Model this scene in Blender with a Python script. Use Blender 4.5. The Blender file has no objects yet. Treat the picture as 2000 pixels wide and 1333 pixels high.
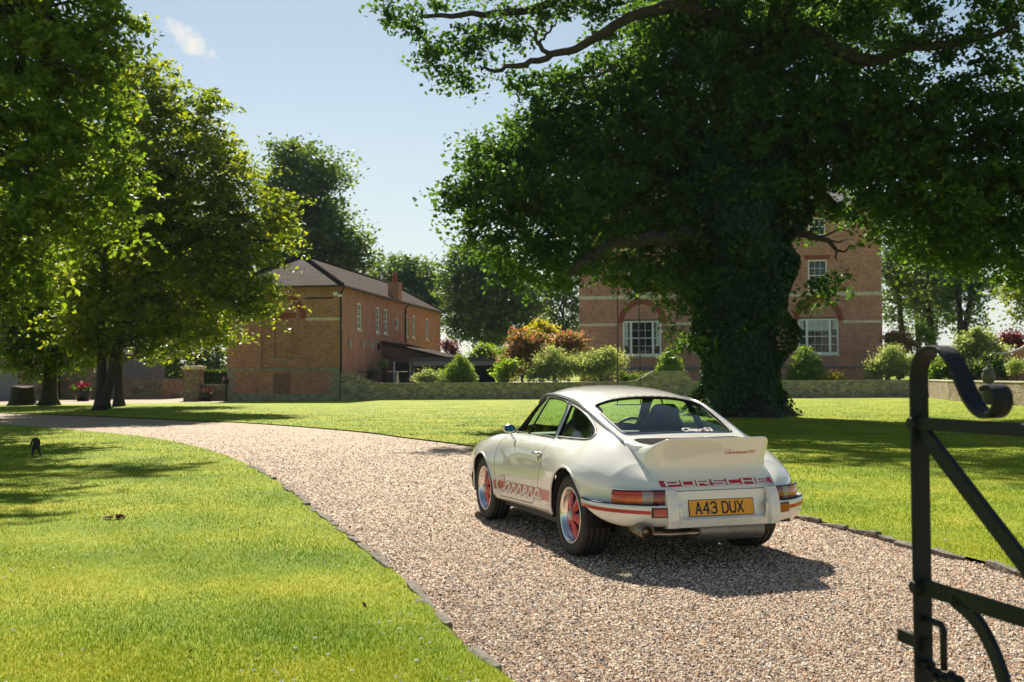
import bpy, bmesh, math, random
import numpy as np
from math import sin, cos, pi, radians, sqrt, atan2
from mathutils import Vector, Matrix
from mathutils.bvhtree import BVHTree

SC = bpy.context.scene
COL = SC.collection
# ---------------------------------------------------------------- camera
F_PX, PITCH, ROLL, CAM_Z = 2125.0, .0323, -.0053, 1.388
cd = bpy.data.cameras.new("camera")
cam = bpy.data.objects.new("camera", cd); COL.objects.link(cam)
cd.sensor_width = 36.0; cd.lens = F_PX/2000*36
cd.clip_start = .05; cd.clip_end = 6000
cam.matrix_world = (Matrix.Translation((0, 0, CAM_Z)) @ Matrix.Rotation(pi/2+PITCH, 4, 'X') @ Matrix.Rotation(ROLL, 4, 'Z'))
cd.dof.use_dof = True; cd.dof.focus_distance = 8.6; cd.dof.aperture_fstop = 5.0
SC.camera = cam
# ---------------------------------------------------------------- sky, sun, exposure
SUN_EL, SUN_AZ = radians(43.3), radians(-10.6)      # azimuth from +Y towards +X
w = bpy.data.worlds.new("World"); SC.world = w; w.use_nodes = True
nt = w.node_tree; nt.nodes.clear()
wo = nt.nodes.new('ShaderNodeOutputWorld'); bg = nt.nodes.new('ShaderNodeBackground')
sky = nt.nodes.new('ShaderNodeTexSky'); sky.sky_type = 'NISHITA'; sky.sun_disc = False
sky.sun_elevation = SUN_EL; sky.sun_rotation = SUN_AZ
sky.air_density = 1.0; sky.dust_density = .35; sky.ozone_density = 1.0; sky.altitude = 50
bg.inputs['Strength'].default_value = .056
# one small cloud and a few faint veils, laid out by direction in the sky itself
tc = nt.nodes.new('ShaderNodeTexCoord')
def wmath(op, a, b=None, clamp=False):
    n = nt.nodes.new('ShaderNodeMath'); n.operation = op; n.use_clamp = clamp
    for i, v in enumerate((a, b)):
        if v is None: continue
        if isinstance(v, (int, float)): n.inputs[i].default_value = v
        else: nt.links.new(v, n.inputs[i])
    return n.outputs[0]
sep = nt.nodes.new('ShaderNodeSeparateXYZ'); nt.links.new(tc.outputs['Generated'], sep.inputs[0])
yy = wmath('MAXIMUM', sep.outputs['Y'], .01)
tx = wmath('DIVIDE', sep.outputs['X'], yy); tz = wmath('DIVIDE', sep.outputs['Z'], yy)
nz = nt.nodes.new('ShaderNodeTexNoise'); nz.inputs['Scale'].default_value = 75; nz.inputs['Detail'].default_value = 9
nt.links.new(tc.outputs['Generated'], nz.inputs['Vector'])
cx0, cz0 = wmath('SUBTRACT', tx, -.298), wmath('SUBTRACT', tz, .313)
ra = wmath('ADD', wmath('MULTIPLY', cx0, .83), wmath('MULTIPLY', cz0, -.56))
rb = wmath('ADD', wmath('MULTIPLY', cx0, .56), wmath('MULTIPLY', cz0, .83))
dd = wmath('ADD', wmath('POWER', wmath('ABSOLUTE', wmath('DIVIDE', ra, .030)), 2), wmath('POWER', wmath('ABSOLUTE', wmath('DIVIDE', rb, .0115)), 2))
nm = wmath('MULTIPLY', wmath('SUBTRACT', nz.outputs['Fac'], .5), 3.6)
cl = wmath('MULTIPLY', wmath('SUBTRACT', 1.05, wmath('ADD', dd, nm)), .75, True)
nz2 = nt.nodes.new('ShaderNodeTexNoise'); nz2.inputs['Scale'].default_value = 3.2; nz2.inputs['Detail'].default_value = 5
mp = nt.nodes.new('ShaderNodeMapping'); mp.inputs['Scale'].default_value = (1, 1, 5)
nt.links.new(tc.outputs['Generated'], mp.inputs[0]); nt.links.new(mp.outputs[0], nz2.inputs['Vector'])
veil = wmath('MULTIPLY', wmath('SUBTRACT', nz2.outputs['Fac'], .5), 1.6, True)
low = wmath('SUBTRACT', 1.0, wmath('MULTIPLY', tz, 3.2), True)
veil = wmath('ADD', wmath('MULTIPLY', veil, .35), wmath('MULTIPLY', low, .75), True)
mx0 = nt.nodes.new('ShaderNodeMixRGB'); mx0.inputs[2].default_value = (6.0, 6.6, 6.8, 1)
tn = nt.nodes.new('ShaderNodeMixRGB'); tn.blend_type = 'MULTIPLY'; tn.inputs[0].default_value = 1; tn.inputs[2].default_value = (1.0, .93, .80, 1); nt.links.new(sky.outputs[0], tn.inputs[1])
nt.links.new(veil, mx0.inputs[0]); nt.links.new(tn.outputs[0], mx0.inputs[1])
mx = nt.nodes.new('ShaderNodeMixRGB'); mx.inputs[2].default_value = (7.9, 7.6, 7.0, 1)
nt.links.new(cl, mx.inputs[0]); nt.links.new(mx0.outputs[0], mx.inputs[1])
nt.links.new(mx.outputs[0], bg.inputs['Color']); nt.links.new(bg.outputs[0], wo.inputs[0])
sl = bpy.data.lights.new("sun", 'SUN'); sl.energy = 5.0; sl.angle = radians(.53); sl.color = (1, .90, .74)
so = bpy.data.objects.new("sun", sl); COL.objects.link(so)
SD = Vector((sin(SUN_AZ)*cos(SUN_EL), cos(SUN_AZ)*cos(SUN_EL), sin(SUN_EL)))
so.rotation_euler = SD.to_track_quat('Z', 'Y').to_euler()
SC.view_settings.view_transform = 'Standard'; SC.view_settings.look = 'None'
SC.view_settings.exposure = 1.1; SC.view_settings.gamma = 1
SC.cycles.max_bounces = 8; SC.cycles.transparent_max_bounces = 12
SC.cycles.transmission_bounces = 6; SC.cycles.diffuse_bounces = 3; SC.cycles.glossy_bounces = 4
SC.cycles.caustics_reflective = False; SC.cycles.caustics_refractive = False

# ---------------------------------------------------------------- helpers
def ray(px, py):
    xr = (px-1000)/F_PX; ur = -(py-666.5)/F_PX
    cr, sr = cos(ROLL), sin(ROLL)
    x = xr*cr-ur*sr; u = xr*sr+ur*cr
    c, s = cos(PITCH), sin(PITCH)
    return np.array([x, c-u*s, s+u*c])
def at(px, py, Y):
    d = ray(px, py); t = Y/d[1]
    return Vector((t*d[0], Y, CAM_Z+t*d[2]))
def tag(o, label=None, cat=None, group=None, kind=None):
    if label: o['label'] = label
    if cat: o['category'] = cat
    if group: o['group'] = group
    if kind: o['kind'] = kind
    return o
def empty(name, loc=(0, 0, 0), rz=0, label=None, cat=None, group=None):
    o = bpy.data.objects.new(name, None); COL.objects.link(o)
    o.location = loc; o.rotation_euler = (0, 0, rz); o.empty_display_size = .2
    return tag(o, label, cat, group)
def link(name, me, mat=None, parent=None):
    o = bpy.data.objects.new(name, me); COL.objects.link(o)
    if mat is not None:
        for m in (mat if isinstance(mat, (list, tuple)) else [mat]): me.materials.append(m)
    if parent is not None: o.parent = parent
    return o
def copy_tree(o, parent=None):
    c = o.copy(); COL.objects.link(c); c.parent = parent
    for ch in list(o.children): copy_tree(ch, c)
    return c
def np_mesh(name, V, Fq, smooth=False, mi=None):
    """V (n,3); Fq (m,k) all faces the same size"""
    V = np.asarray(V, np.float32); Fq = np.asarray(Fq, np.int32); k = Fq.shape[1]
    me = bpy.data.meshes.new(name)
    me.vertices.add(len(V)); me.vertices.foreach_set('co', V.ravel())
    me.loops.add(Fq.size); me.loops.foreach_set('vertex_index', Fq.ravel())
    me.polygons.add(len(Fq)); me.polygons.foreach_set('loop_start', np.arange(0, Fq.size, k, dtype=np.int32))
    try: me.polygons.foreach_set('loop_total', np.full(len(Fq), k, np.int32))
    except Exception: pass
    me.polygons.foreach_set('use_smooth', np.full(len(Fq), smooth, bool))
    if mi is not None: me.polygons.foreach_set('material_index', np.asarray(mi, np.int32))
    me.update(calc_edges=True)
    return me
class MB:
    """collects boxes, tubes and faces into one mesh"""
    def __init__(s): s.v = []; s.f = []; s.m = []; s.sm = []
    def add(s, V, F, mi=0, smooth=False):
        o = len(s.v); s.v += [tuple(p) for p in V]
        s.f += [tuple(i+o for i in f) for f in F]; s.m += [mi]*len(F); s.sm += [smooth]*len(F); return s
    def box(s, x0, x1, y0, y1, z0, z1, mi=0, M=None):
        V = [Vector((x, y, z)) for z in (z0, z1) for x, y in ((x0, y0), (x1, y0), (x1, y1), (x0, y1))]
        if M is not None: V = [M @ p for p in V]
        return s.add(V, [(0, 3, 2, 1), (4, 5, 6, 7), (0, 1, 5, 4), (1, 2, 6, 5), (2, 3, 7, 6), (3, 0, 4, 7)], mi)
    def tube(s, P, R, n=8, mi=0, caps=True, smooth=True, sq=None):
        P = [Vector(p) for p in P]
        if not hasattr(R, '__len__'): R = [R]*len(P)
        V = []; prev = None
        for i, p in enumerate(P):
            t = (P[min(i+1, len(P)-1)]-P[max(i-1, 0)])
            t = t.normalized() if t.length > 1e-9 else Vector((0, 0, 1))
            if prev is None:
                a = Vector((0, 0, 1)) if abs(t.z) < .9 else Vector((1, 0, 0))
                nrm = t.cross(a).normalized()
            else:
                nrm = (prev - t*prev.dot(t))
                nrm = nrm.normalized() if nrm.length > 1e-6 else t.orthogonal().normalized()
            prev = nrm; b = t.cross(nrm)
            for k in range(n):
                a = 2*pi*k/n
                sx, sy = (1, 1) if sq is None else sq
                V.append(p+nrm*cos(a)*R[i]*sx+b*sin(a)*R[i]*sy)
        F = []
        for i in range(len(P)-1):
            for k in range(n):
                F.append((i*n+k, i*n+(k+1) % n, (i+1)*n+(k+1) % n, (i+1)*n+k))
        s.add(V, F, mi, smooth)
        if caps:
            s.add([V[k] for k in range(n)], [tuple(range(n-1, -1, -1))], mi)
            s.add([V[(len(P)-1)*n+k] for k in range(n)], [tuple(range(n))], mi)
        return s
    def revolve(s, prof, M=None, n=48, mi=0, smooth=True, a0=0, a1=2*pi):
        """prof [(r, h)], axis = local z"""
        full = abs(a1-a0-2*pi) < 1e-6; na = n if full else n+1
        V = []
        for r, h in prof:
            for k in range(na):
                a = a0+(a1-a0)*k/n
                p = Vector((r*cos(a), r*sin(a), h)); V.append(M @ p if M is not None else p)
        F = []
        for i in range(len(prof)-1):
            for k in range(n):
                k2 = (k+1) % na if full else k+1
                F.append((i*na+k, i*na+k2, (i+1)*na+k2, (i+1)*na+k))
        return s.add(V, F, mi, smooth)
    def prism(s, poly, f, th, mi=0):
        """poly 2-D points, f(a,b,d)->Vector, extruded from d=0 to th"""
        n = len(poly)
        V = [f(a, b, 0) for a, b in poly]+[f(a, b, th) for a, b in poly]
        F = [tuple(range(n-1, -1, -1)), tuple(range(n, 2*n))]+[(i, (i+1) % n, (i+1) % n+n, i+n) for i in range(n)]
        return s.add(V, F, mi)
    def build(s, name, mat, parent=None, bevel=0):
        me = bpy.data.meshes.new(name); me.from_pydata(s.v, [], s.f); me.update()
        me.polygons.foreach_set('material_index', s.m); me.polygons.foreach_set('use_smooth', s.sm)
        bm = bmesh.new(); bm.from_mesh(me)
        bmesh.ops.remove_doubles(bm, verts=bm.verts, dist=1e-5)
        bmesh.ops.recalc_face_normals(bm, faces=bm.faces); bm.to_mesh(me); bm.free()
        o = link(name, me, mat, parent)
        if bevel:
            b = o.modifiers.new('b', 'BEVEL'); b.width = bevel; b.segments = 2; b.limit_method = 'ANGLE'
        return o
def smoothstep(a, b, x):
    t = min(1, max(0, (x-a)/(b-a))); return t*t*(3-2*t)
def catmull(P, n):
    """dense points through P"""
    P = [np.asarray(p, float) for p in P]; out = []
    for i in range(len(P)-1):
        p0, p1, p2, p3 = P[max(i-1, 0)], P[i], P[i+1], P[min(i+2, len(P)-1)]
        for k in range(n):
            t = k/n
            out.append(.5*((2*p1)+(-p0+p2)*t+(2*p0-5*p1+4*p2-p3)*t*t+(-p0+3*p1-3*p2+p3)*t**3))
    out.append(P[-1]); return out

# ---------------------------------------------------------------- materials
def newmat(name):
    m = bpy.data.materials.new(name); m.use_nodes = True
    nt = m.node_tree; nt.nodes.clear()
    o = nt.nodes.new('ShaderNodeOutputMaterial'); return m, nt, o
def N(nt, t, **kw):
    n = nt.nodes.new('ShaderNode'+t)
    for k, v in kw.items():
        if k.startswith('_'): setattr(n, k[1:], v)
        else: n.inputs[k.replace('__', ' ')].default_value = v
    return n
def ramp(nt, fac, stops, interp='LINEAR'):
    r = nt.nodes.new('ShaderNodeValToRGB'); cr = r.color_ramp; cr.interpolation = interp
    while len(cr.elements) < len(stops): cr.elements.new(.5)
    for e, (p, c) in zip(cr.elements, stops):
        e.position = p; e.color = (*c, 1) if len(c) == 3 else c
    nt.links.new(fac, r.inputs[0]); return r.outputs[0]
def simple(name, col, rough=.5, metal=0, coat=0, spec=.5, var=0, vscale=8, bump=0, bscale=60, dark=None):
    m, nt, o = newmat(name)
    b = nt.nodes.new('ShaderNodeBsdfPrincipled'); L = nt.links.new
    b.inputs['Base Color'].default_value = (*col, 1); b.inputs['Roughness'].default_value = rough
    b.inputs['Metallic'].default_value = metal; b.inputs['Coat Weight'].default_value = coat
    b.inputs['Coat Roughness'].default_value = .03
    b.inputs['Specular IOR Level'].default_value = spec
    tcn = nt.nodes.new('ShaderNodeTexCoord')
    if var:
        nz = N(nt, 'TexNoise', Scale=vscale, Detail=6.0, Roughness=.6); L(tcn.outputs['Object'], nz.inputs['Vector'])
        d = dark or tuple(c*(1-var) for c in col); h = tuple(min(1, c*(1+var*.6)) for c in col)
        L(ramp(nt, nz.outputs['Fac'], [(.3, d), (.5, col), (.72, h)]), b.inputs['Base Color'])
    if bump:
        n2 = N(nt, 'TexNoise', Scale=bscale, Detail=5.0); L(tcn.outputs['Object'], n2.inputs['Vector'])
        bp_ = N(nt, 'Bump', Strength=bump, Distance=.02); L(n2.outputs['Fac'], bp_.inputs['Height']); L(bp_.outputs[0], b.inputs['Normal'])
    L(b.outputs[0], o.inputs[0]); return m
# ================================================================ ground
def mat_lawn():
    m, nt, o = newmat('lawn'); L = nt.links.new
    b = N(nt, 'BsdfPrincipled', Roughness=.85); b.inputs['Specular IOR Level'].default_value = .15
    g = nt.nodes.new('ShaderNodeNewGeometry')
    n1 = N(nt, 'TexNoise', Scale=.55, Detail=5.0, Roughness=.6); n2 = N(nt, 'TexNoise', Scale=7.0, Detail=6.0, Roughness=.7); n3 = N(nt, 'TexNoise', Scale=90.0, Detail=4.0, Roughness=.7)
    for n in (n1, n2, n3): L(g.outputs['Position'], n.inputs['Vector'])
    mw = nt.nodes.new('ShaderNodeMapping'); mw.inputs['Rotation'].default_value = (0, 0, .12); L(g.outputs['Position'], mw.inputs[0])
    wv = N(nt, 'TexWave', Scale=.16, Distortion=1.2); wv.bands_direction = 'Y'; L(mw.outputs[0], wv.inputs['Vector'])
    a = N(nt, 'Math', _operation='MULTIPLY'); L(n1.outputs['Fac'], a.inputs[0]); a.inputs[1].default_value = .5
    c = N(nt, 'Math', _operation='MULTIPLY_ADD'); L(n2.outputs['Fac'], c.inputs[0]); c.inputs[1].default_value = .26; L(a.outputs[0], c.inputs[2])
    d = N(nt, 'Math', _operation='MULTIPLY_ADD'); L(n3.outputs['Fac'], d.inputs[0]); d.inputs[1].default_value = .22; L(c.outputs[0], d.inputs[2])
    e = N(nt, 'Math', _operation='MULTIPLY_ADD'); L(wv.outputs['Fac'], e.inputs[0]); e.inputs[1].default_value = .06; L(d.outputs[0], e.inputs[2])
    L(ramp(nt, e.outputs[0], [(.36, (.075, .15, .008)), (.47, (.15, .225, .008)), (.56, (.24, .29, .010)), (.66, (.36, .31, .03))]), b.inputs['Base Color'])
    bp_ = N(nt, 'Bump', Strength=.55, Distance=.03); L(n3.outputs['Fac'], bp_.inputs['Height']); L(bp_.outputs[0], b.inputs['Normal'])
    L(b.outputs[0], o.inputs[0]); return m
def mat_gravel(name, stones=True):
    m, nt, o = newmat(name); L = nt.links.new
    b = N(nt, 'BsdfPrincipled', Roughness=.8); b.inputs['Specular IOR Level'].default_value = .25
    g = nt.nodes.new('ShaderNodeNewGeometry')
    v = N(nt, 'TexVoronoi', Scale=46.0); L(g.outputs['Position'], v.inputs['Vector'])
    hs = nt.nodes.new('ShaderNodeSeparateColor'); L(v.outputs['Color'], hs.inputs[0])
    c = ramp(nt, hs.outputs[0], [(0, (.03, .03, .03)), (.16, (.10, .095, .09)), (.28, (.24, .15, .10)), (.42, (.37, .27, .19)), (.56, (.46, .36, .26)), (.70, (.30, .26, .23)), (.80, (.42, .22, .11)), (.9, (.58, .50, .41))])
    n1 = N(nt, 'TexNoise', Scale=.9, Detail=4.0); L(g.outputs['Position'], n1.inputs['Vector'])
    mxn = N(nt, 'MixRGB'); mxn.blend_type = 'MULTIPLY'; mxn.inputs[0].default_value = 1
    L(c, mxn.inputs[1]); L(ramp(nt, n1.outputs['Fac'], [(.3, (.78, .76, .74)), (.7, (1.05, 1.02, 1))]), mxn.inputs[2])
    L(mxn.outputs[0], b.inputs['Base Color'])
    bp_ = N(nt, 'Bump', Strength=.7, Distance=.012); bp_.invert = True; L(v.outputs['Distance'], bp_.inputs['Height']); L(bp_.outputs[0], b.inputs['Normal'])
    L(b.outputs[0], o.inputs[0]); return m
MAT_LAWN = mat_lawn(); MAT_GRAVEL = mat_gravel('drive_gravel')
def sheet(name, poly, z, mat):
    from mathutils.geometry import tessellate_polygon
    P = [Vector((p[0], p[1], 0)) for p in poly]; T = []
    for t in tessellate_polygon([P]):
        a, b, c = (P[i] for i in t); T.append(tuple(t) if (b-a).cross(c-a).z > 0 else tuple(t[::-1]))
    return tag(link(name, np_mesh(name, [(p[0], p[1], z) for p in poly], T), mat), kind='structure')
LEFT_EDGE = [(1.1, .5), (.6, 3.0), (.2, 4.3), (-.04, 4.98), (-.27, 5.62), (-.53, 6.62), (-.89, 7.84), (-1.43, 9.47), (-1.94, 10.87), (-2.63, 13.02), (-3.82, 16.25), (-5.22, 19.49), (-6.99, 22.86), (-9.03, 25.96), (-10.94, 28.05), (-13.78, 31.17), (-19, 35.2), (-30, 42), (-60, 56)]
RIGHT_EDGE = [(3.6, .5), (3.7, 4), (3.62, 6), (3.46, 7.39), (3.38, 8.03), (3.17, 8.7), (2.96, 9.62), (2.74, 10.49), (1.9, 13.6), (.75, 17.5), (-.93, 21.7), (-2.29, 24.29), (-3.86, 27.32), (-6.41, 30.96), (-8.7, 33.63), (-10.84, 35.45), (-14.71, 39.1), (-20.58, 43.76), (-32, 50), (-60, 66)]
LE = [tuple(p) for p in catmull(LEFT_EDGE, 8)]; RE = [tuple(p) for p in catmull(RIGHT_EDGE, 8)]
# the ground dips a little under the drive, so the lawn stands proud of the gravel
link_ground = tag(link('ground', np_mesh('ground', [(-3000, -60, -.06), (3000, -60, -.06), (3000, 5000, -.06), (-3000, 5000, -.06)], [(0, 1, 2, 3)]), mat_lawn()), kind='structure')
sheet('drive', LE+RE[::-1], .004, MAT_GRAVEL)
lawn_l = [p for p in LE]+[(-90, 70), (-90, -10), (1.5, -10)]
sheet('lawn_near', lawn_l, .035, MAT_LAWN)
lawn_r = [p for p in RE]+[(-60, 72), (-32, 57.5), (-24.5, 57.6), (-19.5, 58.8), (-16, 60.6), (-14, 66), (70, 66), (70, -10), (3.6, -10)]
sheet('lawn_far', lawn_r, .034, MAT_LAWN)
sheet('courtyard', [(-60, 68), (-32, 57.2), (-24.5, 57.4), (-19.5, 58.6), (-16, 60.4), (-14, 66.5), (-14, 140), (-60, 140)], .008, MAT_GRAVEL)
def inside_edges(x, y):       # -1 near lawn, 0 drive, 1 far lawn
    xl = np.interp(y, [p[1] for p in LEFT_EDGE], [p[0] for p in LEFT_EDGE]); xr = np.interp(y, [p[1] for p in RIGHT_EDGE], [p[0] for p in RIGHT_EDGE])
    return np.where(x < xl, -1, np.where(x > xr, 1, 0)), xl, xr
rng = np.random.default_rng(7)
def frustum_pts(n, y0, y1, power, margin=.12):
    """random ground points inside the picture's wedge, denser towards the camera"""
    u = rng.random(n)
    if abs(power-1) < 1e-6: Y = y0*(y1/y0)**u
    else: Y = (y0**(1-power)+u*(y1**(1-power)-y0**(1-power)))**(1/(1-power))
    X = (rng.random(n)*2-1)*(.4706+margin)*Y*1.02
    return X, Y
# grass blades, short and mown
def grass():
    n = 560000
    X, Y = frustum_pts(n, 4.55, 60, 1.6)
    s, xl, xr = inside_edges(X, Y); keep = (s != 0) & (rng.random(n) < np.clip((60-Y)/30, 0, 1))
    X, Y, s = X[keep], Y[keep], s[keep]; n = len(X)
    # patchiness
    pat = (np.sin(X*2.1+Y*.7)+np.sin(X*.8-Y*1.9+1)+np.sin(X*5.1+Y*3.3))/3
    sc = np.clip(Y/9, .75, 4)
    h = (.013+.017*rng.random(n)+.006*pat)*sc**.3; wd = (.0020+.0018*rng.random(n))*sc*.95
    a = rng.random(n)*2*pi; la = rng.random(n)*2*pi; ln = h*(.25+.75*rng.random(n))
    c, sn = np.cos(a)*wd, np.sin(a)*wd
    z0 = np.full(n, .031)
    V = np.empty((n, 3, 3), np.float32)
    V[:, 0] = np.stack([X-c, Y-sn, z0], 1); V[:, 1] = np.stack([X+c, Y+sn, z0], 1)
    V[:, 2] = np.stack([X+np.cos(la)*ln, Y+np.sin(la)*ln, z0+h], 1)
    me = np_mesh('grass', V.reshape(-1, 3), np.arange(3*n).reshape(-1, 3))
    m, nt, o = newmat('grass_blades'); L = nt.links.new
    g = nt.nodes.new('ShaderNodeNewGeometry'); n1 = N(nt, 'TexNoise', Scale=.8, Detail=4.0); L(g.outputs['Position'], n1.inputs['Vector'])
    ad = N(nt, 'Math', _operation='MULTIPLY_ADD'); L(g.outputs['Random Per Island'], ad.inputs[0]); ad.inputs[1].default_value = .40
    mw = nt.nodes.new('ShaderNodeMapping'); mw.inputs['Rotation'].default_value = (0, 0, .12); L(g.outputs['Position'], mw.inputs[0]); wv = N(nt, 'TexWave', Scale=.16, Distortion=1.6); wv.bands_direction = 'Y'; L(mw.outputs[0], wv.inputs['Vector']); wa = N(nt, 'Math', _operation='MULTIPLY_ADD'); L(wv.outputs['Fac'], wa.inputs[0]); wa.inputs[1].default_value = .10; L(n1.outputs['Fac'], wa.inputs[2]); wb = N(nt, 'Math', _operation='SUBTRACT'); L(wa.outputs[0], wb.inputs[0]); wb.inputs[1].default_value = .04; L(wb.outputs[0], ad.inputs[2])
    col = ramp(nt, ad.outputs[0], [(.45, (.06, .14, .008)), (.62, (.125, .215, .008)), (.78, (.22, .29, .010)), (.96, (.38, .34, .04))])
    d = N(nt, 'BsdfDiffuse'); t = N(nt, 'BsdfTranslucent'); mxs = N(nt, 'MixShader', Fac=.45); L(col, d.inputs[0]); L(col, t.inputs[0]); L(d.outputs[0], mxs.inputs[1]); L(t.outputs[0], mxs.inputs[2])
    L(mxs.outputs[0], o.inputs[0])
    tag(link('grass', me, m), 'short mown grass blades of the lawns', 'grass', kind='stuff')
grass()
# clover flowers
def daisies():
    n = 1300; X, Y = frustum_pts(n, 4.7, 26, 1.5); s, xl, xr = inside_edges(X, Y)
    cl = (np.sin(X*1.3+2)+np.sin(Y*.9+X*.6)+np.sin(X*3.1-Y*1.7))/3+rng.random(n)*.9
    k = (s == -1) & (cl > .45) | ((s == 1) & (cl > 1.0)); X, Y = X[k], Y[k]; n = len(X)
    r = (.006+.005*rng.random(n)); k8 = 6; ang = np.arange(k8)*2*pi/k8
    V = np.zeros((n, k8+1, 3)); V[:, :k8, 0] = X[:, None]+np.cos(ang)[None]*r[:, None]; V[:, :k8, 1] = Y[:, None]+np.sin(ang)[None]*r[:, None]
    zt = .056+.012*rng.random(n); V[:, :k8, 2] = (zt-.004)[:, None]; V[:, k8] = np.stack([X, Y, zt+.004], 1)
    F = np.array([[i*(k8+1)+j, i*(k8+1)+(j+1) % k8, i*(k8+1)+k8] for i in range(n) for j in range(k8)])
    tag(link('clover_flowers', np_mesh('clover_flowers', V.reshape(-1, 3), F), simple('clover_white', (.72, .72, .68), rough=.8)), 'white clover flowers dotted over the lawn', 'clover flowers', kind='stuff')
daisies()
# loose pebbles on the drive
def pebbles():
    n = 400000; X, Y = frustum_pts(n, 4.5, 34, 1.75)
    s, xl, xr = inside_edges(X, Y); k = (s == 0) | ((np.abs(X-xl) < .05*rng.random(n)) | (np.abs(X-xr) < .05*rng.random(n))); k &= rng.random(len(X)) < np.clip((34-Y)/16, 0, 1); X, Y = X[k], Y[k]; n = len(X)
    base = np.array([(1, 0, 0), (0, 1, 0), (-1, 0, 0), (0, -1, 0), (0, 0, 1)], float)
    base = np.array([(1, .1, 0), (.35, .9, .05), (-.55, .8, -.02), (-1, -.1, .03), (-.4, -.9, 0), (.6, -.75, .02), (.25, .1, .62), (-.35, -.05, .55)])
    F0 = np.array([(0, 1, 6), (1, 2, 7), (1, 7, 6), (2, 3, 7), (3, 4, 7), (4, 5, 6), (4, 6, 7), (5, 0, 6)])
    sz = (.0042+.0075*rng.random(n)**1.9)*np.clip((Y/8)**.45, .85, 1.6)
    P = base[None]*sz[:, None, None]*(1+.35*(rng.random((n, 8, 3))-.5)); P[..., 2] *= (.6+.8*rng.random(n))[:, None]
    a = rng.random(n)*2*pi; c, sn = np.cos(a)[:, None], np.sin(a)[:, None]; el = (.65+.5*rng.random(n))[:, None]
    x, y = P[..., 0], P[..., 1]*el; tl = ((rng.random(n)-.5)*.9)[:, None]
    V = np.stack([x*c-y*sn+X[:, None], x*sn+y*c+Y[:, None], P[..., 2]+x*tl*.5+.006+.004*rng.random(n)[:, None]], -1)
    F = (F0[None]+np.arange(n)[:, None, None]*8).reshape(-1, 3)
    me = np_mesh('loose_gravel', V.reshape(-1, 3), F)
    m, nt, o = newmat('loose_pebbles'); L = nt.links.new; b = N(nt, 'BsdfPrincipled', Roughness=.7); b.inputs['Specular IOR Level'].default_value = .3
    g = nt.nodes.new('ShaderNodeNewGeometry')
    c = ramp(nt, g.outputs['Random Per Island'], [(0, (.035, .033, .035)), (.11, (.11, .10, .10)), (.22, (.30, .15, .08)), (.34, (.54, .38, .23)), (.47, (.68, .55, .39)), (.62, (.43, .39, .34)), (.69, (.62, .30, .12)), (.77, (.60, .46, .32)), (.91, (.84, .76, .64))])
    L(c, b.inputs['Base Color']); L(b.outputs[0], o.inputs[0])
    tag(link('loose_gravel', me, m), 'loose pebbles lying over the gravel drive', 'gravel', kind='stuff')
pebbles()
# edging stones set along both sides of the drive
def edging():
    mst = simple('edging_stone', (.14, .128, .108), rough=.95, var=.5, vscale=14, bump=.7, bscale=45)
    r = random.Random(4)
    def stone(p, ang, ln, wd, ht, side_):
        bm = bmesh.new(); bmesh.ops.create_cube(bm, size=1)
        bmesh.ops.subdivide_edges(bm, edges=bm.edges, cuts=2, use_grid_fill=True)
        for v in bm.verts:
            v.co.x *= ln; v.co.y *= wd*(1+.3*sin(v.co.x*9+r.random())); v.co.z *= ht
            k = .10*min(ln, wd)
            v.co += Vector((r.uniform(-k, k), r.uniform(-k, k), r.uniform(-k, k)))
        me = bpy.data.meshes.new('edging_stone'); bm.to_mesh(me); bm.free()
        o = link('edging_stone', me, mst); o.location = p; o.rotation_euler = (r.uniform(-.12, .12), r.uniform(-.08, .08), ang)
        s = 'left' if side_ < 0 else 'right'
        tag(o, 'weathered grey stone set along the %s edge of the gravel drive' % s, 'edging stone', 'edging stones along the %s edge of the drive' % s)
        b = o.modifiers.new('b', 'BEVEL'); b.width = .008; b.segments = 2
    for E_, sd, y0, y1 in ((LE, -1, 4.6, 16.5), (RE, 1, 6.6, 11.2)):
        P = np.array(E_); d = np.concatenate([[0], np.cumsum(np.hypot(*np.diff(P, axis=0).T))]); s = d[np.argmin(abs(P[:, 1]-y0))]
        while True:
            x, y = np.interp(s, d, P[:, 0]), np.interp(s, d, P[:, 1])
            if y > y1: break
            ln = r.uniform(.20, .46); x2, y2 = np.interp(s+ln, d, P[:, 0]), np.interp(s+ln, d, P[:, 1])
            if r.random() > .14:
                stone(((x+x2)/2+r.uniform(-.03, .03), (y+y2)/2, r.uniform(-.004, .016)), atan2(y2-y, x2-x), ln*.97, r.uniform(.045, .08), .075, sd)
            s += ln+r.uniform(.0, .05)
edging()
# fallen leaves
def leaf_pile(p, n, sp, label, seed):
    r = random.Random(seed); mb = MB()
    for k in range(n):
        a = r.uniform(0, 2*pi); d = sp*sqrt(r.random()); c = Vector((p[0]+cos(a)*d, p[1]+sin(a)*d*.6, .055+r.uniform(0, .03)*(1-d/sp)))
        R_ = Matrix.Rotation(r.uniform(0, 6.28), 3, 'Z') @ Matrix.Rotation(r.uniform(-.8, .8), 3, 'X') @ Matrix.Rotation(r.uniform(-.5, .5), 3, 'Y'); s = r.uniform(.02, .04) if n > 3 else r.uniform(.014, .022)
        pts = [(0, -1.2, .0), (.5, -.3, .12), (.35, .6, .1), (0, 1.1, 0), (-.4, .5, .12), (-.5, -.4, .1)]
        mb.add([c+R_ @ Vector(q)*s for q in pts]+[c+R_ @ Vector((0, 0, -.05))*s], [(i, (i+1) % 6, 6) for i in range(6)])
    tag(mb.build('fallen_leaves', simple('dead_leaf', (.16, .055, .022), rough=.7, var=.4, vscale=30)), label, 'fallen leaves')
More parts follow.
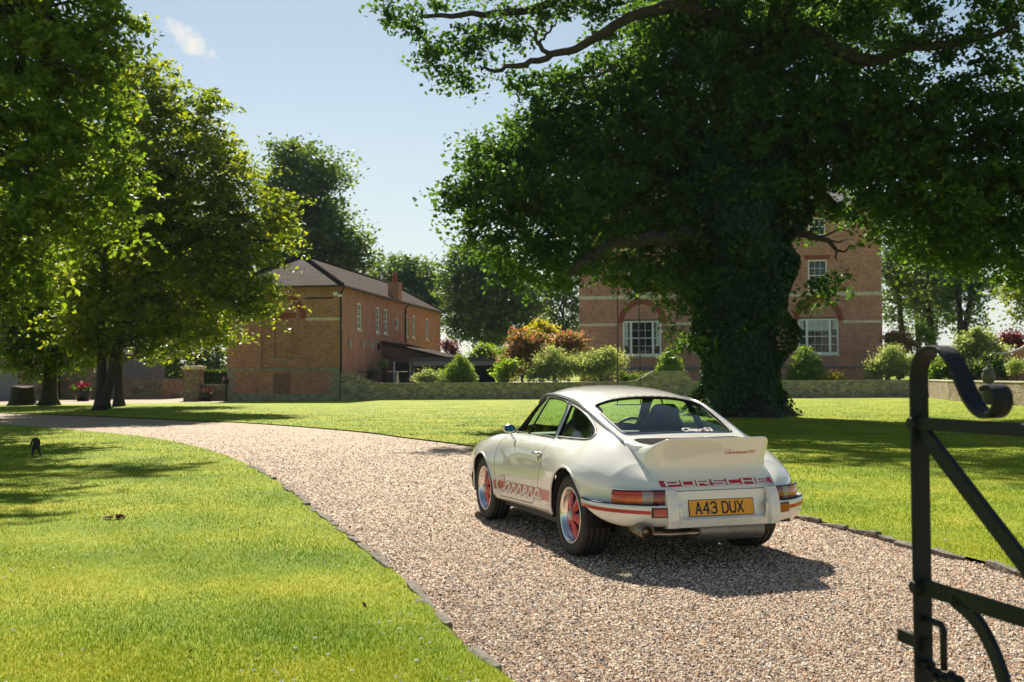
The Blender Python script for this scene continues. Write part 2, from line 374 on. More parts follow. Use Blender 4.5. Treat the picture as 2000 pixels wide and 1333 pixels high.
leaf_pile((-3.83, 10.49), 26, .09, 'small heap of curled brown leaves on the near lawn', 1)
leaf_pile((-1.36, 29.6), 30, .22, 'distant heap of brown leaves on the lawn beyond the drive', 2)
r_ = random.Random(9)
for k, (px, py) in enumerate([(498, 1282), (462, 1035), (505, 1024), (556, 1076), (375, 1160), (870, 1262), (712, 1184), (378, 1275), (735, 1148)]):
    g = at(px, py, 1); d = ray(px, py); t = (.05-CAM_Z)/d[2]; leaf_pile((d[0]*t, d[1]*t), 1, .02, 'single dry brown leaf lying in the near grass', 20+k)
for o in [o for o in COL.objects if o.get('label') == 'single dry brown leaf lying in the near grass']: o['group'] = 'single dry leaves on the near lawn'
# ================================================================ the car
def car_materials():
    M = {}
    M['paint'] = simple('white_paint', (.79, .78, .735), rough=.2, coat=1.0, spec=.35)
    [n for n in M['paint'].node_tree.nodes if n.type == 'BSDF_PRINCIPLED'][0].inputs['Coat IOR'].default_value = 1.52
    M['dark'] = simple('dark_trim', (.012, .012, .014), rough=.6)
    M['rubber'] = simple('black_rubber', (.015, .015, .016), rough=.55)
    M['tyre'] = simple('tyre_rubber', (.028, .027, .027), rough=.72, var=.35, vscale=9, bump=.15, bscale=90)
    M['chrome'] = simple('chrome', (.75, .76, .78), rough=.09, metal=1)
    M['polish'] = simple('polished_alloy', (.70, .68, .68), rough=.2, metal=1)
    M['red'] = simple('red_wheel_paint', (.50, .010, .016), rough=.3, coat=.4)
    M['redfilm'] = simple('red_decal', (.46, .018, .035), rough=.3, coat=.5)
    M['whitefilm'] = simple('white_decal', (.72, .71, .67), rough=.3, coat=.5)
    M['silver'] = simple('muffler_steel', (.26, .26, .255), rough=.5, metal=.8, var=.2, vscale=12)
    M['bronze'] = simple('heat_tinted_pipe', (.36, .26, .19), rough=.25, metal=.95, var=.35, vscale=14)
    M['soot'] = simple('exhaust_tip_metal', (.20, .17, .12), rough=.3, metal=.9)
    M['lred'] = simple('red_lens', (.36, .010, .010), rough=.12, coat=1, var=.3, vscale=30)
    M['lamb'] = simple('amber_lens', (.60, .11, .01), rough=.12, coat=1, var=.45, vscale=16)
    M['lclr'] = simple('clear_lens', (.26, .23, .21), rough=.15, coat=1)
    M['ldrk'] = simple('dark_red_lens', (.20, .018, .014), rough=.14, coat=1, var=.3, vscale=30)
    M['amberplate'] = simple('number_plate_yellow', (.80, .36, .015), rough=.35)
    M['ink'] = simple('plate_lettering', (.012, .014, .03), rough=.5)
    M['seat'] = simple('black_leather', (.014, .014, .016), rough=.5, bump=.1)
    M['capwhite'] = simple('pale_centre_cap', (.55, .56, .52), rough=.3)
    m, nt, o = newmat('tinted_glass'); L = nt.links.new
    tr = nt.nodes.new('ShaderNodeBsdfTransparent'); tr.inputs[0].default_value = (.80, .95, .82, 1)
    gl = nt.nodes.new('ShaderNodeBsdfGlossy'); gl.inputs['Roughness'].default_value = .015; gl.inputs[0].default_value = (.9, .95, 1, 1)
    lw = N(nt, 'LayerWeight', Blend=.5); pw = N(nt, 'Math', _operation='POWER'); L(lw.outputs['Facing'], pw.inputs[0]); pw.inputs[1].default_value = 4.5
    fr = N(nt, 'Math', _operation='MULTIPLY_ADD'); L(pw.outputs[0], fr.inputs[0]); fr.inputs[1].default_value = .85; fr.inputs[2].default_value = .045; mxx = nt.nodes.new('ShaderNodeMixShader')
    L(fr.outputs[0], mxx.inputs[0]); L(tr.outputs[0], mxx.inputs[1]); L(gl.outputs[0], mxx.inputs[2]); L(mxx.outputs[0], o.inputs[0])
    M['glass'] = m
    # slatted black intake grille
    m, nt, o = newmat('engine_grille'); L = nt.links.new
    b = N(nt, 'BsdfPrincipled', Roughness=.95); b.inputs['Specular IOR Level'].default_value = .05; tcn = nt.nodes.new('ShaderNodeTexCoord')
    wv = N(nt, 'TexWave', Scale=17.0); wv.bands_direction = 'X'; L(tcn.outputs['Object'], wv.inputs['Vector'])
    L(ramp(nt, wv.outputs['Fac'], [(.3, (.01, .01, .012)), (.7, (.05, .045, .05))]), b.inputs['Base Color'])
    bp_ = N(nt, 'Bump', Strength=.9, Distance=.01); L(wv.outputs['Fac'], bp_.inputs['Height']); L(bp_.outputs[0], b.inputs['Normal'])
    L(b.outputs[0], o.inputs[0]); M['grille'] = m
    return M

ROWS = {}
ROWS['c0'] = [(-.88, 0, .562), (-.80, 0, .63), (-.70, 0, .70), (-.60, 0, .765), (-.5, 0, .82), (-.4, 0, .905), (-.32, 0, .926), (-.24, 0, .938), (-.1, 0, 1.008), (.1, 0, 1.105), (.25, 0, 1.168), (.36, 0, 1.205), (.6, 0, 1.26), (.9, 0, 1.293), (1.2, 0, 1.302), (1.4, 0, 1.285), (1.52, 0, 1.245), (1.65, 0, 1.165), (1.85, 0, 1.0), (2.0, 0, .885), (2.06, 0, .862), (2.2, 0, .835), (2.4, 0, .795), (2.6, 0, .75), (2.8, 0, .70), (3.0, 0, .64), (3.12, 0, .585), (3.2, 0, .51), (3.25, 0, .42)]
ROWS['c2'] = [(-.88, .438, .562), (-.81, .465, .615), (-.66, .487, .708), (-.49, .508, .815), (-.37, .525, .882), (-.2, .535, .945), (.015, .54, 1.018), (.28, .54, 1.105), (.52, .537, 1.165), (.86, .53, 1.207), (1.2, .525, 1.228), (1.35, .522, 1.212), (1.46, .54, 1.155), (1.58, .575, 1.06), (1.70, .62, .945), (1.78, .65, .868), (1.95, .62, .848), (2.1, .56, .835), (2.4, .48, .775), (2.8, .42, .68), (3.05, .39, .60), (3.2, .37, .49), (3.25, .36, .41)]
ROWS['c3'] = [(-.88, .44, .56), (-.8, .53, .615), (-.66, .60, .70), (-.5, .635, .785), (-.37, .652, .845), (-.2, .672, .886), (0, .69, .893), (.2, .70, .885), (.5, .70, .874), (.9, .703, .868), (1.3, .703, .864), (1.6, .698, .860), (1.78, .688, .856), (2.0, .68, .842), (2.2, .675, .832), (2.4, .68, .807), (2.6, .68, .778), (2.8, .68, .745), (3.0, .66, .70), (3.12, .61, .65), (3.2, .53, .57), (3.25, .45, .43)]
ROWS['c4'] = [(-.88, .441, .556), (-.8, .565, .592), (-.66, .668, .655), (-.5, .735, .718), (-.37, .765, .755), (-.2, .79, .785), (0, .80, .80), (.2, .80, .802), (.5, .787, .80), (.9, .775, .80), (1.3, .77, .80), (1.78, .765, .795), (2.0, .775, .79), (2.27, .79, .775), (2.6, .785, .725), (2.8, .765, .68), (3.0, .72, .62), (3.12, .665, .565), (3.2, .585, .49), (3.25, .49, .40)]
ROWS['c5'] = [(-.88, .442, .55), (-.8, .58, .565), (-.68, .705, .585), (-.6, .757, .605), (-.5, .797, .62), (-.37, .838, .645), (-.2, .866, .668), (0, .872, .678), (.2, .862, .665), (.36, .846, .648), (.6, .826, .625), (.9, .815, .61), (1.3, .81, .61), (1.6, .814, .62), (1.78, .822, .63), (1.95, .842, .645), (2.1, .858, .655), (2.27, .862, .66), (2.45, .855, .65), (2.6, .84, .625), (2.8, .80, .58), (3.0, .76, .52), (3.12, .70, .48), (3.2, .61, .43), (3.25, .50, .38)]
ROWS['c6'] = [(-.88, .443, .50), (-.8, .58, .50), (-.68, .705, .49), (-.5, .80, .47), (-.37, .842, .45), (-.2, .868, .44), (0, .876, .44), (.2, .866, .43), (.36, .85, .42), (.6, .828, .41), (.9, .816, .41), (1.3, .811, .41), (1.6, .815, .41), (1.78, .824, .41), (1.95, .846, .41), (2.1, .862, .42), (2.27, .866, .42), (2.45, .858, .42), (2.6, .84, .42), (2.8, .795, .42), (3.0, .75, .40), (3.12, .69, .38), (3.2, .60, .36), (3.25, .50, .34)]
ROWS['c7'] = [(-.88, .44, .45), (-.7, .65, .42), (-.5, .75, .35), (-.37, .80, .28), (0, .83, .25), (.36, .815, .262), (.6, .80, .26), (.9, .79, .258), (1.3, .787, .25), (1.6, .79, .245), (1.95, .805, .24), (2.27, .82, .24), (2.6, .80, .24), (2.8, .77, .25), (3.0, .72, .25), (3.12, .66, .25), (3.2, .58, .25), (3.25, .48, .26)]
def pchip(T, xs):
    T = np.array(T, float); x = T[:, 0]; out = []
    for c in (1, 2):
        y = T[:, c]; h = np.diff(x); dl = np.diff(y)/h; m = np.zeros(len(x))
        for i in range(1, len(x)-1):
            # finite-difference tangents, limited only where the data has a sharp turn
            m[i] = (dl[i-1]*h[i]+dl[i]*h[i-1])/(h[i]+h[i-1])
            if dl[i-1]*dl[i] < 0: m[i] *= .25
            lim = 3*min(abs(dl[i-1]), abs(dl[i]))+.02
            m[i] = np.sign(m[i])*min(abs(m[i]), lim)
        m[0], m[-1] = dl[0], dl[-1]
        k = np.clip(np.searchsorted(x, xs, side='right')-1, 0, len(x)-2)
        t = (xs-x[k])/h[k]
        out.append((2*t**3-3*t**2+1)*y[k]+(t**3-2*t**2+t)*h[k]*m[k]+(-2*t**3+3*t**2)*y[k+1]+(t**3-t**2)*h[k]*m[k+1])
    return out
def body_grid():
    US = np.concatenate([np.linspace(-.88, -.6, 28)[:-1], np.linspace(-.6, 2.9, 232), np.linspace(2.9, 3.25, 34)[1:]])
    # mild smoothing along u removes ripples
    def rowcurve(n):
        v, z = pchip(ROWS[n], US)
        ker = np.exp(-np.linspace(-2, 2, 9)**2); ker /= ker.sum()
        for _ in range(2):
            v = np.convolve(np.pad(v, 4, mode='reflect', reflect_type='odd'), ker, 'valid')
            z = np.convolve(np.pad(z, 4, mode='reflect', reflect_type='odd'), ker, 'valid')
        return v, z
    R = {n: rowcurve(n) for n in ROWS}
    v2, z2 = R['c2']; z0 = R['c0'][1]
    cols = []
    ctrl = []
    dz = z0-z2
    ctrl.append((v2*0, z0)); ctrl.append((v2*.36, z2+dz*.93)); ctrl.append((v2*.68, z2+dz*.66)); ctrl.append((v2, z2))
    for n in ('c3', 'c4', 'c5', 'c6', 'c7'): ctrl.append(R[n])
    ctrl.append((R['c7'][0]*.93, R['c7'][1]-.02)); ctrl.append((R['c7'][0]*.8, R['c7'][1]-.02))
    P = np.stack([np.stack(c, -1) for c in ctrl], 0)     # rows, stations, 2
    sub = [5, 5, 5, 12, 9, 12, 10, 8, 3, 2]
    rows = []; tags = []
    for i in range(len(P)-1):
        p0, p1, p2, p3 = P[max(i-1, 0)], P[i], P[i+1], P[min(i+2, len(P)-1)]
        # centripetal-like tangents
        d0 = np.linalg.norm(p1-p0, axis=-1, keepdims=True)+1e-6; d1 = np.linalg.norm(p2-p1, axis=-1, keepdims=True)+1e-6; d2 = np.linalg.norm(p3-p2, axis=-1, keepdims=True)+1e-6
        m1 = ((p1-p0)/d0*d1+(p2-p1)/d1*d0)/(d0+d1)*d1 if i > 0 else (p2-p1)*np.array([1., 0.])
        m2 = ((p2-p1)/d1*d2+(p3-p2)/d2*d1)/(d1+d2)*d1 if i < len(P)-2 else (p2-p1)
        if i == 3:   # the side window plane is nearly flat and keeps a crisp edge at the roof gutter
            m1 = (p2-p1)*.9; m2 = m2*.5+(p2-p1)*.5
        if i == 2: m2 = m2*.45+(p2-p1)*.55
        for k in range(sub[i]):
            t = k/sub[i]
            rows.append((2*t**3-3*t**2+1)*p1+(t**3-2*t**2+t)*m1+(-2*t**3+3*t**2)*p2+(t**3-t**2)*m2); tags.append(i+t)
    rows.append(P[-1]); tags.append(len(P)-1)
    A = np.stack(rows, 0)          # nr, nu, 2
    G = np.zeros((A.shape[0], A.shape[1], 3)); G[..., 0] = US[None]; G[..., 1] = A[..., 0]; G[..., 2] = A[..., 1]
    T_ = np.array(tags); lam = np.clip(1-np.abs(T_-4.35)/1.15, 0, 1)[:, None]*np.clip((.5-US)/.3, 0, 1)[None]
    for _ in range(90):
        Q = G.copy(); Q[1:-1, 1:-1] = (G[:-2, 1:-1]+G[2:, 1:-1]+G[1:-1, :-2]+G[1:-1, 2:])/4
        lm = lam.copy(); lm[:, 0] = 0
        G = G+(Q-G)*lm[..., None]*np.array([0, 1, 1])*.9
    return US, np.array(tags), G
def grid_poly(G, sgn):
    nr, nu, _ = G.shape
    V = G.reshape(-1, 3).copy(); V[:, 1] *= sgn
    F = []
    for i in range(nr-1):
        for j in range(nu-1):
            q = (i*nu+j, (i+1)*nu+j, (i+1)*nu+j+1, i*nu+j+1)
            F.append(q[::-1] if sgn > 0 else q)
    return V, F
def normals_of(V, F):
    Nn = np.zeros_like(V)
    for f in F:
        a, b, c = V[f[0]], V[f[1]], V[f[2]]
        n = np.cross(b-a, c-a)
        if len(f) > 3: n = n+np.cross(c-a, V[f[3]]-a)
        for i in f: Nn[i] += n
    return Nn/(np.linalg.norm(Nn, axis=1, keepdims=True)+1e-12)
def clip(V, F, A, g):
    """keep the side where g > 0; A: per-vertex attributes (n,k) carried along"""
    V2 = []; A2 = []; idx = {}; out = []
    def keep(i):
        if i not in idx: idx[i] = len(V2); V2.append(V[i]); A2.append(A[i])
        return idx[i]
    def cut(i, j):
        key = (min(i, j), max(i, j))
        if key not in idx:
            t = g[i]/(g[i]-g[j]); t = min(.999, max(.001, t)); idx[key] = len(V2)
            V2.append(V[i]+(V[j]-V[i])*t); A2.append(A[i]+(A[j]-A[i])*t)
        return idx[key]
    for f in F:
        s = [g[i] > 0 for i in f]
        if not any(s): continue
        if all(s): out.append(tuple(keep(i) for i in f)); continue
        p = []
        for k in range(len(f)):
            i, j = f[k], f[(k+1) % len(f)]
            if s[k]: p.append(keep(i))
            if s[k] != s[(k+1) % len(f)]: p.append(cut(i, j))
        if len(p) > 2: out.append(tuple(p))
    return np.array(V2), out, np.array(A2)
def poly_sdf(P, pts):
    """positive inside closed polygon P (m,2)"""
    P = np.asarray(P, float); Q = np.roll(P, -1, 0); d = np.full(len(pts), 1e9); ins = np.zeros(len(pts), bool)
    for a, b in zip(P, Q):
        e = b-a; w = pts-a; t = np.clip((w@e)/(e@e+1e-12), 0, 1)
        d = np.minimum(d, np.hypot(*(w-t[:, None]*e).T))
        c = (a[1] > pts[:, 1]) != (b[1] > pts[:, 1])
        xx = a[0]+(pts[:, 1]-a[1])*(b[0]-a[0])/(b[1]-a[1]+1e-12)
        ins ^= c & (pts[:, 0] < xx)
    return np.where(ins, d, -d)
def rounded(P, r, n=6):
    """round polygon corners"""
    out = []; m = len(P)
    for i in range(m):
        a, b, c = map(np.array, (P[i-1], P[i], P[(i+1) % m])); ri = r[i] if hasattr(r, '__len__') else r
        la, lc = np.linalg.norm(a-b), np.linalg.norm(c-b); k = min(ri, la*.45, lc*.45)
        p, q = b+(a-b)/la*k, b+(c-b)/lc*k
        for t in np.linspace(0, 1, n): out.append((1-t)**2*p+2*t*(1-t)*b+t*t*q)
    return np.array(out)

SCRIPT = {  # strokes of a joined-up hand, unit x-height 1
 'C': ([[(1.15, 1.75), (1.25, 2.05), (.95, 2.15), (.45, 1.75), (.12, 1.1), (.08, .45), (.35, .03), (.8, .0), (1.25, .35)]], 1.25),
 'a': ([[(.95, .85), (.6, 1.0), (.2, .7), (.12, .25), (.35, 0), (.65, .2), (.92, .7)], [(.98, .98), (.85, .35), (.95, .02), (1.2, .15), (1.35, .35)]], 1.3),
 'r': ([[(.0, .35), (.25, .8), (.3, 1.05), (.32, .85), (.6, .88), (.62, .6), (.58, .15), (.75, .0), (1.0, .35)]], 1.0),
 'e': ([[(.0, .35), (.5, .5), (.72, .8), (.5, 1.0), (.22, .7), (.2, .25), (.45, 0), (.75, .08), (1.05, .35)]], 1.05),
}
def script_word(word):
    x = 0; out = []
    for ch in word:
        st, adv = SCRIPT[ch]
        for s in st: out.append([(p[0]+x, p[1]) for p in catmull(s, 5)])
        x += adv
    return out, x
def ribbon(mb, pts, wd, surf, mi=0, off=.0):
    """flat strip of width wd along 2-D pts, put on a surface by surf(a,b,off)"""
    pts = [np.asarray(p, float) for p in pts]; V = []; n = len(pts)
    for i, p in enumerate(pts):
        t = pts[min(i+1, n-1)]-pts[max(i-1, 0)]; L_ = np.linalg.norm(t)+1e-9; nn = np.array([-t[1], t[0]])/L_
        ww = wd[i] if hasattr(wd, '__len__') else wd
        V += [surf(*(p+nn*ww/2), off), surf(*(p-nn*ww/2), off)]
    mb.add(V, [(2*i, 2*i+1, 2*i+3, 2*i+2) for i in range(n-1)], mi, True)

def build_car():
    M = car_materials()
    YAW = radians(108.15)
    car = empty('parked_car', (1.222, 8.69, 0), YAW, 'white classic coupe with red side stripes and ducktail parked on the gravel drive', 'car')
    US, tags, G = body_grid()
    nr, nu, _ = G.shape
    Vs, Fs, As = [], [], []
    rowid = np.repeat(tags, nu)
    for sgn in (1, -1):
        V, F = grid_poly(G, sgn); Vs.append(V); Fs.append(F)
    V0 = np.vstack(Vs); F0 = Fs[0]+[tuple(i+len(Vs[0]) for i in f) for f in Fs[1]]
    # weld the centre line
    n1 = nr*nu; remap = np.arange(2*n1)
    for j in range(nu): remap[n1+j] = j
    F0 = [tuple(remap[i] for i in f) for f in F0]
    Nn = normals_of(V0, F0); V0[:, 1][np.abs(V0[:, 1]) < 1e-9] = 0
    R0 = np.concatenate([rowid, rowid])
    A0 = np.hstack([R0[:, None], Nn])
    tree = BVHTree.FromPolygons([tuple(p) for p in V0], [f for f in F0])
    def side(u, z, sgn=1, off=0):
        h = tree.ray_cast(Vector((u, sgn*1.6, z)), Vector((0, -sgn, 0)))
        if h[0] is None: return Vector((u, sgn*.8, z))
        nn = h[1] if h[1].y*sgn > 0 else -h[1]
        return h[0]+nn*off
    def top(u, v, off=0):
        h = tree.ray_cast(Vector((u, v, 2.2)), Vector((0, 0, -1)))
        if h[0] is None: return Vector((u, v, .8))
        nn = h[1] if h[1].z > 0 else -h[1]
        return h[0]+nn*off
    # ---- outlines
    door = rounded([(.635, .875), (.66, .80), (.69, .66), (.73, .50), (.80, .38), (.90, .303), (1.80, .280), (1.87, .34), (1.90, .5), (1.905, .70), (1.875, .80), (1.82, .875), (1.6, .885), (.9, .89)], [.01, .03, .05, .08, .08, .08, .06, .06, .08, .08, .05, .02, .01, .01])
    dwin = rounded([(.665, .876), (1.735, .872), (1.66, .955), (1.52, 1.075), (1.405, 1.155), (1.30, 1.193), (1.1, 1.196), (.86, 1.180), (.72, 1.160), (.70, 1.10)], [.012, .03, .05, .05, .05, .05, .05, .05, .02, .05])
    qwin = rounded([(.60, .882), (.635, 1.145), (.52, 1.128), (.40, 1.103), (.26, 1.062), (.12, 1.012), (.01, .968), (-.06, .928), (-.065, .902), (.0, .892), (.2, .889)], [.012, .02, .08, .08, .08, .08, .05, .03, .03, .06, .08])
    rwin = rounded([(-.232, 0), (-.245, .28), (-.243, .462), (.05, .487), (.335, .487), (.362, .28), (.368, 0), (.362, -.28), (.335, -.487), (.05, -.487), (-.243, -.462), (-.245, -.28)], [.3, .1, .05, .3, .05, .1, .3, .1, .05, .3, .05, .1])
    wwin = rounded([(2.0, 0), (1.955, .33), (1.80, .575), (1.60, .535), (1.42, .475), (1.49, .28), (1.515, 0), (1.49, -.28), (1.42, -.475), (1.60, -.535), (1.80, -.575), (1.955, -.33)], [.3, .2, .06, .3, .05, .1, .3, .1, .05, .3, .06, .2])
    ARCH = [(0.0, .315, .368), (2.272, .312, .338)]
    def uz(V): return V[:, [0, 2]]
    def g_side(V, A, P):        # inside a side outline (+)
        d = poly_sdf(P, uz(V)); return np.where(A[:, 0] > 2.95, d, -abs(d)-1e-3)
    def g_top(V, A, P):
        d = poly_sdf(P, V[:, [0, 1]]); return np.where((A[:, 0] < 3.3), d, -abs(d)-1e-3)
    def g_arch(V, A, grow=0):
        d = np.full(len(V), 1e9)
        for uc, zc, r in ARCH:
            r = r+grow
            a = np.hypot(V[:, 0]-uc, V[:, 2]-zc)-r
            b = np.abs(V[:, 0]-uc)-r
            d = np.minimum(d, np.where(V[:, 2] > zc, a, b))
        return np.where(A[:, 0] > 4.2, d, np.abs(d)+.05)
    def emit(name, V, F, A, mat, parent, smooth=True):
        me = bpy.data.meshes.new(name); me.from_pydata([tuple(p) for p in V], [], F); me.update()
        me.polygons.foreach_set('use_smooth', [smooth]*len(me.polygons))
        nn = A[:, 1:4]/(np.linalg.norm(A[:, 1:4], axis=1, keepdims=True)+1e-12)
        me.normals_split_custom_set_from_vertices([tuple(x) for x in nn])
        return link(name, me, mat, parent)
    # lid region: rows inside the seam behind u = -.335
    def g_lid(V, A): return np.where((A[:, 0] < 3.0001), 1, -1)*1.0
    # split grid exactly in the parameter for the lid
    cc = {id(f): None for f in ()}
    def is_lid(f): return all(A0[i, 0] <= 3.0001 for i in f) and all(V0[i, 0] < -.33 for i in f)
    bodyF = [f for f in F0 if not is_lid(f)]
    gdoor = lambda V, A: g_side(V, A, door)
    V, F, A = V0, bodyF, A0
    V, F, A = clip(V, F, A, g_arch(V, A))
    V, F, A = clip(V, F, A, np.where(V[:, 0] < -.3, V[:, 2]-.468, 1.0))
    # windows
    for P in (dwin, qwin): V, F, A = clip(V, F, A, -g_side(V, A, P))
    for P in (rwin, wwin): V, F, A = clip(V, F, A, -g_top(V, A, P))
    S_V, S_F, S_A = V, F, A                                   # shell without windows, used again for the lining
    gd = gdoor(V, A)
    bV, bF, bA = clip(V, F, A, -gd-.0033)
    emit('body', bV, bF, bA, M['paint'], car)
    for sgn in (1, -1):
        dV, dF, dA = clip(V, F, A, np.where(V[:, 1]*sgn > 0, gd-.0033, -1))
        dr = emit('door', dV, dF, dA, M['paint'], car)
        # handle
        mb = MB(); hp = side(.765, .738, sgn, 0); nrm = Vector((0, sgn, 0))
        f = lambda du, dz, dn: Vector((.765+du, hp.y+sgn*dn, .738+dz))
        mb.tube([f(-.055, 0, -.005), f(-.055, 0, .03), f(-.03, .002, .042), f(.03, .002, .042), f(.065, 0, .03), f(.075, 0, .0)], [.017, .017, .014, .014, .016, .019], 10)
        mb.tube([f(-.045, -.04, -.01), f(-.045, -.04, .020)], .024, 16)
        mb.build('handle', M['chrome'], dr)
        # decals: stripe and script on the flank
        sf = lambda u, z, o: side(u, z, sgn, .0025+o)
        zc = lambda u: .377+(1.95-u)*.026
        hh = lambda u: .041+(1.95-u)*.003
        for part, uu in (('side_stripe', (1.93, .345)),):
            mb = MB(); us = np.linspace(*uu, 60); Vv = []
            for u in us: Vv += [sf(u, zc(u)+k*hh(u), 0) for k in (1, .33, -.33, -1)]
            mb.add(Vv, [(4*i+k, 4*i+k+1, 4*i+5+k, 4*i+4+k) for i in range(59) for k in range(3)], 0, True)
            mb.build(part, M['redfilm'], car)
        st, wd = script_word('Carrera')
        u0, u1 = (1.86, .64) if sgn > 0 else (.64, 1.86)
        sc_ = (u1-u0)/wd; mo, mi_ = MB(), MB()
        for s in st:
            pts = [(u0+p[0]*sc_, zc(u0+p[0]*sc_)-.046+(p[1] if p[1] < 1 else 1+(p[1]-1)*.45)*.080) for p in s]
            ribbon(mo, pts, .034, sf, 0, .001); ribbon(mi_, pts, .027, sf, 0, .002)
        mo.build('script_outline', M['redfilm'], car); mi_.build('script_lettering', M['whitefilm'], car)
        # door-sill seam and jacking-point ring
        mb = MB(); ribbon(mb, [(.47+.018*cos(t), .315+.03*sin(t)) for t in np.linspace(-.6, pi+.3, 14)], .004, sf)
        mb.build('jacking_point_mark', M['dark'], car)
    # lining inside the shell: dark, keeps panel gaps and pillars dark from inside
    lV = S_V-S_A[:, 1:4]*.016
    lV, lF, lA = clip(lV, S_F, S_A, np.where(lV[:, 2] < .275, -1, 1.0))
    emit('interior_lining', lV, lF, lA*np.array([1, -1, -1, -1]), M['dark'], car)
    # lid underlay
    lidF = [f for f in F0 if is_lid(f)]
    kV, kF, kA = clip(V0-Nn*.035, lidF, A0, np.ones(len(V0)))
    emit('engine_bay_cover', kV, kF, kA, M['dark'], car)
    # glass
    def glass(name, P, kind, sgns=(1,)):
        for sgn in sgns:
            g = g_side(V0, A0, P) if kind == 's' else g_top(V0, A0, P)
            if kind == 's': g = np.where(V0[:, 1]*sgn > 0, g, -1)
            v, f, a = clip(V0-Nn*.006, F0, A0, g+.004)
            o = emit(name, v, f, a, M['glass'], car)
            # seal
            n = len(P); pts = [side(p[0], p[1], sgn, 0) if kind == 's' else top(p[0], p[1], 0) for p in P]
            mb = MB(); mb.tube(pts+[pts[0], pts[1]], .011, 6, caps=False, sq=(.8, 1)); mb.build('rubber_seal', M['rubber'], o)
            mb = MB(); c = sum(pts, Vector())/n
            pt2 = [p+(p-c).normalized()*.008 for p in pts]
            mb.tube(pt2+[pt2[0], pt2[1]], .0062, 6, caps=False); mb.build('bright_trim', M['chrome'], o)
    glass('door_window', dwin, 's', (1, -1)); glass('quarter_window', qwin, 's', (1, -1))
    glass('rear_window', rwin, 't'); glass('windscreen', wwin, 't')
    for sgn in (1, -1):
        mb = MB(); a = side(1.33, .876, sgn, .002); b = side(1.21, 1.19, sgn, .002); mb.tube([a, b], .009, 6); mb.build('vent_window_bar', M['rubber'], car)
        # rain gutter
        us = np.linspace(-.37, 1.46, 60); v2, z2 = pchip(ROWS['c2'], us)
        mb = MB(); mb.tube([Vector((u, sgn*(v+.004), z+.002)) for u, v, z in zip(us, v2, z2)], [.0085]*60, 6); mb.build('rain_gutter', M['chrome'] , car)
        mb = MB(); mb.tube([Vector((u, sgn*(v+.011), z-.006)) for u, v, z in zip(us, v2, z2)], [.0065]*60, 6); mb.build('gutter_seal', M['dark'], car)
        # arch lips
        for uc, zc_, r in ARCH:
            angs = np.linspace(-.10, pi-.45 if uc == 0 else pi+.10, 50)
            pts = [side(uc+(r+.004)*cos(a), zc_+(r+.004)*sin(a), sgn, .0) for a in angs]
            mb = MB(); mb.tube([p+Vector((0, sgn*.000, 0)) for p in pts], .010, 8, sq=(1, 1)); mb.build('wheel_arch_lip', M['paint'], car)
            # liner
            mb = MB(); prof = [(r+.003, .0), (r+.003, -.30), (.05, -.30)]
            Mx = Matrix.Translation((uc, sgn*(.835), zc_)) @ Matrix.Rotation(-pi/2*sgn, 4, 'X')
            mb.revolve(prof, Mx, 40, a0=0, a1=2*pi)
            o = mb.build('wheel_arch_liner', M['dark'], car)
            # keep only the upper part of the liner
            bm = bmesh.new(); bm.from_mesh(o.data)
            bmesh.ops.delete(bm, geom=[v for v in bm.verts if v.co.z < .22], context='VERTS'); bm.to_mesh(o.data); bm.free()
    # roof rear vent row
    mb = MB()
    for k in range(9):
        v = (k-4)*.07
        mb.add([top(.400, v-.026, .002), top(.400, v+.026, .002), top(.412, v+.026, .002), top(.412, v-.026, .002)], [(0, 1, 2, 3)])
    mb.build('roof_vent', M['dark'], car)
    # ---- engine lid with ducktail
    Mp = [(-.335, .924), (-.42, .912), (-.52, .898), (-.62, .890), (-.72, .897), (-.79, .915), (-.832, .931), (-.848, .936), (-.853, .929), (-.846, .912), (-.822, .865), (-.795, .81), (-.778, .755), (-.776, .71), (-.795, .665), (-.83, .615), (-.868, .566)]
    Ep = [(-.345, .895), (-.37, .880), (-.40, .866), (-.425, .853), (-.45, .839), (-.465, .83), (-.478, .823), (-.484, .819), (-.49, .815), (-.50, .81), (-.53, .791), (-.575, .764), (-.62, .735), (-.67, .703), (-.73, .668), (-.80, .622), (-.875, .566)]
    e_us = np.array([p[0] for p in Ep]); ev, ez = pchip(ROWS['c2'], e_us); ez = ez.copy(); Ep = [list(p) for p in Ep]
    for i_, (u_, z_, v_) in {4: (-.455, .832, .507), 5: (-.52, .822, .506), 6: (-.59, .816, .505), 7: (-.635, .813, .504), 8: (-.645, .803, .503), 9: (-.648, .785, .500), 10: (-.650, .760, .496), 11: (-.655, .735, .492), 12: (-.668, .708, .488), 13: (-.70, .684, .482)}.items():
        Ep[i_][0] = u_; ez[i_] = z_; ev[i_] = v_
    Mp_d = catmull(Mp, 5); Ed = catmull([(p[0], v, z) for p, v, z in zip(Ep, ev, ez)], 5)
    ns = len(Mp_d); ts = np.sin(np.linspace(-1, 1, 81)*pi/2*.999)/sin(pi/2*.999)
    ts = np.concatenate([np.linspace(-1, -.74, 22)[:-1], np.linspace(-.74, .74, 40), np.linspace(.74, 1, 22)[1:], [1.02]]); ts = np.concatenate([[-1.02], ts])
    nt_ = len(ts); LV = np.zeros((ns, nt_, 3))
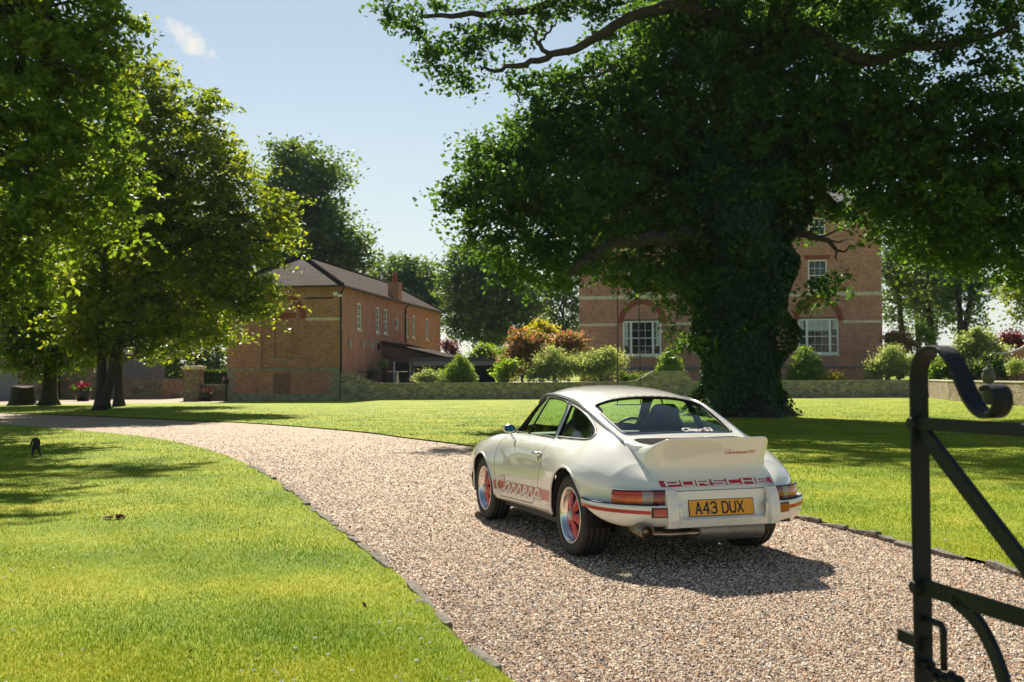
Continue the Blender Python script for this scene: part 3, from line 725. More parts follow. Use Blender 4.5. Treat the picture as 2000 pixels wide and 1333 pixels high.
    for i in range(ns):
        m = Mp_d[i]; e = Ed[i]
        for j, t in enumerate(ts):
            a = abs(t)
            q = max(0, (a-.70)/.30)
            # the corner stays full, then falls away quickly to the lid's edge
            wgt = 1-q**2.7 if q < 1 else 0
            s_ = .86-.16*min(1, i/(ns*.42)); q = max(0, (a-s_)/(1-s_)); wgt = 1-q**2.7 if q < 1 else 0
            k = wgt
            # arch of the deck across
            if a > 1.001:
                sv, sz = pchip(ROWS['c2'], np.array([e[0]])); LV[i, j] = (e[0], np.sign(t)*(sv[0]-.001), min(sz[0], e[2])-.004); continue
            mid = np.array([m[0]+.012*a*a, t*e[1], m[1]-.022*a*a*max(0, 1-i/(ns*.42))])
            LV[i, j] = mid*k+np.array([e[0], np.sign(t)*(e[1]-.004)*a if a < 1 else np.sign(t)*(e[1]-.004), e[2]+.001])*(1-k)
    LVf = LV.reshape(-1, 3)
    LF = [(i*nt_+j, i*nt_+j+1, (i+1)*nt_+j+1, (i+1)*nt_+j) for i in range(ns-1) for j in range(nt_-1)]
    me = bpy.data.meshes.new('engine_lid'); me.from_pydata([tuple(p) for p in LVf], [], LF); me.update()
    me.polygons.foreach_set('use_smooth', [True]*len(me.polygons))
    me.flip_normals()
    lid = link('engine_lid', me, M['paint'], car)
    lt = BVHTree.FromPolygons([tuple(p) for p in LVf], LF)
    def lid_top(u, v, off=0):
        h = lt.ray_cast(Vector((u, v, 1.5)), Vector((0, 0, -1)))
        return (h[0]+Vector((0, 0, 1))*off) if h[0] is not None else Vector((u, v, .87))
    def lid_back(v, z, off=0):
        h = lt.ray_cast(Vector((-1.6, v, z)), Vector((1, 0, 0)))
        if h[0] is None: return Vector((-.8, v, z))
        nn = h[1] if h[1].x < 0 else -h[1]
        return h[0]+nn*off
    # grille on the scoop
    gp = rounded([(-.348, -.45), (-.348, .45), (-.50, .455), (-.64, .39), (-.70, .25), (-.71, 0), (-.70, -.25), (-.64, -.39), (-.50, -.455)], .05, 5)
    mb = MB(); c0_ = lid_top(-.5, 0, .004)
    rings = [1, .85, .6, .3, .02]; nG = len(gp); Vv = []
    for rr in rings:
        for p in gp: Vv.append(lid_top(-.5+(p[0]+.5)*rr, p[1]*rr, .004))
    mb.add(Vv, [(a*nG+k, a*nG+(k+1) % nG, (a+1)*nG+(k+1) % nG, (a+1)*nG+k) for a in range(len(rings)-1) for k in range(nG)], 0, True)
    mb.build('grille', M['grille'], lid)
    # lettering in negative on a red band above the lid's lower edge
    bk = lambda v, z, o: lid_back(v, z, .002+o)
    mb = MB(); vs = np.linspace(.452, -.452, 60); Vv = []
    zb0, zb1 = .592, .634
    for v in vs: Vv += [bk(v*(1+(0)), zb1, 0), bk(v, (zb0+zb1)/2, 0), bk(v, zb0, 0)]
    mb.add(Vv, [(3*i+k, 3*i+k+1, 3*i+4+k, 3*i+3+k) for i in range(59) for k in range(2)], 0, True)
    mb.build('rear_band', M['redfilm'], lid)
    # block letters drawn with straight strokes, unit 1 x 1
    BL = {'P': [[(0, 0), (0, 1), (.95, 1), (.95, .42), (0, .42)]], 'O': [[(0, .06), (0, 1), (.95, 1), (.95, .0), (0, 0)]],
          'R': [[(0, 0), (0, 1), (.9, 1), (.9, .5), (0, .5)], [(.45, .5), (.95, 0)]], 'S': [[(.95, 1), (0, 1), (0, .5), (.95, .5), (.95, 0), (0, 0)]],
          'C': [[(.95, 1), (0, 1), (0, 0), (.95, 0)]], 'H': [[(0, 0), (0, 1)], [(.95, 0), (.95, 1)], [(0, .5), (.95, .5)]], 'E': [[(.95, 1), (0, 1), (0, 0), (.95, 0)], [(0, .5), (.8, .5)]]}
    mb = MB(); wl = .098; gap = .122; x = .405
    for ch in 'PORSCHE':
        for s in BL[ch]:
            pts = []
            for a, b in zip(s[:-1], s[1:]):
                for t in (0, .33, .66): pts.append((a[0]+(b[0]-a[0])*t, a[1]+(b[1]-a[1])*t))
            pts.append(s[-1])
            for a, b in zip(pts[:-1], pts[1:]):
                A_ = (x-a[0]*wl, .597+a[1]*.032); B_ = (x-b[0]*wl, .597+b[1]*.032)
                ver = abs(a[0]-b[0]) < 1e-6
                d = np.array(B_)-np.array(A_); d = d/(np.linalg.norm(d)+1e-9)*.003
                ribbon(mb, [np.array(A_)-d, np.array(B_)+d], .018 if ver else .0085, bk, 0, .0015)
        x -= gap
    mb.build('band_lettering', M['whitefilm'], lid)
    # small script on the tail
    st, wd = script_word('Carrera'); mb = MB(); s0 = .185/wd
    for s in st: ribbon(mb, [(-.075-p[0]*s0-p[1]*.008, .815+p[1]*.0125) for p in s], .0042, bk, 0, .0)
    xo = -.075-.185-.010
    for ch in 'RSR':
        for s in BL[ch]:
            for a, b in zip(s[:-1], s[1:]):
                ribbon(mb, [(xo-a[0]*.016-a[1]*.006, .815+a[1]*.019), (xo-b[0]*.016-b[1]*.006, .815+b[1]*.019)], .0028, bk, 0, .0)
        xo -= .021
    mb.build('tail_script', M['redfilm'], lid)
    # sticker at the foot of the rear window
    try:
        cu = bpy.data.curves.new('sticker', 'FONT'); cu.body = 'Clique53'; cu.size = .078; cu.offset = .0022; cu.extrude = 0
        to = bpy.data.objects.new('tmp', cu); COL.objects.link(to)
        dg = bpy.context.evaluated_depsgraph_get(); me = bpy.data.meshes.new_from_object(to.evaluated_get(dg))
        bpy.data.objects.remove(to)
        for v in me.vertices:
            vv = -.045-v.co.x*.95; uu = -.213+v.co.y*.9
            p = top(uu, vv, .003); v.co = p
        link('window_sticker', me, simple('sticker_white', (.75, .68, .66), rough=.5), car)
    except Exception as e: print('sticker', e)
    # ---- rear bumper
    def bpath(s):      # half path in plan from the arch (s=0) to the centre (s=1)
        K = [(-.355, .868), (-.47, .872), (-.60, .845), (-.73, .765), (-.83, .65), (-.895, .52), (-.925, .40), (-.938, .2), (-.94, 0)]
        return catmull(K, 8)
    path = bpath(0); npth = len(path)
    prof = [(-.045, .484), (-.012, .489), (.0, .485), (.006, .476), (.007, .466), (.007, .435), (.006, .41), (-.002, .375), (-.018, .342), (-.05, .318), (-.09, .312)]
    for sgn in (1, -1):
        Vv = []; Vs_ = []
        for i, p in enumerate(path[:int(npth*.80)]):
            a = path[max(i-1, 0)]; b = path[min(i+1, npth-1)]; t = np.array(b)-np.array(a); t = t/np.linalg.norm(t)
            n = np.array([t[1], -t[0]]);
            if n[1] < 0 and p[1] > .5: n = -n
            if p[1] <= .5 and n[0] > 0: n = -n
            dst = -.355-p[0]
            lift = max(0, 1-dst/.42)**1.5*.13; drop = -.016*min(1, i/(npth*.55))
            for q, (o_, z_) in enumerate(prof):
                zz = z_+drop*max(0, (z_-.312)/.17)+lift*max(0, (.478-z_)/.166)
                Vv.append((p[0]+n[0]*o_, sgn*(p[1]+n[1]*o_), zz))
        k = len(prof); m_ = len(Vv)//k
        mb = MB(); mb.add(Vv, [(i*k+j, i*k+j+1, (i+1)*k+j+1, (i+1)*k+j) for i in range(m_-1) for j in range(k-1)], 0, True)
        bmp = mb.build('rear_bumper', M['paint'], car)
        # red stripe strip
        mb = MB(); Vv = []
        idxs = [i for i in range(2, m_) if path[i][1] > .55]
        for i in idxs:
            p = path[i]; a = path[max(i-1, 0)]; b = path[min(i+1, npth-1)]; t = np.array(b)-np.array(a); t = t/np.linalg.norm(t); n = np.array([t[1], -t[0]])
            if n[1] < 0: n = -n
            z0_ = .449+.010*max(0, min(1, (i-2)/12)); lo = .424+.016*max(0, 1-i/6)
            for z_ in (.462-.028*min(1, i/(npth*.6)), .438-.030*min(1, i/(npth*.6))): Vv.append((p[0]+n[0]*.009, sgn*(p[1]+n[1]*.009), z_))
        mb.add(Vv, [(2*i, 2*i+1, 2*i+3, 2*i+2) for i in range(len(idxs)-1)], 0, True)
        mb.build('bumper_stripe', M['redfilm'], bmp)
        # black rubber joint above bumper
        mb = MB(); mb.tube([Vector((p[0]+.006, sgn*(p[1]-.006), .487-.016*min(1, i/(npth*.55)))) for i, p in enumerate(path[:int(npth*.66)])], .008, 6); mb.build('bumper_joint', M['rubber'], car)
        # reflector on the bumper
        mb = MB(); mr = MB()
        def bsurf(v, z, o):
            ps = [p for p in path]; us_ = np.interp(v, [p[1] for p in ps[::-1]], [p[0] for p in ps[::-1]])
            return Vector((us_-o, sgn*v, z))
        def slab(mbx, v0, v1, z0, z1, o0, o1):
            P8 = [bsurf(v0, z0, o0), bsurf(v1, z0, o0), bsurf(v1, z1, o0), bsurf(v0, z1, o0), bsurf(v0, z0, o1), bsurf(v1, z0, o1), bsurf(v1, z1, o1), bsurf(v0, z1, o1)]
            mbx.add(P8, [(0, 1, 2, 3), (4, 5, 6, 7), (0, 1, 5, 4), (1, 2, 6, 5), (2, 3, 7, 6), (3, 0, 4, 7)])
        slab(mb, .448, .553, .388, .458, -.01, .016); ro = mb.build('reflector', M['rubber'], bmp, .003)
        slab(mr, .456, .545, .396, .450, .0165, .0205); mr.build('lens', M['lred'], ro, .002)
        # tail lamp
        lp = catmull([(-.655, .748), (-.70, .728), (-.76, .672), (-.815, .59), (-.855, .50), (-.876, .440)], 8)
        def lamp(name, mat, i0, i1, z0, z1, o, parent, hgt=None, bulge=.010):
            Vv = []; seg = lp[i0:i1+1]; kk = 7
            for i, p in enumerate(seg):
                g = i0+i; a = lp[max(g-1, 0)]; b = lp[min(g+1, len(lp)-1)]; t = np.array(b)-np.array(a); t /= np.linalg.norm(t)
                n = np.array([-t[1], t[0]]); n = n if n[0] < 0 or n[1] > 0 else -n
                if n[0] > 0: n = -n
                for j in range(kk):
                    f = j/(kk-1); zt = z1-(.010 if g < 2 else 0)*(2-g)/2
                    Vv.append((p[0]+n[0]*(o+bulge*sin(pi*f)), sgn*(p[1]+n[1]*(o+bulge*sin(pi*f))), z0+(zt-z0)*f))
            mbx = MB(); ms = len(seg)
            mbx.add(Vv, [(i*kk+j, i*kk+j+1, (i+1)*kk+j+1, (i+1)*kk+j) for i in range(ms-1) for j in range(kk-1)], 0, True)
            return mbx.build(name, mat, parent)
        nl = len(lp)-1
        hs = lamp('tail_lamp', M['rubber'], 0, nl, .468, .574, .002, car, bulge=.006)
        ed = MB()
        for zz in (.470, .573):
            ed.tube([Vector((p[0]-.010, sgn*(p[1]+.003), zz-(.012 if (i < 2 and zz > .5) else 0))) for i, p in enumerate(lp)], .006, 6)
        for pp in (lp[0], lp[-1]):
            ed.tube([Vector((pp[0]-.010, sgn*(pp[1]+.003), .470)), Vector((pp[0]-.010, sgn*(pp[1]+.003), .571))], .006, 6)
        ed.build('lamp_seal', M['rubber'], hs)
        c1 = int(nl*.60); c2_ = int(nl*.76)
        lamp('amber_lens', M['lamb'], 1, c1, .478, .540, .008, hs)
        lamp('red_lens', M['lred'], 1, c1, .540, .567, .010, hs, bulge=.006)
        lamp('clear_lens', M['lclr'], c1, c2_, .478, .567, .008, hs)
        lamp('inner_red_lens', M['ldrk'], c2_, nl-1, .478, .567, .008, hs)
        # overrider
        mb = MB(); ov = [(-.872, .585, .035), (-.905, .575, .041), (-.935, .52, .043), (-.955, .44, .045), (-.960, .37, .045), (-.945, .312, .042), (-.88, .305, .04)]
        Vv = []
        for (u, z, hw) in ov:
            cy_ = .405
            for dv, du in ((-hw, .05), (-hw, .012), (-hw*.72, 0), (hw*.72, 0), (hw, .012), (hw, .05)): Vv.append((u+du, sgn*(cy_+dv), z))
        mb.add(Vv, [(i*6+j, i*6+j+1, (i+1)*6+j+1, (i+1)*6+j) for i in range(len(ov)-1) for j in range(5)], 0, False)
        mb.add([Vv[j] for j in range(6)], [(0, 1, 2, 3, 4, 5)]); mb.add([Vv[len(Vv)-6+j] for j in range(6)], [(0, 1, 2, 3, 4, 5)])
        mb.build('overrider', M['paint'], car, .006)
    # centre panel behind the plate
    cp = [(-.868, .562), (-.870, .558), (-.874, .50), (-.884, .42), (-.890, .385), (-.925, .368), (-.930, .362), (-.918, .312), (-.905, .306), (-.86, .306)]
    mb = MB(); vv = np.linspace(-.40, .40, 11); Vv = [(u, v, z) for (u, z) in cp for v in vv]
    mb.add(Vv, [(i*11+j, i*11+j+1, (i+1)*11+j+1, (i+1)*11+j) for i in range(len(cp)-1) for j in range(10)], 0, False)
    mb.build('rear_panel', M['paint'], car)
    # tail closing panel (dark), floor pan
    mb = MB(); mb.box(-.86, -.80, -.44, .44, .33, .56); mb.box(-.80, -.60, -.62, .62, .30, .50); mb.box(-.62, -.36, -.60, .60, .22, .44); mb.box(-.36, .42, -.56, .56, .20, .36); mb.box(.42, 1.9, -.74, .74, .19, .26); mb.box(1.9, 2.6, -.54, .54, .2, .36); mb.box(2.6, 3.15, -.6, .6, .22, .34)
    mb.build('floor_pan', M['dark'], car)
    # number plate
    def pl(v, z, o): # z 0..1 from the bottom
        return Vector((-.893+.023*z-o, v, .387+.108*z))
    mb = MB(); mb.add([pl(.262, -.04, .0), pl(-.262, -.04, .0), pl(-.262, 1.04, 0), pl(.262, 1.04, 0), pl(.262, -.04, .006), pl(-.262, -.04, .006), pl(-.262, 1.04, .006), pl(.262, 1.04, .006)], [(0, 1, 2, 3), (4, 5, 6, 7), (0, 1, 5, 4), (1, 2, 6, 5), (2, 3, 7, 6), (3, 0, 4, 7)])
    po = mb.build('number_plate', M['dark'], car)
    mb = MB(); mb.add([pl(.257, .0, .0075), pl(-.257, .0, .0075), pl(-.257, 1, .0075), pl(.257, 1, .0075)], [(0, 1, 2, 3)]); mb.build('plate_face', M['amberplate'], po)
    CH = {'A': ([[(0, 0), (.5, 1), (1, 0)], [(.2, .33), (.8, .33)]], 1), '4': ([[(.78, 0), (.78, 1), (.0, .32), (1, .32)]], 1), 'D': ([[(0, 0), (0, 1), (.5, 1), (.82, .93), (1, .7), (1, .3), (.82, .07), (.5, 0), (0, 0)]], 1),
          '3': ([[(.02, .86), (.25, 1), (.7, 1), (.95, .84), (.93, .65), (.7, .53), (.4, .53)], [(.7, .53), (.97, .42), (1, .2), (.78, .02), (.3, 0), (0, .14)]], 1), 'U': ([[(0, 1), (0, .25), (.2, .02), (.8, .02), (1, .25), (1, 1)]], 1), 'X': ([[(0, 0), (1, 1)], [(0, 1), (1, 0)]], 1)}
    mb = MB(); x = .207
    for ch in 'A43 DUX':
        if ch == ' ': x -= .030; continue
        for s in CH[ch][0]:
            for a, b in zip(s[:-1], s[1:]):
                A_ = np.array((x-a[0]*.044, .14+a[1]*.70)); B_ = np.array((x-b[0]*.044, .14+b[1]*.70))
                # strokes in metres
                a2 = np.array((A_[0], A_[1]*.108)); b2 = np.array((B_[0], B_[1]*.108)); d = (b2-a2)/(np.linalg.norm(b2-a2)+1e-9)*.0045
                ribbon(mb, [a2-d, b2+d], .0125, lambda v, z, o: pl(v, z/.108, o), 0, .0088)
        x -= .061
    mb.build('plate_lettering', M['ink'], po)
    # exhaust
    mb = MB(); Mx = Matrix.Translation((-.80, -.10, .272)) @ Matrix.Rotation(pi/2, 4, 'X')
    mb.revolve([(0, -.27), (.05, -.27), (.072, -.262), (.077, -.25), (.077, .25), (.072, .262), (.05, .27), (0, .27)], Mx, 36); mb.build('muffler', M['silver'], car)
    mb = MB(); mb.tube([(-.84, .14, .262), (-.86, .20, .262), (-.865, .40, .262), (-.86, .50, .268), (-.83, .56, .275), (-.78, .60, .285)], .021, 12); mb.build('exhaust_pipe', M['bronze'], car)
    mb = MB(); Mx = Matrix.Translation((-.94, .612, .295)) @ Matrix.Rotation(pi/2, 4, 'Y') @ Matrix.Diagonal((1.12, 1.12, 1, 1))
    mb.revolve([(.034, .02), (.036, .0), (.044, -.006), (.050, .004), (.050, .10), (.04, .22)], Mx, 28)
    mb.revolve([(.036, .0), (.034, .06), (0, .06)], Mx, 28); tip = mb.build('exhaust_tip', M['soot'], car)
    # ---- wheels
    def wheel(u, sgn, R, vout, W, rimR):
        wr = empty('wheel', (u, sgn*(vout-W/2), R)); wr.parent = car
        hw = W/2
        def Mf(): return Matrix.Rotation(-pi/2*sgn, 4, 'X')     # local z -> +-y outward
        mb = MB()
        pf = [(rimR-.004, -hw+.03), (rimR+.012, -hw+.012), (rimR+.05, -hw), (R-.028, -hw+.004), (R-.009, -hw+.016), (R-.002, -hw+.034)]
        gx = [-.60, -.22, .18, .56]
        for g in gx:
            c = g*hw; pf += [(R, c-.006), (R-.0085, c-.0045), (R-.0085, c+.0045), (R, c+.006)]
        pf += [(R-.002, hw-.034), (R-.009, hw-.016), (R-.028, hw-.004), (rimR+.05, hw), (rimR+.035, hw-.001), (rimR+.012, hw-.012), (rimR-.004, hw-.022)]
        mb.revolve(pf, Mf(), 72); ty = mb.build('tyre', M['tyre'], wr)
        # sipes: thin slanted cuts across the tread
        mb = MB()
        for k in range(46):
            a = 2*pi*k/46
            for (c0, c1, sl_) in ((-.58, -.26, .05), (-.18, .14, -.05), (.22, .52, .05)):
                P4 = []
                for (h_, da) in ((c0*hw, 0), (c0*hw, .012), (c1*hw, sl_+.012), (c1*hw, sl_)):
                    P4.append(Mf() @ Vector(((R+.0006)*cos(a+da), (R+.0006)*sin(a+da), h_)))
                mb.add(P4, [(0, 1, 2, 3)])
        mb.build('tread_sipes', M['dark'], ty)
        rim = empty('rim', (0, 0, 0)); rim.parent = wr
        mb = MB()
        mb.revolve([(rimR+.004, hw-.024), (rimR+.011, hw-.016), (rimR+.011, hw-.008), (rimR+.004, hw-.006), (rimR-.006, hw-.012), (rimR-.012, hw-.03), (rimR-.016, hw-.045), (rimR-.026, hw-.058), (rimR-.036, hw-.10), (rimR-.045, -hw+.03)], Mf(), 72)
        mb.build('rim_barrel', M['polish'], rim)
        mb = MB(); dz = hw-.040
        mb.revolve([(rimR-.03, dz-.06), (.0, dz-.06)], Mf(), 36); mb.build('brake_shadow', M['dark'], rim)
        # five petals
        mb = MB(); Lp = rimR-.030
        pet = [(.045, .032), (.075, .040), (.10, .044), (.125, .050), (Lp-.02, .058), (Lp, .052)]
        for k in range(5):
            a = 2*pi*k/5+.35; ca, sa = cos(a), sin(a)
            Vv = []
            for i, (r, w_) in enumerate(pet):
                hgt = dz+.018-.030*(i/(len(pet)-1))
                for s_, dn in ((-1, -.012), (-.62, 0), (0, .004), (.62, 0), (1, -.012)):
                    Vv.append(Mf() @ Vector((r*ca-s_*w_*sa, r*sa+s_*w_*ca, hgt+dn)))
            mb.add(Vv, [(i*5+j, i*5+j+1, (i+1)*5+j+1, (i+1)*5+j) for i in range(len(pet)-1) for j in range(4)], 0, True)
        mb.revolve([(.062, dz-.02), (.060, dz+.012), (.045, dz+.022), (.0, dz+.022)], Mf(), 36)
        mb.revolve([(Lp+.004, dz-.035), (Lp+.004, dz-.018), (Lp-.012, dz-.014), (Lp-.016, dz-.035)], Mf(), 60)
        mb.build('wheel_spokes', M['red'], rim)
        mb = MB()
        for k in range(5):
            a = 2*pi*k/5+.35+pi/5; p = Mf() @ Vector((.066*cos(a), .066*sin(a), dz-.012)); q = Mf() @ Vector((.066*cos(a), .066*sin(a), dz+.012))
            mb = MB(); mb.tube([p, q], .010, 6); mb.build('wheel_nut', M['dark'], rim)
        mb = MB(); mb.revolve([(.037, dz+.015), (.037, dz+.034), (.031, dz+.042), (0, dz+.043)], Mf(), 30); mb.build('centre_cap', M['capwhite'], rim)
        mb = MB(); a = 2.25 if sgn > 0 else .8
        mb.tube([Mf() @ Vector(((rimR-.02)*cos(a), (rimR-.02)*sin(a), hw-.055)), Mf() @ Vector(((rimR-.04)*cos(a), (rimR-.04)*sin(a), hw-.02))], .004, 6); mb.build('valve', M['dark'], rim)
    for sgn in (1, -1):
        wheel(0.0, sgn, .315, .832, .245, .208); wheel(2.272, sgn, .308, .838, .205, .203)
    # ---- mirror
    for sgn in (1, -1):
        mr = MB(); c = Vector((1.50, sgn*.83, .915))
        mr.revolve([(0, .022), (.02, .021), (.038, .014), (.046, .0), (.045, -.02), (.040, -.026)], Matrix.Translation(c) @ Matrix.Rotation(pi/2, 4, 'Y') @ Matrix.Diagonal((.85, 1.25, 1.2, 1)), 24)
        mr.tube([c+Vector((0, -.01*sgn, -.035)), (1.535, sgn*.79, .85), (1.54, sgn*.762, .825)], [.009, .011, .02], 8)
        mo = mr.build('door_mirror', M['chrome'], car)
        mg = MB(); mg.revolve([(.0, -.0255), (.0385, -.0255)], Matrix.Translation(c) @ Matrix.Rotation(pi/2, 4, 'Y') @ Matrix.Diagonal((.85, 1.25, 1.2, 1)), 24); mg.build('mirror_glass', simple('mirror_glass', (.25, .5, .55), rough=.03, metal=1), mo)
    # ---- headlamps and front details (the far end)
    for sgn in (1, -1):
        c = Vector((3.02, sgn*.585, .60)); mb = MB()
        mb.revolve([(.105, -.02), (.108, .0), (.098, .012), (.09, .008)], Matrix.Translation(c) @ Matrix.Rotation(radians(62), 4, 'Y'), 32)
        hl = mb.build('headlamp', M['chrome'], car)
        mb = MB(); mb.revolve([(.095, .006), (.06, .018), (0, .022)], Matrix.Translation(c) @ Matrix.Rotation(radians(62), 4, 'Y'), 32); mb.build('lens', M['lclr'], hl)
        mb = MB(); mb.box(3.02, 3.10, sgn*.705-.03, sgn*.705+.02, .46, .51); mb.build('front_indicator', M['lred'], car, .008)
    # front bumper
    mb = MB(); Kf = catmull([(2.62, .838), (2.85, .795), (3.02, .75), (3.15, .66), (3.24, .5), (3.29, .25), (3.30, 0), (3.29, -.25), (3.24, -.5), (3.15, -.66), (3.02, -.75), (2.85, -.795), (2.62, -.838)], 5)
    pf = [(-.02, .44), (.012, .442), (.018, .43), (.018, .38), (.01, .30), (-.02, .25), (-.06, .24)]; Vv = []
    for i, p in enumerate(Kf):
        a = Kf[max(i-1, 0)]; b = Kf[min(i+1, len(Kf)-1)]; t = np.array(b)-np.array(a); t /= np.linalg.norm(t); n = np.array([t[1], -t[0]]); n = n if n@np.array([p[0]-2.2, p[1]]) > 0 else -n
        for o_, z_ in pf: Vv.append((p[0]+n[0]*o_, p[1]+n[1]*o_, z_))
    kk = len(pf); mb.add(Vv, [(i*kk+j, i*kk+j+1, (i+1)*kk+j+1, (i+1)*kk+j) for i in range(len(Kf)-1) for j in range(kk-1)], 0, True)
    fb = mb.build('front_bumper', M['paint'], car)
    mb = MB(); Vv = []
    for i, p in enumerate(Kf):
        a = Kf[max(i-1, 0)]; b = Kf[min(i+1, len(Kf)-1)]; t = np.array(b)-np.array(a); t /= np.linalg.norm(t); n = np.array([t[1], -t[0]]); n = n if n@np.array([p[0]-2.2, p[1]]) > 0 else -n
        for z_ in (.40, .375): Vv.append((p[0]+n[0]*.0205, p[1]+n[1]*.0205, z_))
    mb.add(Vv, [(2*i, 2*i+1, 2*i+3, 2*i+2) for i in range(len(Kf)-1)], 0, True); mb.build('bumper_stripe', M['redfilm'], fb)
    # ---- interior
    for sgn in (1, -1):
        s = MB()
        def cush(P, hw, th, n=12):
            P = [np.array(p, float) for p in P]; Vv = []
            for i, p in enumerate(P):
                t = P[min(i+1, len(P)-1)]-P[max(i-1, 0)]; t /= np.linalg.norm(t); nn = np.array([-t[1], t[0]])
                w_ = hw[i]; h_ = th[i]
                for k in range(n):
                    a = 2*pi*k/n; cx_ = abs(cos(a))**.6*np.sign(cos(a)); sx_ = abs(sin(a))**.6*np.sign(sin(a))
                    Vv.append((p[0]+nn[0]*sx_*h_, sgn*.36+cx_*w_, p[1]+nn[1]*sx_*h_))
            s.add(Vv, [(i*n+k, i*n+(k+1) % n, (i+1)*n+(k+1) % n, (i+1)*n+k) for i in range(len(P)-1) for k in range(n)], 0, True)
            s.add([Vv[k] for k in range(n)], [tuple(range(n))]); s.add([Vv[len(Vv)-n+k] for k in range(n)], [tuple(range(n))])
        cush([(1.52, .46), (1.40, .48), (1.0, .45), (.92, .47)], [.20, .24, .25, .2], [.05, .07, .08, .06])
        cush([(.95, .47), (.88, .60), (.82, .80), (.78, .95), (.76, 1.02), (.745, 1.10), (.74, 1.135)], [.22, .25, .25, .21, .15, .13, .09], [.06, .07, .065, .055, .045, .04, .03])
        s.build('front_seat', M['seat'], car)
    mb = MB(); mb.box(-.25, .25, -.55, .55, .60, .78); mb.box(.25, .62, -.55, .55, .35, .62); mb.box(1.62, 1.85, -.62, .62, .70, .86)
    mb.build('rear_bench_and_dashboard', M['seat'], car, .03)
    mb = MB(); mb.revolve([(.185+.014*cos(a), .014*sin(a)) for a in np.linspace(0, 2*pi, 9)], Matrix.Translation((1.50, -.36, .82)) @ Matrix.Rotation(radians(68), 4, 'Y'), 30)
    mb.tube([(1.50, -.36, .82), (1.75, -.36, .72)], .03, 8); mb.build('steering_wheel', M['seat'], car)
    mb = MB(); mb.box(1.36, 1.375, -.09, .09, 1.165, 1.215); mb.tube([(1.37, 0, 1.21), (1.40, 0, 1.26)], .008, 6); mb.build('rear_view_mirror', M['dark'], car, .006)
    # aerial-free wiper
    mb = MB(); mb.tube([(2.02, .1, .895), (1.95, .42, .90)], .006, 5); mb.tube([(2.02, -.35, .88), (1.97, -.02, .93)], .006, 5); mb.build('wiper', M['dark'], car)
    return car
build_car()
# ================================================================ buildings
def brick_mat(name, c1, c2, c3, mortar=(.30, .25, .20), scale=1.0, stain=.5):
    m, nt, o = newmat(name); L = nt.links.new
    b = N(nt, 'BsdfPrincipled', Roughness=.92); b.inputs['Specular IOR Level'].default_value = .15
    tcn = nt.nodes.new('ShaderNodeTexCoord'); sp = nt.nodes.new('ShaderNodeSeparateXYZ'); L(tcn.outputs['Object'], sp.inputs[0])
    ad = N(nt, 'Math', _operation='ADD'); L(sp.outputs['X'], ad.inputs[0]); L(sp.outputs['Y'], ad.inputs[1])
    cb = nt.nodes.new('ShaderNodeCombineXYZ'); L(ad.outputs[0], cb.inputs[0]); L(sp.outputs['Z'], cb.inputs[1])
    bt = N(nt, 'TexBrick', Scale=1.0*scale); bt.inputs['Brick Width'].default_value = .235; bt.inputs['Row Height'].default_value = .078
    bt.inputs['Mortar Size'].default_value = .007; bt.inputs['Mortar Smooth'].default_value = .3; bt.inputs['Bias'].default_value = 0
    bt.inputs['Color1'].default_value = (*c1, 1); bt.inputs['Color2'].default_value = (*c2, 1); bt.inputs['Mortar'].default_value = (*mortar, 1)
    L(cb.outputs[0], bt.inputs['Vector'])
    n1 = N(nt, 'TexNoise', Scale=1.3, Detail=6.0, Roughness=.65); L(tcn.outputs['Object'], n1.inputs['Vector'])
    n2 = N(nt, 'TexNoise', Scale=9.0, Detail=3.0); L(cb.outputs[0], n2.inputs['Vector'])
    mxa = N(nt, 'MixRGB'); L(ramp(nt, n2.outputs['Fac'], [(.5, (0, 0, 0)), (.66, (.8, .8, .8))]), mxa.inputs[0]); L(bt.outputs['Color'], mxa.inputs[1]); mxa.inputs[2].default_value = (*c3, 1)
    ml = N(nt, 'MixRGB'); ml.blend_type = 'MULTIPLY'; ml.inputs[0].default_value = stain
    L(mxa.outputs[0], ml.inputs[1]); L(ramp(nt, n1.outputs['Fac'], [(.30, (.38, .38, .39)), (.5, (.9, .88, .86)), (.68, (1.2, 1.12, 1.05))]), ml.inputs[2])
    L(ml.outputs[0], b.inputs['Base Color'])
    bp_ = N(nt, 'Bump', Strength=.5, Distance=.01); L(bt.outputs['Fac'], bp_.inputs['Height']); bp_.invert = True; L(bp_.outputs[0], b.inputs['Normal'])
    L(b.outputs[0], o.inputs[0]); return m
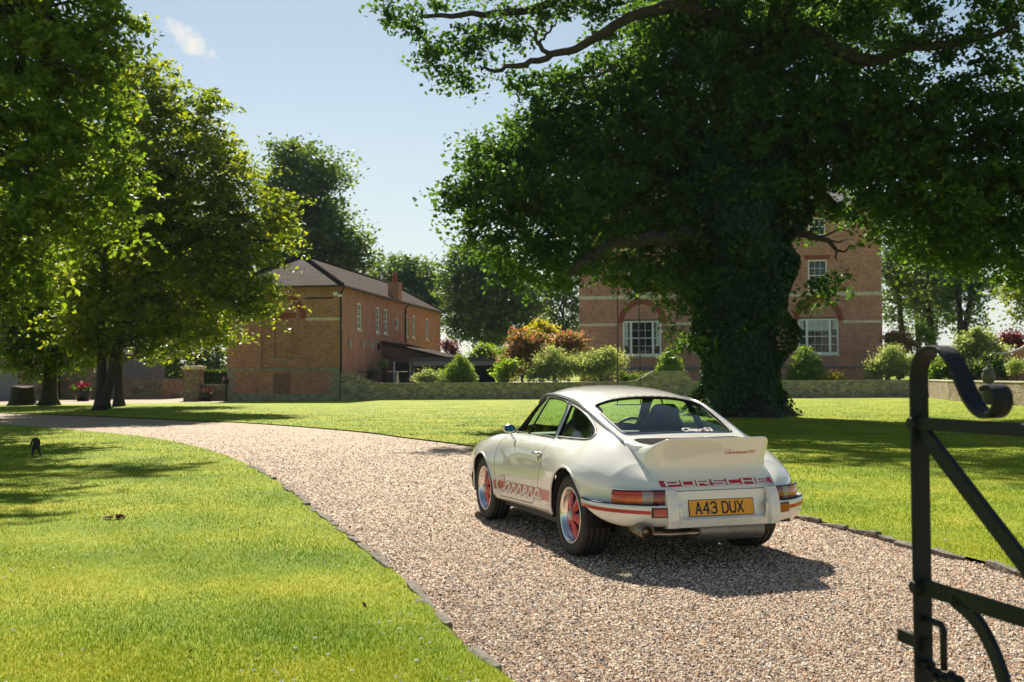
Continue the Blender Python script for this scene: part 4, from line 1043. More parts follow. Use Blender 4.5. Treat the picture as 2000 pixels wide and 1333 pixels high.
def rubble_mat(name, tones, scale=2.6, sq=(1, 1.9, 1)):
    m, nt, o = newmat(name); L = nt.links.new
    b = N(nt, 'BsdfPrincipled', Roughness=.95); b.inputs['Specular IOR Level'].default_value = .1
    tcn = nt.nodes.new('ShaderNodeTexCoord'); sp = nt.nodes.new('ShaderNodeSeparateXYZ'); L(tcn.outputs['Object'], sp.inputs[0])
    ad = N(nt, 'Math', _operation='ADD'); L(sp.outputs['X'], ad.inputs[0]); L(sp.outputs['Y'], ad.inputs[1])
    cb = nt.nodes.new('ShaderNodeCombineXYZ'); L(ad.outputs[0], cb.inputs[0]); L(sp.outputs['Z'], cb.inputs[1])
    nz = N(nt, 'TexNoise', Scale=3.0, Detail=3.0); L(cb.outputs[0], nz.inputs['Vector'])
    va = nt.nodes.new('ShaderNodeVectorMath'); va.operation = 'MULTIPLY_ADD'; L(nz.outputs['Color'], va.inputs[0]); va.inputs[1].default_value = (.16, .10, 0); L(cb.outputs[0], va.inputs[2])
    mp = nt.nodes.new('ShaderNodeMapping'); mp.inputs['Scale'].default_value = sq; L(va.outputs[0], mp.inputs[0])
    v = N(nt, 'TexVoronoi', Scale=scale); L(mp.outputs[0], v.inputs['Vector'])
    ve = N(nt, 'TexVoronoi', Scale=scale); ve.feature = 'DISTANCE_TO_EDGE'; L(mp.outputs[0], ve.inputs['Vector'])
    sc = nt.nodes.new('ShaderNodeSeparateColor'); L(v.outputs['Color'], sc.inputs[0])
    col = ramp(nt, sc.outputs[0], [(i/(len(tones)-1), t) for i, t in enumerate(tones)])
    n2 = N(nt, 'TexNoise', Scale=14.0, Detail=5.0); L(tcn.outputs['Object'], n2.inputs['Vector'])
    ml = N(nt, 'MixRGB'); ml.blend_type = 'MULTIPLY'; ml.inputs[0].default_value = .7; L(col, ml.inputs[1]); L(ramp(nt, n2.outputs['Fac'], [(.3, (.55, .55, .52)), (.7, (1.1, 1.1, 1.1))]), ml.inputs[2])
    mj = N(nt, 'MixRGB'); L(ramp(nt, ve.outputs['Distance'], [(.01, (.8, .8, .8)), (.05, (0, 0, 0))]), mj.inputs[0]); L(ml.outputs[0], mj.inputs[1]); mj.inputs[2].default_value = (.09, .08, .065, 1)
    L(mj.outputs[0], b.inputs['Base Color'])
    bp_ = N(nt, 'Bump', Strength=.9, Distance=.05); L(ve.outputs['Distance'], bp_.inputs['Height']); L(bp_.outputs[0], b.inputs['Normal'])
    L(b.outputs[0], o.inputs[0]); return m
def slate_mat(name, a, b_, rough=.5):
    m, nt, o = newmat(name); L = nt.links.new
    b = N(nt, 'BsdfPrincipled', Roughness=rough+.2); b.inputs['Specular IOR Level'].default_value = .06; tcn = nt.nodes.new('ShaderNodeTexCoord'); sp = nt.nodes.new('ShaderNodeSeparateXYZ'); L(tcn.outputs['Object'], sp.inputs[0])
    ad = N(nt, 'Math', _operation='ADD'); L(sp.outputs['X'], ad.inputs[0]); L(sp.outputs['Y'], ad.inputs[1])
    cb = nt.nodes.new('ShaderNodeCombineXYZ'); L(ad.outputs[0], cb.inputs[0]); L(sp.outputs['Z'], cb.inputs[1])
    bt = N(nt, 'TexBrick', Scale=1.0); bt.inputs['Brick Width'].default_value = .28; bt.inputs['Row Height'].default_value = .11; bt.inputs['Mortar Size'].default_value = .008
    bt.inputs['Color1'].default_value = (*a, 1); bt.inputs['Color2'].default_value = (*b_, 1); bt.inputs['Mortar'].default_value = (.02, .018, .018, 1); L(cb.outputs[0], bt.inputs['Vector'])
    n1 = N(nt, 'TexNoise', Scale=2.0, Detail=6.0); L(tcn.outputs['Object'], n1.inputs['Vector'])
    ml = N(nt, 'MixRGB'); ml.blend_type = 'MULTIPLY'; ml.inputs[0].default_value = .8; L(bt.outputs['Color'], ml.inputs[1]); L(ramp(nt, n1.outputs['Fac'], [(.3, (.55, .52, .52)), (.7, (1.2, 1.12, 1.08))]), ml.inputs[2])
    L(ml.outputs[0], b.inputs['Base Color'])
    bp_ = N(nt, 'Bump', Strength=.8, Distance=.03); L(bt.outputs['Fac'], bp_.inputs['Height']); bp_.invert = True; L(bp_.outputs[0], b.inputs['Normal'])
    L(b.outputs[0], o.inputs[0]); return m
B1 = brick_mat('old_brick', (.56, .26, .19), (.38, .18, .145), (.60, .40, .30), mortar=(.36, .30, .22), scale=1)
B1S = brick_mat('side_brick', (.60, .26, .17), (.45, .195, .135), (.62, .38, .27), scale=1, stain=.4)
B2 = brick_mat('house_brick', (.60, .29, .20), (.43, .20, .15), (.66, .45, .34), mortar=(.34, .29, .25))
B3 = simple('rubbed_brick_arch', (.27, .075, .045), rough=.9, var=.35, vscale=7)
STONE = simple('dressed_stone', (.66, .62, .48), rough=.9, var=.3, vscale=5, bump=.3)
STONEG = simple('weathered_plinth_stone', (.30, .30, .26), rough=.95, var=.45, vscale=3.5, bump=.5, bscale=20)
RUBBLE = rubble_mat('rubble_stone', [(.20, .195, .165), (.47, .43, .31), (.32, .31, .24), (.54, .49, .36), (.25, .245, .20), (.43, .40, .30)], 3.6)
RUBBLE2 = rubble_mat('sunlit_cobble', [(.30, .24, .17), (.46, .38, .27), (.36, .27, .18), (.50, .43, .33), (.33, .30, .25)], scale=4.6, sq=(1, 1, 1))
SLATE = slate_mat('roof_slates', (.085, .068, .060), (.050, .042, .040), .62)
TILE = slate_mat('roof_tiles', (.050, .033, .028), (.034, .024, .021), .75)
WHITE = simple('white_joinery', (.92, .93, .94), rough=.45)
BLACK = simple('black_iron', (.012, .012, .014), rough=.45)
def glass_dark(name='window_panes', tint=(.02, .025, .03)):
    m, nt, o = newmat(name); L = nt.links.new
    b = N(nt, 'BsdfPrincipled', Roughness=.03); b.inputs['Base Color'].default_value = (*tint, 1); b.inputs['Specular IOR Level'].default_value = .45
    g = nt.nodes.new('ShaderNodeNewGeometry'); n1 = N(nt, 'TexNoise', Scale=1.5, Detail=2.0); L(g.outputs['Position'], n1.inputs['Vector'])
    bp_ = N(nt, 'Bump', Strength=.12, Distance=.1); L(n1.outputs['Fac'], bp_.inputs['Height']); L(bp_.outputs[0], b.inputs['Normal'])
    L(b.outputs[0], o.inputs[0]); return m
GLASS = glass_dark(); CURT = simple('net_curtain', (.55, .58, .56), rough=.8)
def wall_open(mb, f, u0, u1, z0, z1, openings, th, mi=0):
    """solid wall with rectangular openings; f(u, d, z) -> Vector, d = depth inwards"""
    us = sorted({u0, u1, *[o[0] for o in openings], *[o[1] for o in openings]}); zs = sorted({z0, z1, *[o[2] for o in openings], *[o[3] for o in openings]})
    for i in range(len(us)-1):
        run = None
        for k in range(len(zs)):
            solid = k < len(zs)-1 and not any(o[0] < (us[i]+us[i+1])/2 < o[1] and o[2] < (zs[k]+zs[k+1])/2 < o[3] for o in openings)
            if solid and run is None: run = zs[k]
            if not solid and run is not None:
                P = [f(u, d, z) for z in (run, zs[k]) for u, d in ((us[i], 0), (us[i+1], 0), (us[i+1], th), (us[i], th))]
                mb.add(P, [(0, 3, 2, 1), (4, 5, 6, 7), (0, 1, 5, 4), (1, 2, 6, 5), (2, 3, 7, 6), (3, 0, 4, 7)], mi); run = None
def fbox(mb, f, u0, u1, d0, d1, z0, z1, mi=0):
    P = [f(u, d, z) for z in (z0, z1) for u, d in ((u0, d0), (u1, d0), (u1, d1), (u0, d1))]
    mb.add(P, [(0, 3, 2, 1), (4, 5, 6, 7), (0, 1, 5, 4), (1, 2, 6, 5), (2, 3, 7, 6), (3, 0, 4, 7)], mi)
def sash(f, parent, u0, u1, z0, z1, cols=2, rows=4, depth=.10, fr=.06, sill=True, thirds=None, curtain=None, sillmat=None):
    """white sash window set back in an opening"""
    mb = MB(); d0, d1 = depth, depth+.07
    fbox(mb, f, u0, u0+fr, d0, d1, z0, z1); fbox(mb, f, u1-fr, u1, d0, d1, z0, z1)
    fbox(mb, f, u0+fr, u1-fr, d0, d1, z1-fr, z1); fbox(mb, f, u0+fr, u1-fr, d0, d1, z0, z0+fr*1.4)
    a, b = u0+fr, u1-fr; c, d = z0+fr*1.4, z1-fr
    bays = [(a, b, cols)]
    if thirds:
        w_ = (b-a); m1, m2 = a+w_*thirds[0], b-w_*thirds[0]; pw = .16
        for m_ in (m1, m2): fbox(mb, f, m_-pw/2, m_+pw/2, d0-.03, d1-.001, c, d)
        bays = [(a, m1-pw/2, thirds[1]), (m1+pw/2, m2-pw/2, cols), (m2+pw/2, b, thirds[1])]
    mid = (c+d)/2
    for (x0, x1, n) in bays:
        fbox(mb, f, x0, x1, d0+.012, d1-.012, mid-.028, mid+.028)
        for k in range(1, n): xm = x0+(x1-x0)*k/n; fbox(mb, f, xm-.012, xm+.012, d0+.025, d1-.02, c, mid-.028); fbox(mb, f, xm-.012, xm+.012, d0+.025, d1-.02, mid+.028, d)
        for k in range(1, rows):
            zm = c+(d-c)*k/rows
            if abs(zm-mid) < .05: continue
            fbox(mb, f, x0, x1, d0+.028, d1-.022, zm-.012, zm+.012)
    wo_ = mb.build('window', WHITE, parent)
    mb = MB(); fbox(mb, f, a, b, d0+.05, d0+.055, c, d); mb.build('pane', GLASS, wo_)
    if curtain:
        mb = MB()
        for (x0, x1, zz0, zz1) in curtain: fbox(mb, f, x0, x1, d0+.042, d0+.046, zz0, zz1)
        mb.build('curtain', CURT, wo_)
    if sill:
        mb = MB(); fbox(mb, f, u0-.07, u1+.07, -.05, depth-.003, z0-.10, z0-.003); mb.build('sill', sillmat or STONE, wo_)
    return wo_
def arch_pts(cx, cz, r, a0, a1, n): return [(cx+r*cos(a0+(a1-a0)*k/n), cz+r*sin(a0+(a1-a0)*k/n)) for k in range(n+1)]

def coach_house():
    rz = atan2(-.146, .9893)
    H = empty('brick_outbuilding', (-10.18, 64.1, 0), rz, 'long two-storey red brick coach house with a hipped slate roof, left of the garden wall', 'building')
    W_, Ld, He = 6.95, 28.3, 6.78
    FR = lambda u, d, z: Vector((u, d, z)); SI = lambda s, d, z: Vector((-d, s, z))
    # front wall: skin with the tall arched recess, body behind
    mb = MB(); cx_, sp_, ri = -3.58, 4.85, 1.25
    for sgn in (-1, 1):
        edge = -6.95 if sgn < 0 else 0
        arc = [(cx_+sgn*ri*cos(a), sp_+ri*sin(a)) for a in np.linspace(0, pi/2, 14)]
        poly = [(edge, 1.95), (cx_+sgn*ri, 1.95)]+arc+[(cx_, He), (edge, He)]
        mb.prism(poly, lambda a, b, d: Vector((a, d, b)), .14)
    mb.box(-6.95, 0, 0, .14, 0, 1.95)
    wall_open(mb, lambda u, d, z: Vector((u, d+.14, z)), -6.95, 0, 0, He, [(-4.06, -2.90, 2.54, 4.92)], .2)
    mb.box(-4.06, -2.90, .24, .34, 2.54, 4.92)
    mb.build('front_wall', B1, H)
    mb = MB()
    mb.box(-6.95, -6.6, .34, Ld, 0, He); mb.box(-6.6, 0, Ld-.34, Ld, 0, He); mb.build('rear_wall', B1, H)
    wins = [(3.72, 4.62), (8.05, 8.92), (10.10, 10.98), (16.02, 16.85), (18.28, 19.13), (22.85, 23.7)]
    mb = MB(); ops = [(a, b, 4.33, 6.02) for a, b in wins]+[(13.2, 13.95, 4.78, 5.62)]
    wall_open(mb, SI, .34, Ld-.34, 0, He, ops, .34); mb.build('side_wall', B1S, H)
    for a, b in wins: sash(SI, H, a, b, 4.33, 6.02, cols=2, rows=4, depth=.04, fr=.09)
    # oval window
    mb = MB(); pts = [SI(13.575+.34*cos(t), .06, 5.2+.40*sin(t)) for t in np.linspace(0, 2*pi, 25)]
    mb.tube(pts, .05, 6, caps=False); wo_ = mb.build('window', WHITE, H)
    mb = MB(); c = SI(13.575, .10, 5.2); mb.add([c]+[SI(13.575+.34*cos(t), .10, 5.2+.40*sin(t)) for t in np.linspace(0, 2*pi, 25)[:-1]], [(0, k+1, (k+1) % 24+1) for k in range(24)]); mb.build('pane', GLASS, wo_)
    mb = MB(); poly_o = [(13.2, 4.78), (13.95, 4.78), (13.95, 5.62), (13.2, 5.62)]
    n = 24
    for k in range(n):   # brick infill round the oval
        t0, t1 = 2*pi*k/n, 2*pi*(k+1)/n
        def sqp(t):
            c, s = cos(t), sin(t); q = max(abs(c)/.375, abs(s)/.42); return (13.575+c/q, 5.2+s/q)
        a, b = sqp(t0), sqp(t1); p0 = (13.575+.35*cos(t0), 5.2+.41*sin(t0)); p1 = (13.575+.35*cos(t1), 5.2+.41*sin(t1))
        mb.add([SI(p0[0], .02, p0[1]), SI(p1[0], .02, p1[1]), SI(b[0], .02, b[1]), SI(a[0], .02, a[1])], [(0, 1, 2, 3)])
    mb.build('oval_surround', B1S, H)
    # arch ring, bands, plinth
    mb = MB(); o_ = arch_pts(cx_, sp_, 1.57, 0, pi, 26); i_ = arch_pts(cx_, sp_, 1.24, 0, pi, 26)
    for k in range(26): P = [o_[k], o_[k+1], i_[k+1], i_[k]]; mb.prism(P, lambda a, b, d: Vector((a, -.012+d, b)), .15)
    mb.build('arch', B3, H)
    mb = MB(); mb.prism([(-4.18, 4.93), (-2.78, 4.93), (-2.70, 5.22), (-4.26, 5.22)], lambda a, b, d: Vector((a, .128+d, b)), .02); mb.build('flat_arch', B3, H)
    for xa, xb in ((-2.05, .02), (-6.97, -5.12)): mb = MB(); mb.box(xa, xb, -.03, .0, 4.74, 4.92); mb.build('stone_band', STONE, H)
    mb = MB(); mb.box(-4.15, -2.80, .08, .139, 2.42, 2.54); mb.build('blocked_window_sill', STONEG, H)
    mb = MB(); mb.box(-2.1, -.35, -.025, .0, 6.03, 6.11); mb.build('iron_bar', BLACK, H)
    mb = MB(); mb.box(-6.99, .04, -.05, .0, 1.78, 1.93); mb.box(-6.99, .04, -.06, .0, 0, .42)
    r = random.Random(3)
    for k in range(6):
        z0_ = .43+k*.225; w1_ = .62 if k % 2 else .38; w2_ = .38 if k % 2 else .62
        mb.box(-w1_, .03, -.035, .0, z0_, z0_+.215); mb.box(-6.98, -6.95+w2_, -.035, .0, z0_, z0_+.215)
        mb.box(.0, .03, .0, w2_, z0_, z0_+.215)
    mb.build('stone_plinth', STONEG, H)
    mb = MB(); mb.box(-4.06, -3.0, -.012, .0, .42, 1.62); mb.build('blocked_cellar_opening', simple('dark_infill_brick', (.25, .14, .11), rough=.95, var=.4, vscale=6), H)  # infill panel in a darker brick tone than the wall
    # roof: hipped, eaves overhang .3
    e = .32; x0, x1, y0, y1 = -W_-e, e, -e, Ld+e; xm = -W_/2; zr, ze = 9.02, 6.80; ya, yb = W_/2, Ld-W_/2
    mb = MB(); V = [(x0, y0, ze), (x1, y0, ze), (x1, y1, ze), (x0, y1, ze), (xm, ya, zr), (xm, yb, zr)]
    mb.add(V, [(0, 1, 4)]); mb.add(V, [(1, 2, 5, 4)], 1); mb.add(V, [(2, 3, 5)], 1); mb.add(V, [(3, 0, 4, 5)], 1); mb.add(V, [(3, 2, 1, 0)], 1)
    rf = mb.build('roof', [SLATE, TILE], H)
    mb = MB()
    for a, b in (((x1, y0, ze+.03), (xm, ya, zr+.03)), ((x0, y0, ze+.03), (xm, ya, zr+.03)), ((x1, y1, ze+.03), (xm, yb, zr+.03))):
        a, b = Vector(a), Vector(b); nn = 24
        for k in range(nn): p, q = a.lerp(b, k/nn), a.lerp(b, (k+.9)/nn); mb.tube([p, q], .10, 6)
    mb.tube([(xm, ya, zr+.02), (xm, yb, zr+.02)], .10, 6); mb.build('ridge_tiles', simple('ridge_tile', (.035, .03, .03), rough=1, spec=0), rf)
    mb = MB(); mb.box(x0-.06, x1+.06, y0-.08, y0, 6.70, 6.80); mb.box(x1, x1+.08, y0-.08, y1, 6.70, 6.80); mb.box(.003, x1-.002, y0+.01, y1, 6.76, 6.795); mb.box(x0, x1, y0+.005, -.002, 6.76, 6.794); mb.build('gutter', BLACK, H)
    for pp in ([(.36, -.1, 6.72), (.16, -.02, 6.45), (.10, .02, 6.3), (.10, .02, .1)], [(.36, 15.8, 6.72), (.08, 15.8, 6.4), (.08, 15.8, 3.9)], [(-6.98, -.06, 1.7), (-6.98, -.06, 0)]): mb = MB(); mb.tube(pp, .055, 8); mb.build('downpipe', BLACK, H)
    mb = MB(); mb.box(-.34, .45, 12.35, 13.2, 6.75, 7.92); mb.box(-.39, .50, 12.3, 13.25, 7.92, 8.02); ch = mb.build('chimney', B1S, rf)
    mb = MB(); mb.tube([(.06, 12.75, 8.02), (.06, 12.75, 8.75)], [.17, .14], 10); mb.build('chimney_pot', B3, ch)
    for s_, c in ((1.92, 'w'), (4.76, 'w'), (6.74, 'w'), (8.45, 'b')):
        mb = MB(); mb.box(.0, .14, s_-.12, s_+.12, 3.18, 3.62); mb.build('wall_lantern', simple('lantern_grey', (.38, .40, .46), rough=.4) if c == 'w' else BLACK, H, .03)
    mb = MB(); mb.box(-.34, -.08, -.16, -.04, 6.20, 6.40); mb.box(-.05, .2, -.22, -.10, 6.12, 6.26); mb.build('security_lamp', WHITE, H, .02)
    # lean-to with its sloping roof
    Lt = H
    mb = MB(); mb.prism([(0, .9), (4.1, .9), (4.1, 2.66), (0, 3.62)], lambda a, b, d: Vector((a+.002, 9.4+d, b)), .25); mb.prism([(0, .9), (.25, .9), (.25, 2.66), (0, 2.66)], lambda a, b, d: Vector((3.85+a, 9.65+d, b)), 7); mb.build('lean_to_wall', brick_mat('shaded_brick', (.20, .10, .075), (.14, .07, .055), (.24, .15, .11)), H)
    mb = MB(); V = [(0.003, 9.15, 3.80), (4.45, 9.15, 2.72), (4.45, 17, 2.72), (0.003, 17, 3.80)]; V2 = [(a, b, c-.14) for a, b, c in V]
    mb.add(V+V2, [(0, 1, 2, 3), (7, 6, 5, 4), (0, 4, 5, 1), (1, 5, 6, 2), (2, 6, 7, 3), (3, 7, 4, 0)]); mb.build('lean_to_roof', TILE, H)
    mb = MB(); mb.box(.95, 1.95, 9.34, 9.395, 1.0, 2.35); dr = mb.build('door', BLACK, H)
    mb = MB(); mb.box(.85, .95, 9.33, 9.396, 1.0, 2.42); mb.box(1.95, 2.03, 9.33, 9.396, 1.0, 2.42); mb.build('door_frame', WHITE, dr)
coach_house()

def main_house():
    H = empty('country_house', (4.95, 80, 0), atan2(-.146, .9893), 'tall three-storey red brick house with pale stone bands behind the oak', 'house')
    W_, D_, Z0, Z1 = 21.47, 13.0, .9, 13.55
    f = lambda u, d, z: Vector((u, d, z))
    cxs = [4.58, 10.83, 17.08]
    ops = []
    for c in cxs:
        ops += [(c-1.40, c+1.40, 2.80, 5.38), (c-.66, c+.66, 7.32, 9.58), (c-.58, c+.58, 11.30, 12.60)]
    mb = MB(); wall_open(mb, f, 0, W_, Z0, Z1, ops, .35); mb.build('front_wall', B2, H)
    mb = MB(); mb.box(0, .35, .35, D_, Z0, Z1); mb.box(W_-.35, W_, .35, D_, Z0, Z1); mb.box(.35, W_-.35, D_-.35, D_, Z0, Z1); mb.build('side_and_rear_wall', B2, H)
    for z0, z1 in ((6.98, 7.24), (5.02, 5.22)):
        xs = [-.04]
        if z1 < 6:
            for c in cxs: xs += [c-1.72, c+1.72]
        xs += [W_+.04]
        for k in range(0, len(xs), 2): mb = MB(); mb.box(xs[k], xs[k+1], -.05, 0, z0, z1); mb.build('stone_band', STONE, H)
    mb = MB(); mb.box(-.04, W_+.04, -.06, 0, 13.2, 13.5); mb.build('cornice', STONE, H)
    mb = MB(); mb.box(-.06, W_+.06, -.08, 0, 1.84, 1.98); mb.build('plinth_course', simple('blue_grey_stone', (.16, .19, .23), rough=.8, var=.2), H)
    for i, c in enumerate(cxs):
        o_ = arch_pts(c, 5.23, 1.74, 0, pi, 28); i_ = arch_pts(c, 5.23, 1.34, 0, pi, 28); mb = MB()
        for k in range(28): mb.prism([o_[k], o_[k+1], i_[k+1], i_[k]], lambda a, b, d: Vector((a, -.02+d, b)), .021)
        mb.build('arch', B3, H)
        mb = MB(); mb.box(c-1.42, c+1.42, -.012, .10, 5.38, 5.46); mb.build('lintel_shadow_strip', BLACK, H)  # black strip put in as the shade above the window head
        cur = [(c-1.32, c-1.0, 3.6, 5.3), (c+1.0, c+1.32, 3.6, 5.3)] if i == 0 else [(c-.82, c+.82, 4.5, 5.3), (c-1.32, c-1.0, 4.6, 5.3), (c+1.0, c+1.32, 4.6, 5.3)]
        sash(f, H, c-1.40, c+1.40, 2.80, 5.38, cols=3, rows=4, depth=.05, fr=.12, thirds=(.19, 1), curtain=cur)
        sash(f, H, c-.66, c+.66, 7.32, 9.58, cols=3, rows=4, depth=.05, fr=.09, sill=False)
        sash(f, H, c-.58, c+.58, 11.30, 12.60, cols=3, rows=2, depth=.05, fr=.08)
        mb = MB(); mb.prism([(c-.85, 9.60), (c+.85, 9.60), (c+.98, 9.92), (c-.98, 9.92)], lambda a, b, d: Vector((a, -.008+d, b)), .009)
        mb.prism([(c-.75, 12.62), (c+.75, 12.62), (c+.85, 12.9), (c-.85, 12.9)], lambda a, b, d: Vector((a, -.008+d, b)), .009); mb.build('flat_arch', B3, H)
    mb = MB(); V = [(-.4, -.4, 13.56), (W_+.4, -.4, 13.56), (W_+.4, D_+.4, 13.56), (-.4, D_+.4, 13.56), (6.2, D_/2, 17.2), (W_-6.2, D_/2, 17.2)]
    mb.add(V, [(0, 1, 5, 4), (1, 2, 5), (2, 3, 4, 5), (3, 0, 4), (3, 2, 1, 0)]); mb.build('roof', slate_mat('grey_slates', (.20, .21, .22), (.14, .15, .16)), H)
    mb = MB(); mb.box(3.2, 3.34, -.02, 0, 1.3, 1.5); mb.build('cellar_vent', BLACK, H)
main_house()

# ---- garden walls
def wall_run(pts, h, th, name, label, mat, cap=True, cat='wall', top=None):
    """pts [(x,y)], top(s)->height"""
    mb = MB(); mc = MB(); s = 0
    P = [Vector((p[0], p[1], 0)) for p in pts]
    for a, b in zip(P[:-1], P[1:]):
        L_ = (b-a).length; t = (b-a)/L_; n = Vector((-t.y, t.x, 0)); k = max(1, int(L_/.25))
        for i in range(k):
            p, q = a.lerp(b, i/k), a.lerp(b, (i+1)/k); h0, h1 = (top(s+L_*i/k), top(s+L_*(i+1)/k)) if top else (h, h)
            for m_, z0, z1a, z1b, w_ in ((mb, -.05, h0-.05, h1-.05, th/2), (mc, None, h0, h1, th/2+.03)):
                za, zb = (z0, z0) if z0 is not None else (h0-.05, h1-.05)
                V = [p-n*w_+Vector((0, 0, za)), q-n*w_+Vector((0, 0, zb)), q+n*w_+Vector((0, 0, zb)), p+n*w_+Vector((0, 0, za)), p-n*w_+Vector((0, 0, z1a)), q-n*w_+Vector((0, 0, z1b)), q+n*w_+Vector((0, 0, z1b)), p+n*w_+Vector((0, 0, z1a))]
                m_.add(V, [(0, 3, 2, 1), (4, 5, 6, 7), (0, 1, 5, 4), (2, 3, 7, 6)]+([(3, 0, 4, 7)] if i == 0 else [])+([(1, 2, 6, 5)] if i == k-1 else []))
        s += L_
    root = empty(name, (0, 0, 0), 0, label, cat)
    mb.build('stonework', mat, root); mc.build('coping', STONEG if mat is not RUBBLE2 else STONE, root); return root
def top_main(s):
    z = 1.02+.03*s/34
    if s < .95: return 1.62
    if s < 2.6: t = (s-.95)/1.65; z = max(z, 1.62-.60*sin(t*pi/2)**.8)
    if 16.2 < s < 18.2: t = (s-16.2)/2; z += .62*t*t*t
    if 18.2 <= s < 20.5: z += .62
    return z
wall_run([(-10.06, 64.05), (24.0, 63.2)], 1.02, .4, 'garden_wall', 'low rubble stone garden wall running behind the oak and the car', RUBBLE, top=top_main)
wall_run([(24.15, 63.0), (22.4, 55.4), (21.35, 45.0), (20.9, 36)], 1.06, .4, 'side_garden_wall', 'sunlit cobble wall running forward at the right behind the gate', RUBBLE2)
sheet('terrace', [(-9.9, 64.28), (24.3, 63.45), (22.6, 55.6), (21.6, 45), (21.15, 36), (90, 36), (90, 200), (-6, 200), (-6, 92)], .97, MAT_LAWN)
sheet('patio', [(-9.6, 64.35), (4.0, 64.0), (4.4, 79.5), (-7.7, 80)], .985, simple('patio_paving', (.36, .33, .28), rough=.9, var=.25, vscale=3))
# left of the coach house: pier, low wall, gate leaf, flower pots, hedge
mb = MB(); mb.box(-.47, .47, -.45, .45, 0, 1.88); pr = empty('gate_pier', (-19.0, 64.9, 0), 0, 'square stone gate pier with a moulded cap at the courtyard entrance', 'gate pier')
ASH = rubble_mat('ashlar', [(.26, .22, .15), (.33, .28, .19), (.22, .19, .14), (.36, .31, .22)], 1.9, (1, 1.6, 1)); mb.build('shaft', ASH, pr)
mb = MB(); mb.box(-.55, .55, -.53, .53, 1.88, 1.98); mb.box(-.62, .62, -.60, .60, 1.98, 2.06); mb.box(-.42, .42, -.4, .4, 2.06, 2.12); mb.build('cap', STONE, pr, .02)
wall_run([(-18.5, 65.05), (-17.1, 65.05)], 1.0, .3, 'low_courtyard_wall', 'short low stone wall between the gate pier and the coach house', ASH)
gl_ = empty('courtyard_gate', (-19.55, 64.9, 0), 0, 'dark timber courtyard gate folded back beside the stone pier', 'gate')
mb = MB()
for k in range(6): mb.box(-.06, 0, k*.34, k*.34+.33, .1, 1.65-.012*k)
mb.build('boards', simple('dark_timber', (.025, .025, .03), rough=.7), gl_); mb = MB(); mb.box(-.10, -.061, 0, 2, .35, .47); mb.box(-.10, -.061, 0, 2, 1.25, 1.37); mb.build('rails', BLACK, gl_)
def outbuilding():
    H = empty('stone_garage', (-35.5, 70, 0), 0, 'low stone garage with a grey roller door under the left trees', 'garage')
    f = lambda u, d, z: Vector((u, d, z))
    mb = MB(); wall_open(mb, f, -3, 5.05, 0, 3.3, [(-.6, 3.9, 0, 2.62)], .3); mb.box(-3, 5.05, 6, 6.3, 0, 3.3); mb.box(4.75, 5.05, .3, 6, 0, 3.3); mb.build('walls', ASH, H)
    mb = MB()
    for k in range(17): mb.box(-.6, 3.9, .12+.012*(k % 2), .18, k*.154, k*.154+.148)
    mb.build('roller_door', simple('grey_roller_door', (.20, .215, .235), rough=.5), H)
    mb = MB(); mb.box(-.7, 4.05, -.03, 0, 2.63, 2.85); mb.box(3.92, 4.08, -.04, .1, 0, 2.62); mb.build('door_surround', simple('terracotta_trim', (.42, .19, .11), rough=.8), H)
    mb = MB(); V = [(-3.3, -.4, 3.2), (5.35, -.4, 3.2), (5.35, 6.7, 3.2), (-3.3, 6.7, 3.2), (-3.3, 3.15, 5.6), (5.35, 3.15, 5.6)]; mb.add(V, [(0, 1, 5, 4), (2, 3, 4, 5), (1, 2, 5), (3, 0, 4), (0, 3, 2, 1)]); mb.build('roof', SLATE, H)
    H2 = empty('stone_barn', (-30.3, 73, 0), 0, 'weathered stone outbuilding with grey boarding seen between the left tree trunks', 'building')
    mb = MB(); mb.box(.0, 6.9, 0, 6, 0, 1.35); mb.box(.0, 3.3, .0, 6, 1.351, 3.2); mb.build('walls', ASH, H2)
    mb = MB()
    for k in range(12): mb.box(3.3+k*.3, 3.3+k*.3+.29, .1, .2, 1.352, 2.9)
    mb.build('boarding', simple('grey_boarding', (.16, .16, .18), rough=.85, var=.3), H2)
    mb = MB(); V = [(-.3, -.3, 3.1), (7.2, -.3, 2.9), (7.2, 6.3, 2.9), (-.3, 6.3, 3.1), (-.3, 3, 4.6), (7.2, 3, 4.4)]; mb.add(V, [(0, 1, 5, 4), (2, 3, 4, 5), (1, 2, 5), (3, 0, 4), (0, 3, 2, 1)]); mb.build('roof', SLATE, H2)
outbuilding()
# pergola
pg = empty('pergola', (-6.55, 70, .97), 0, 'dark grey metal pergola with fabric blinds standing on the patio', 'pergola')
PGM = simple('pergola_grey', (.045, .05, .055), rough=.5)
mb = MB(); mb.box(0, 6, 0, .16, 1.40, 1.62); mb.box(0, 6, 3.84, 4, 1.40, 1.62); mb.box(0, .16, .16, 3.84, 1.40, 1.62); mb.box(5.84, 6, .16, 3.84, 1.40, 1.62); mb.box(-.04, 6.04, -.04, 4.04, 1.621, 1.66); mb.build('roof_frame', PGM, pg)
for x_, y_ in ((0, 0), (5.84, 0), (0, 3.84), (5.84, 3.84), (1.0, 3.84), (2.0, 3.84)):
    mb = MB(); mb.box(x_, x_+.16, y_, y_+.16, 0, 1.40); mb.build('post', PGM, pg)
mb = MB(); mb.box(.2, 5.8, .06, .08, 1.12, 1.399); mb.build('blind', simple('blind_fabric', (.20, .21, .22), rough=.9), pg)
mb = MB(); mb.box(.2, 5.8, 3.90, 3.92, 0, 1.399); mb.build('blind', simple('dark_blind', (.02, .022, .025), rough=.9), pg)
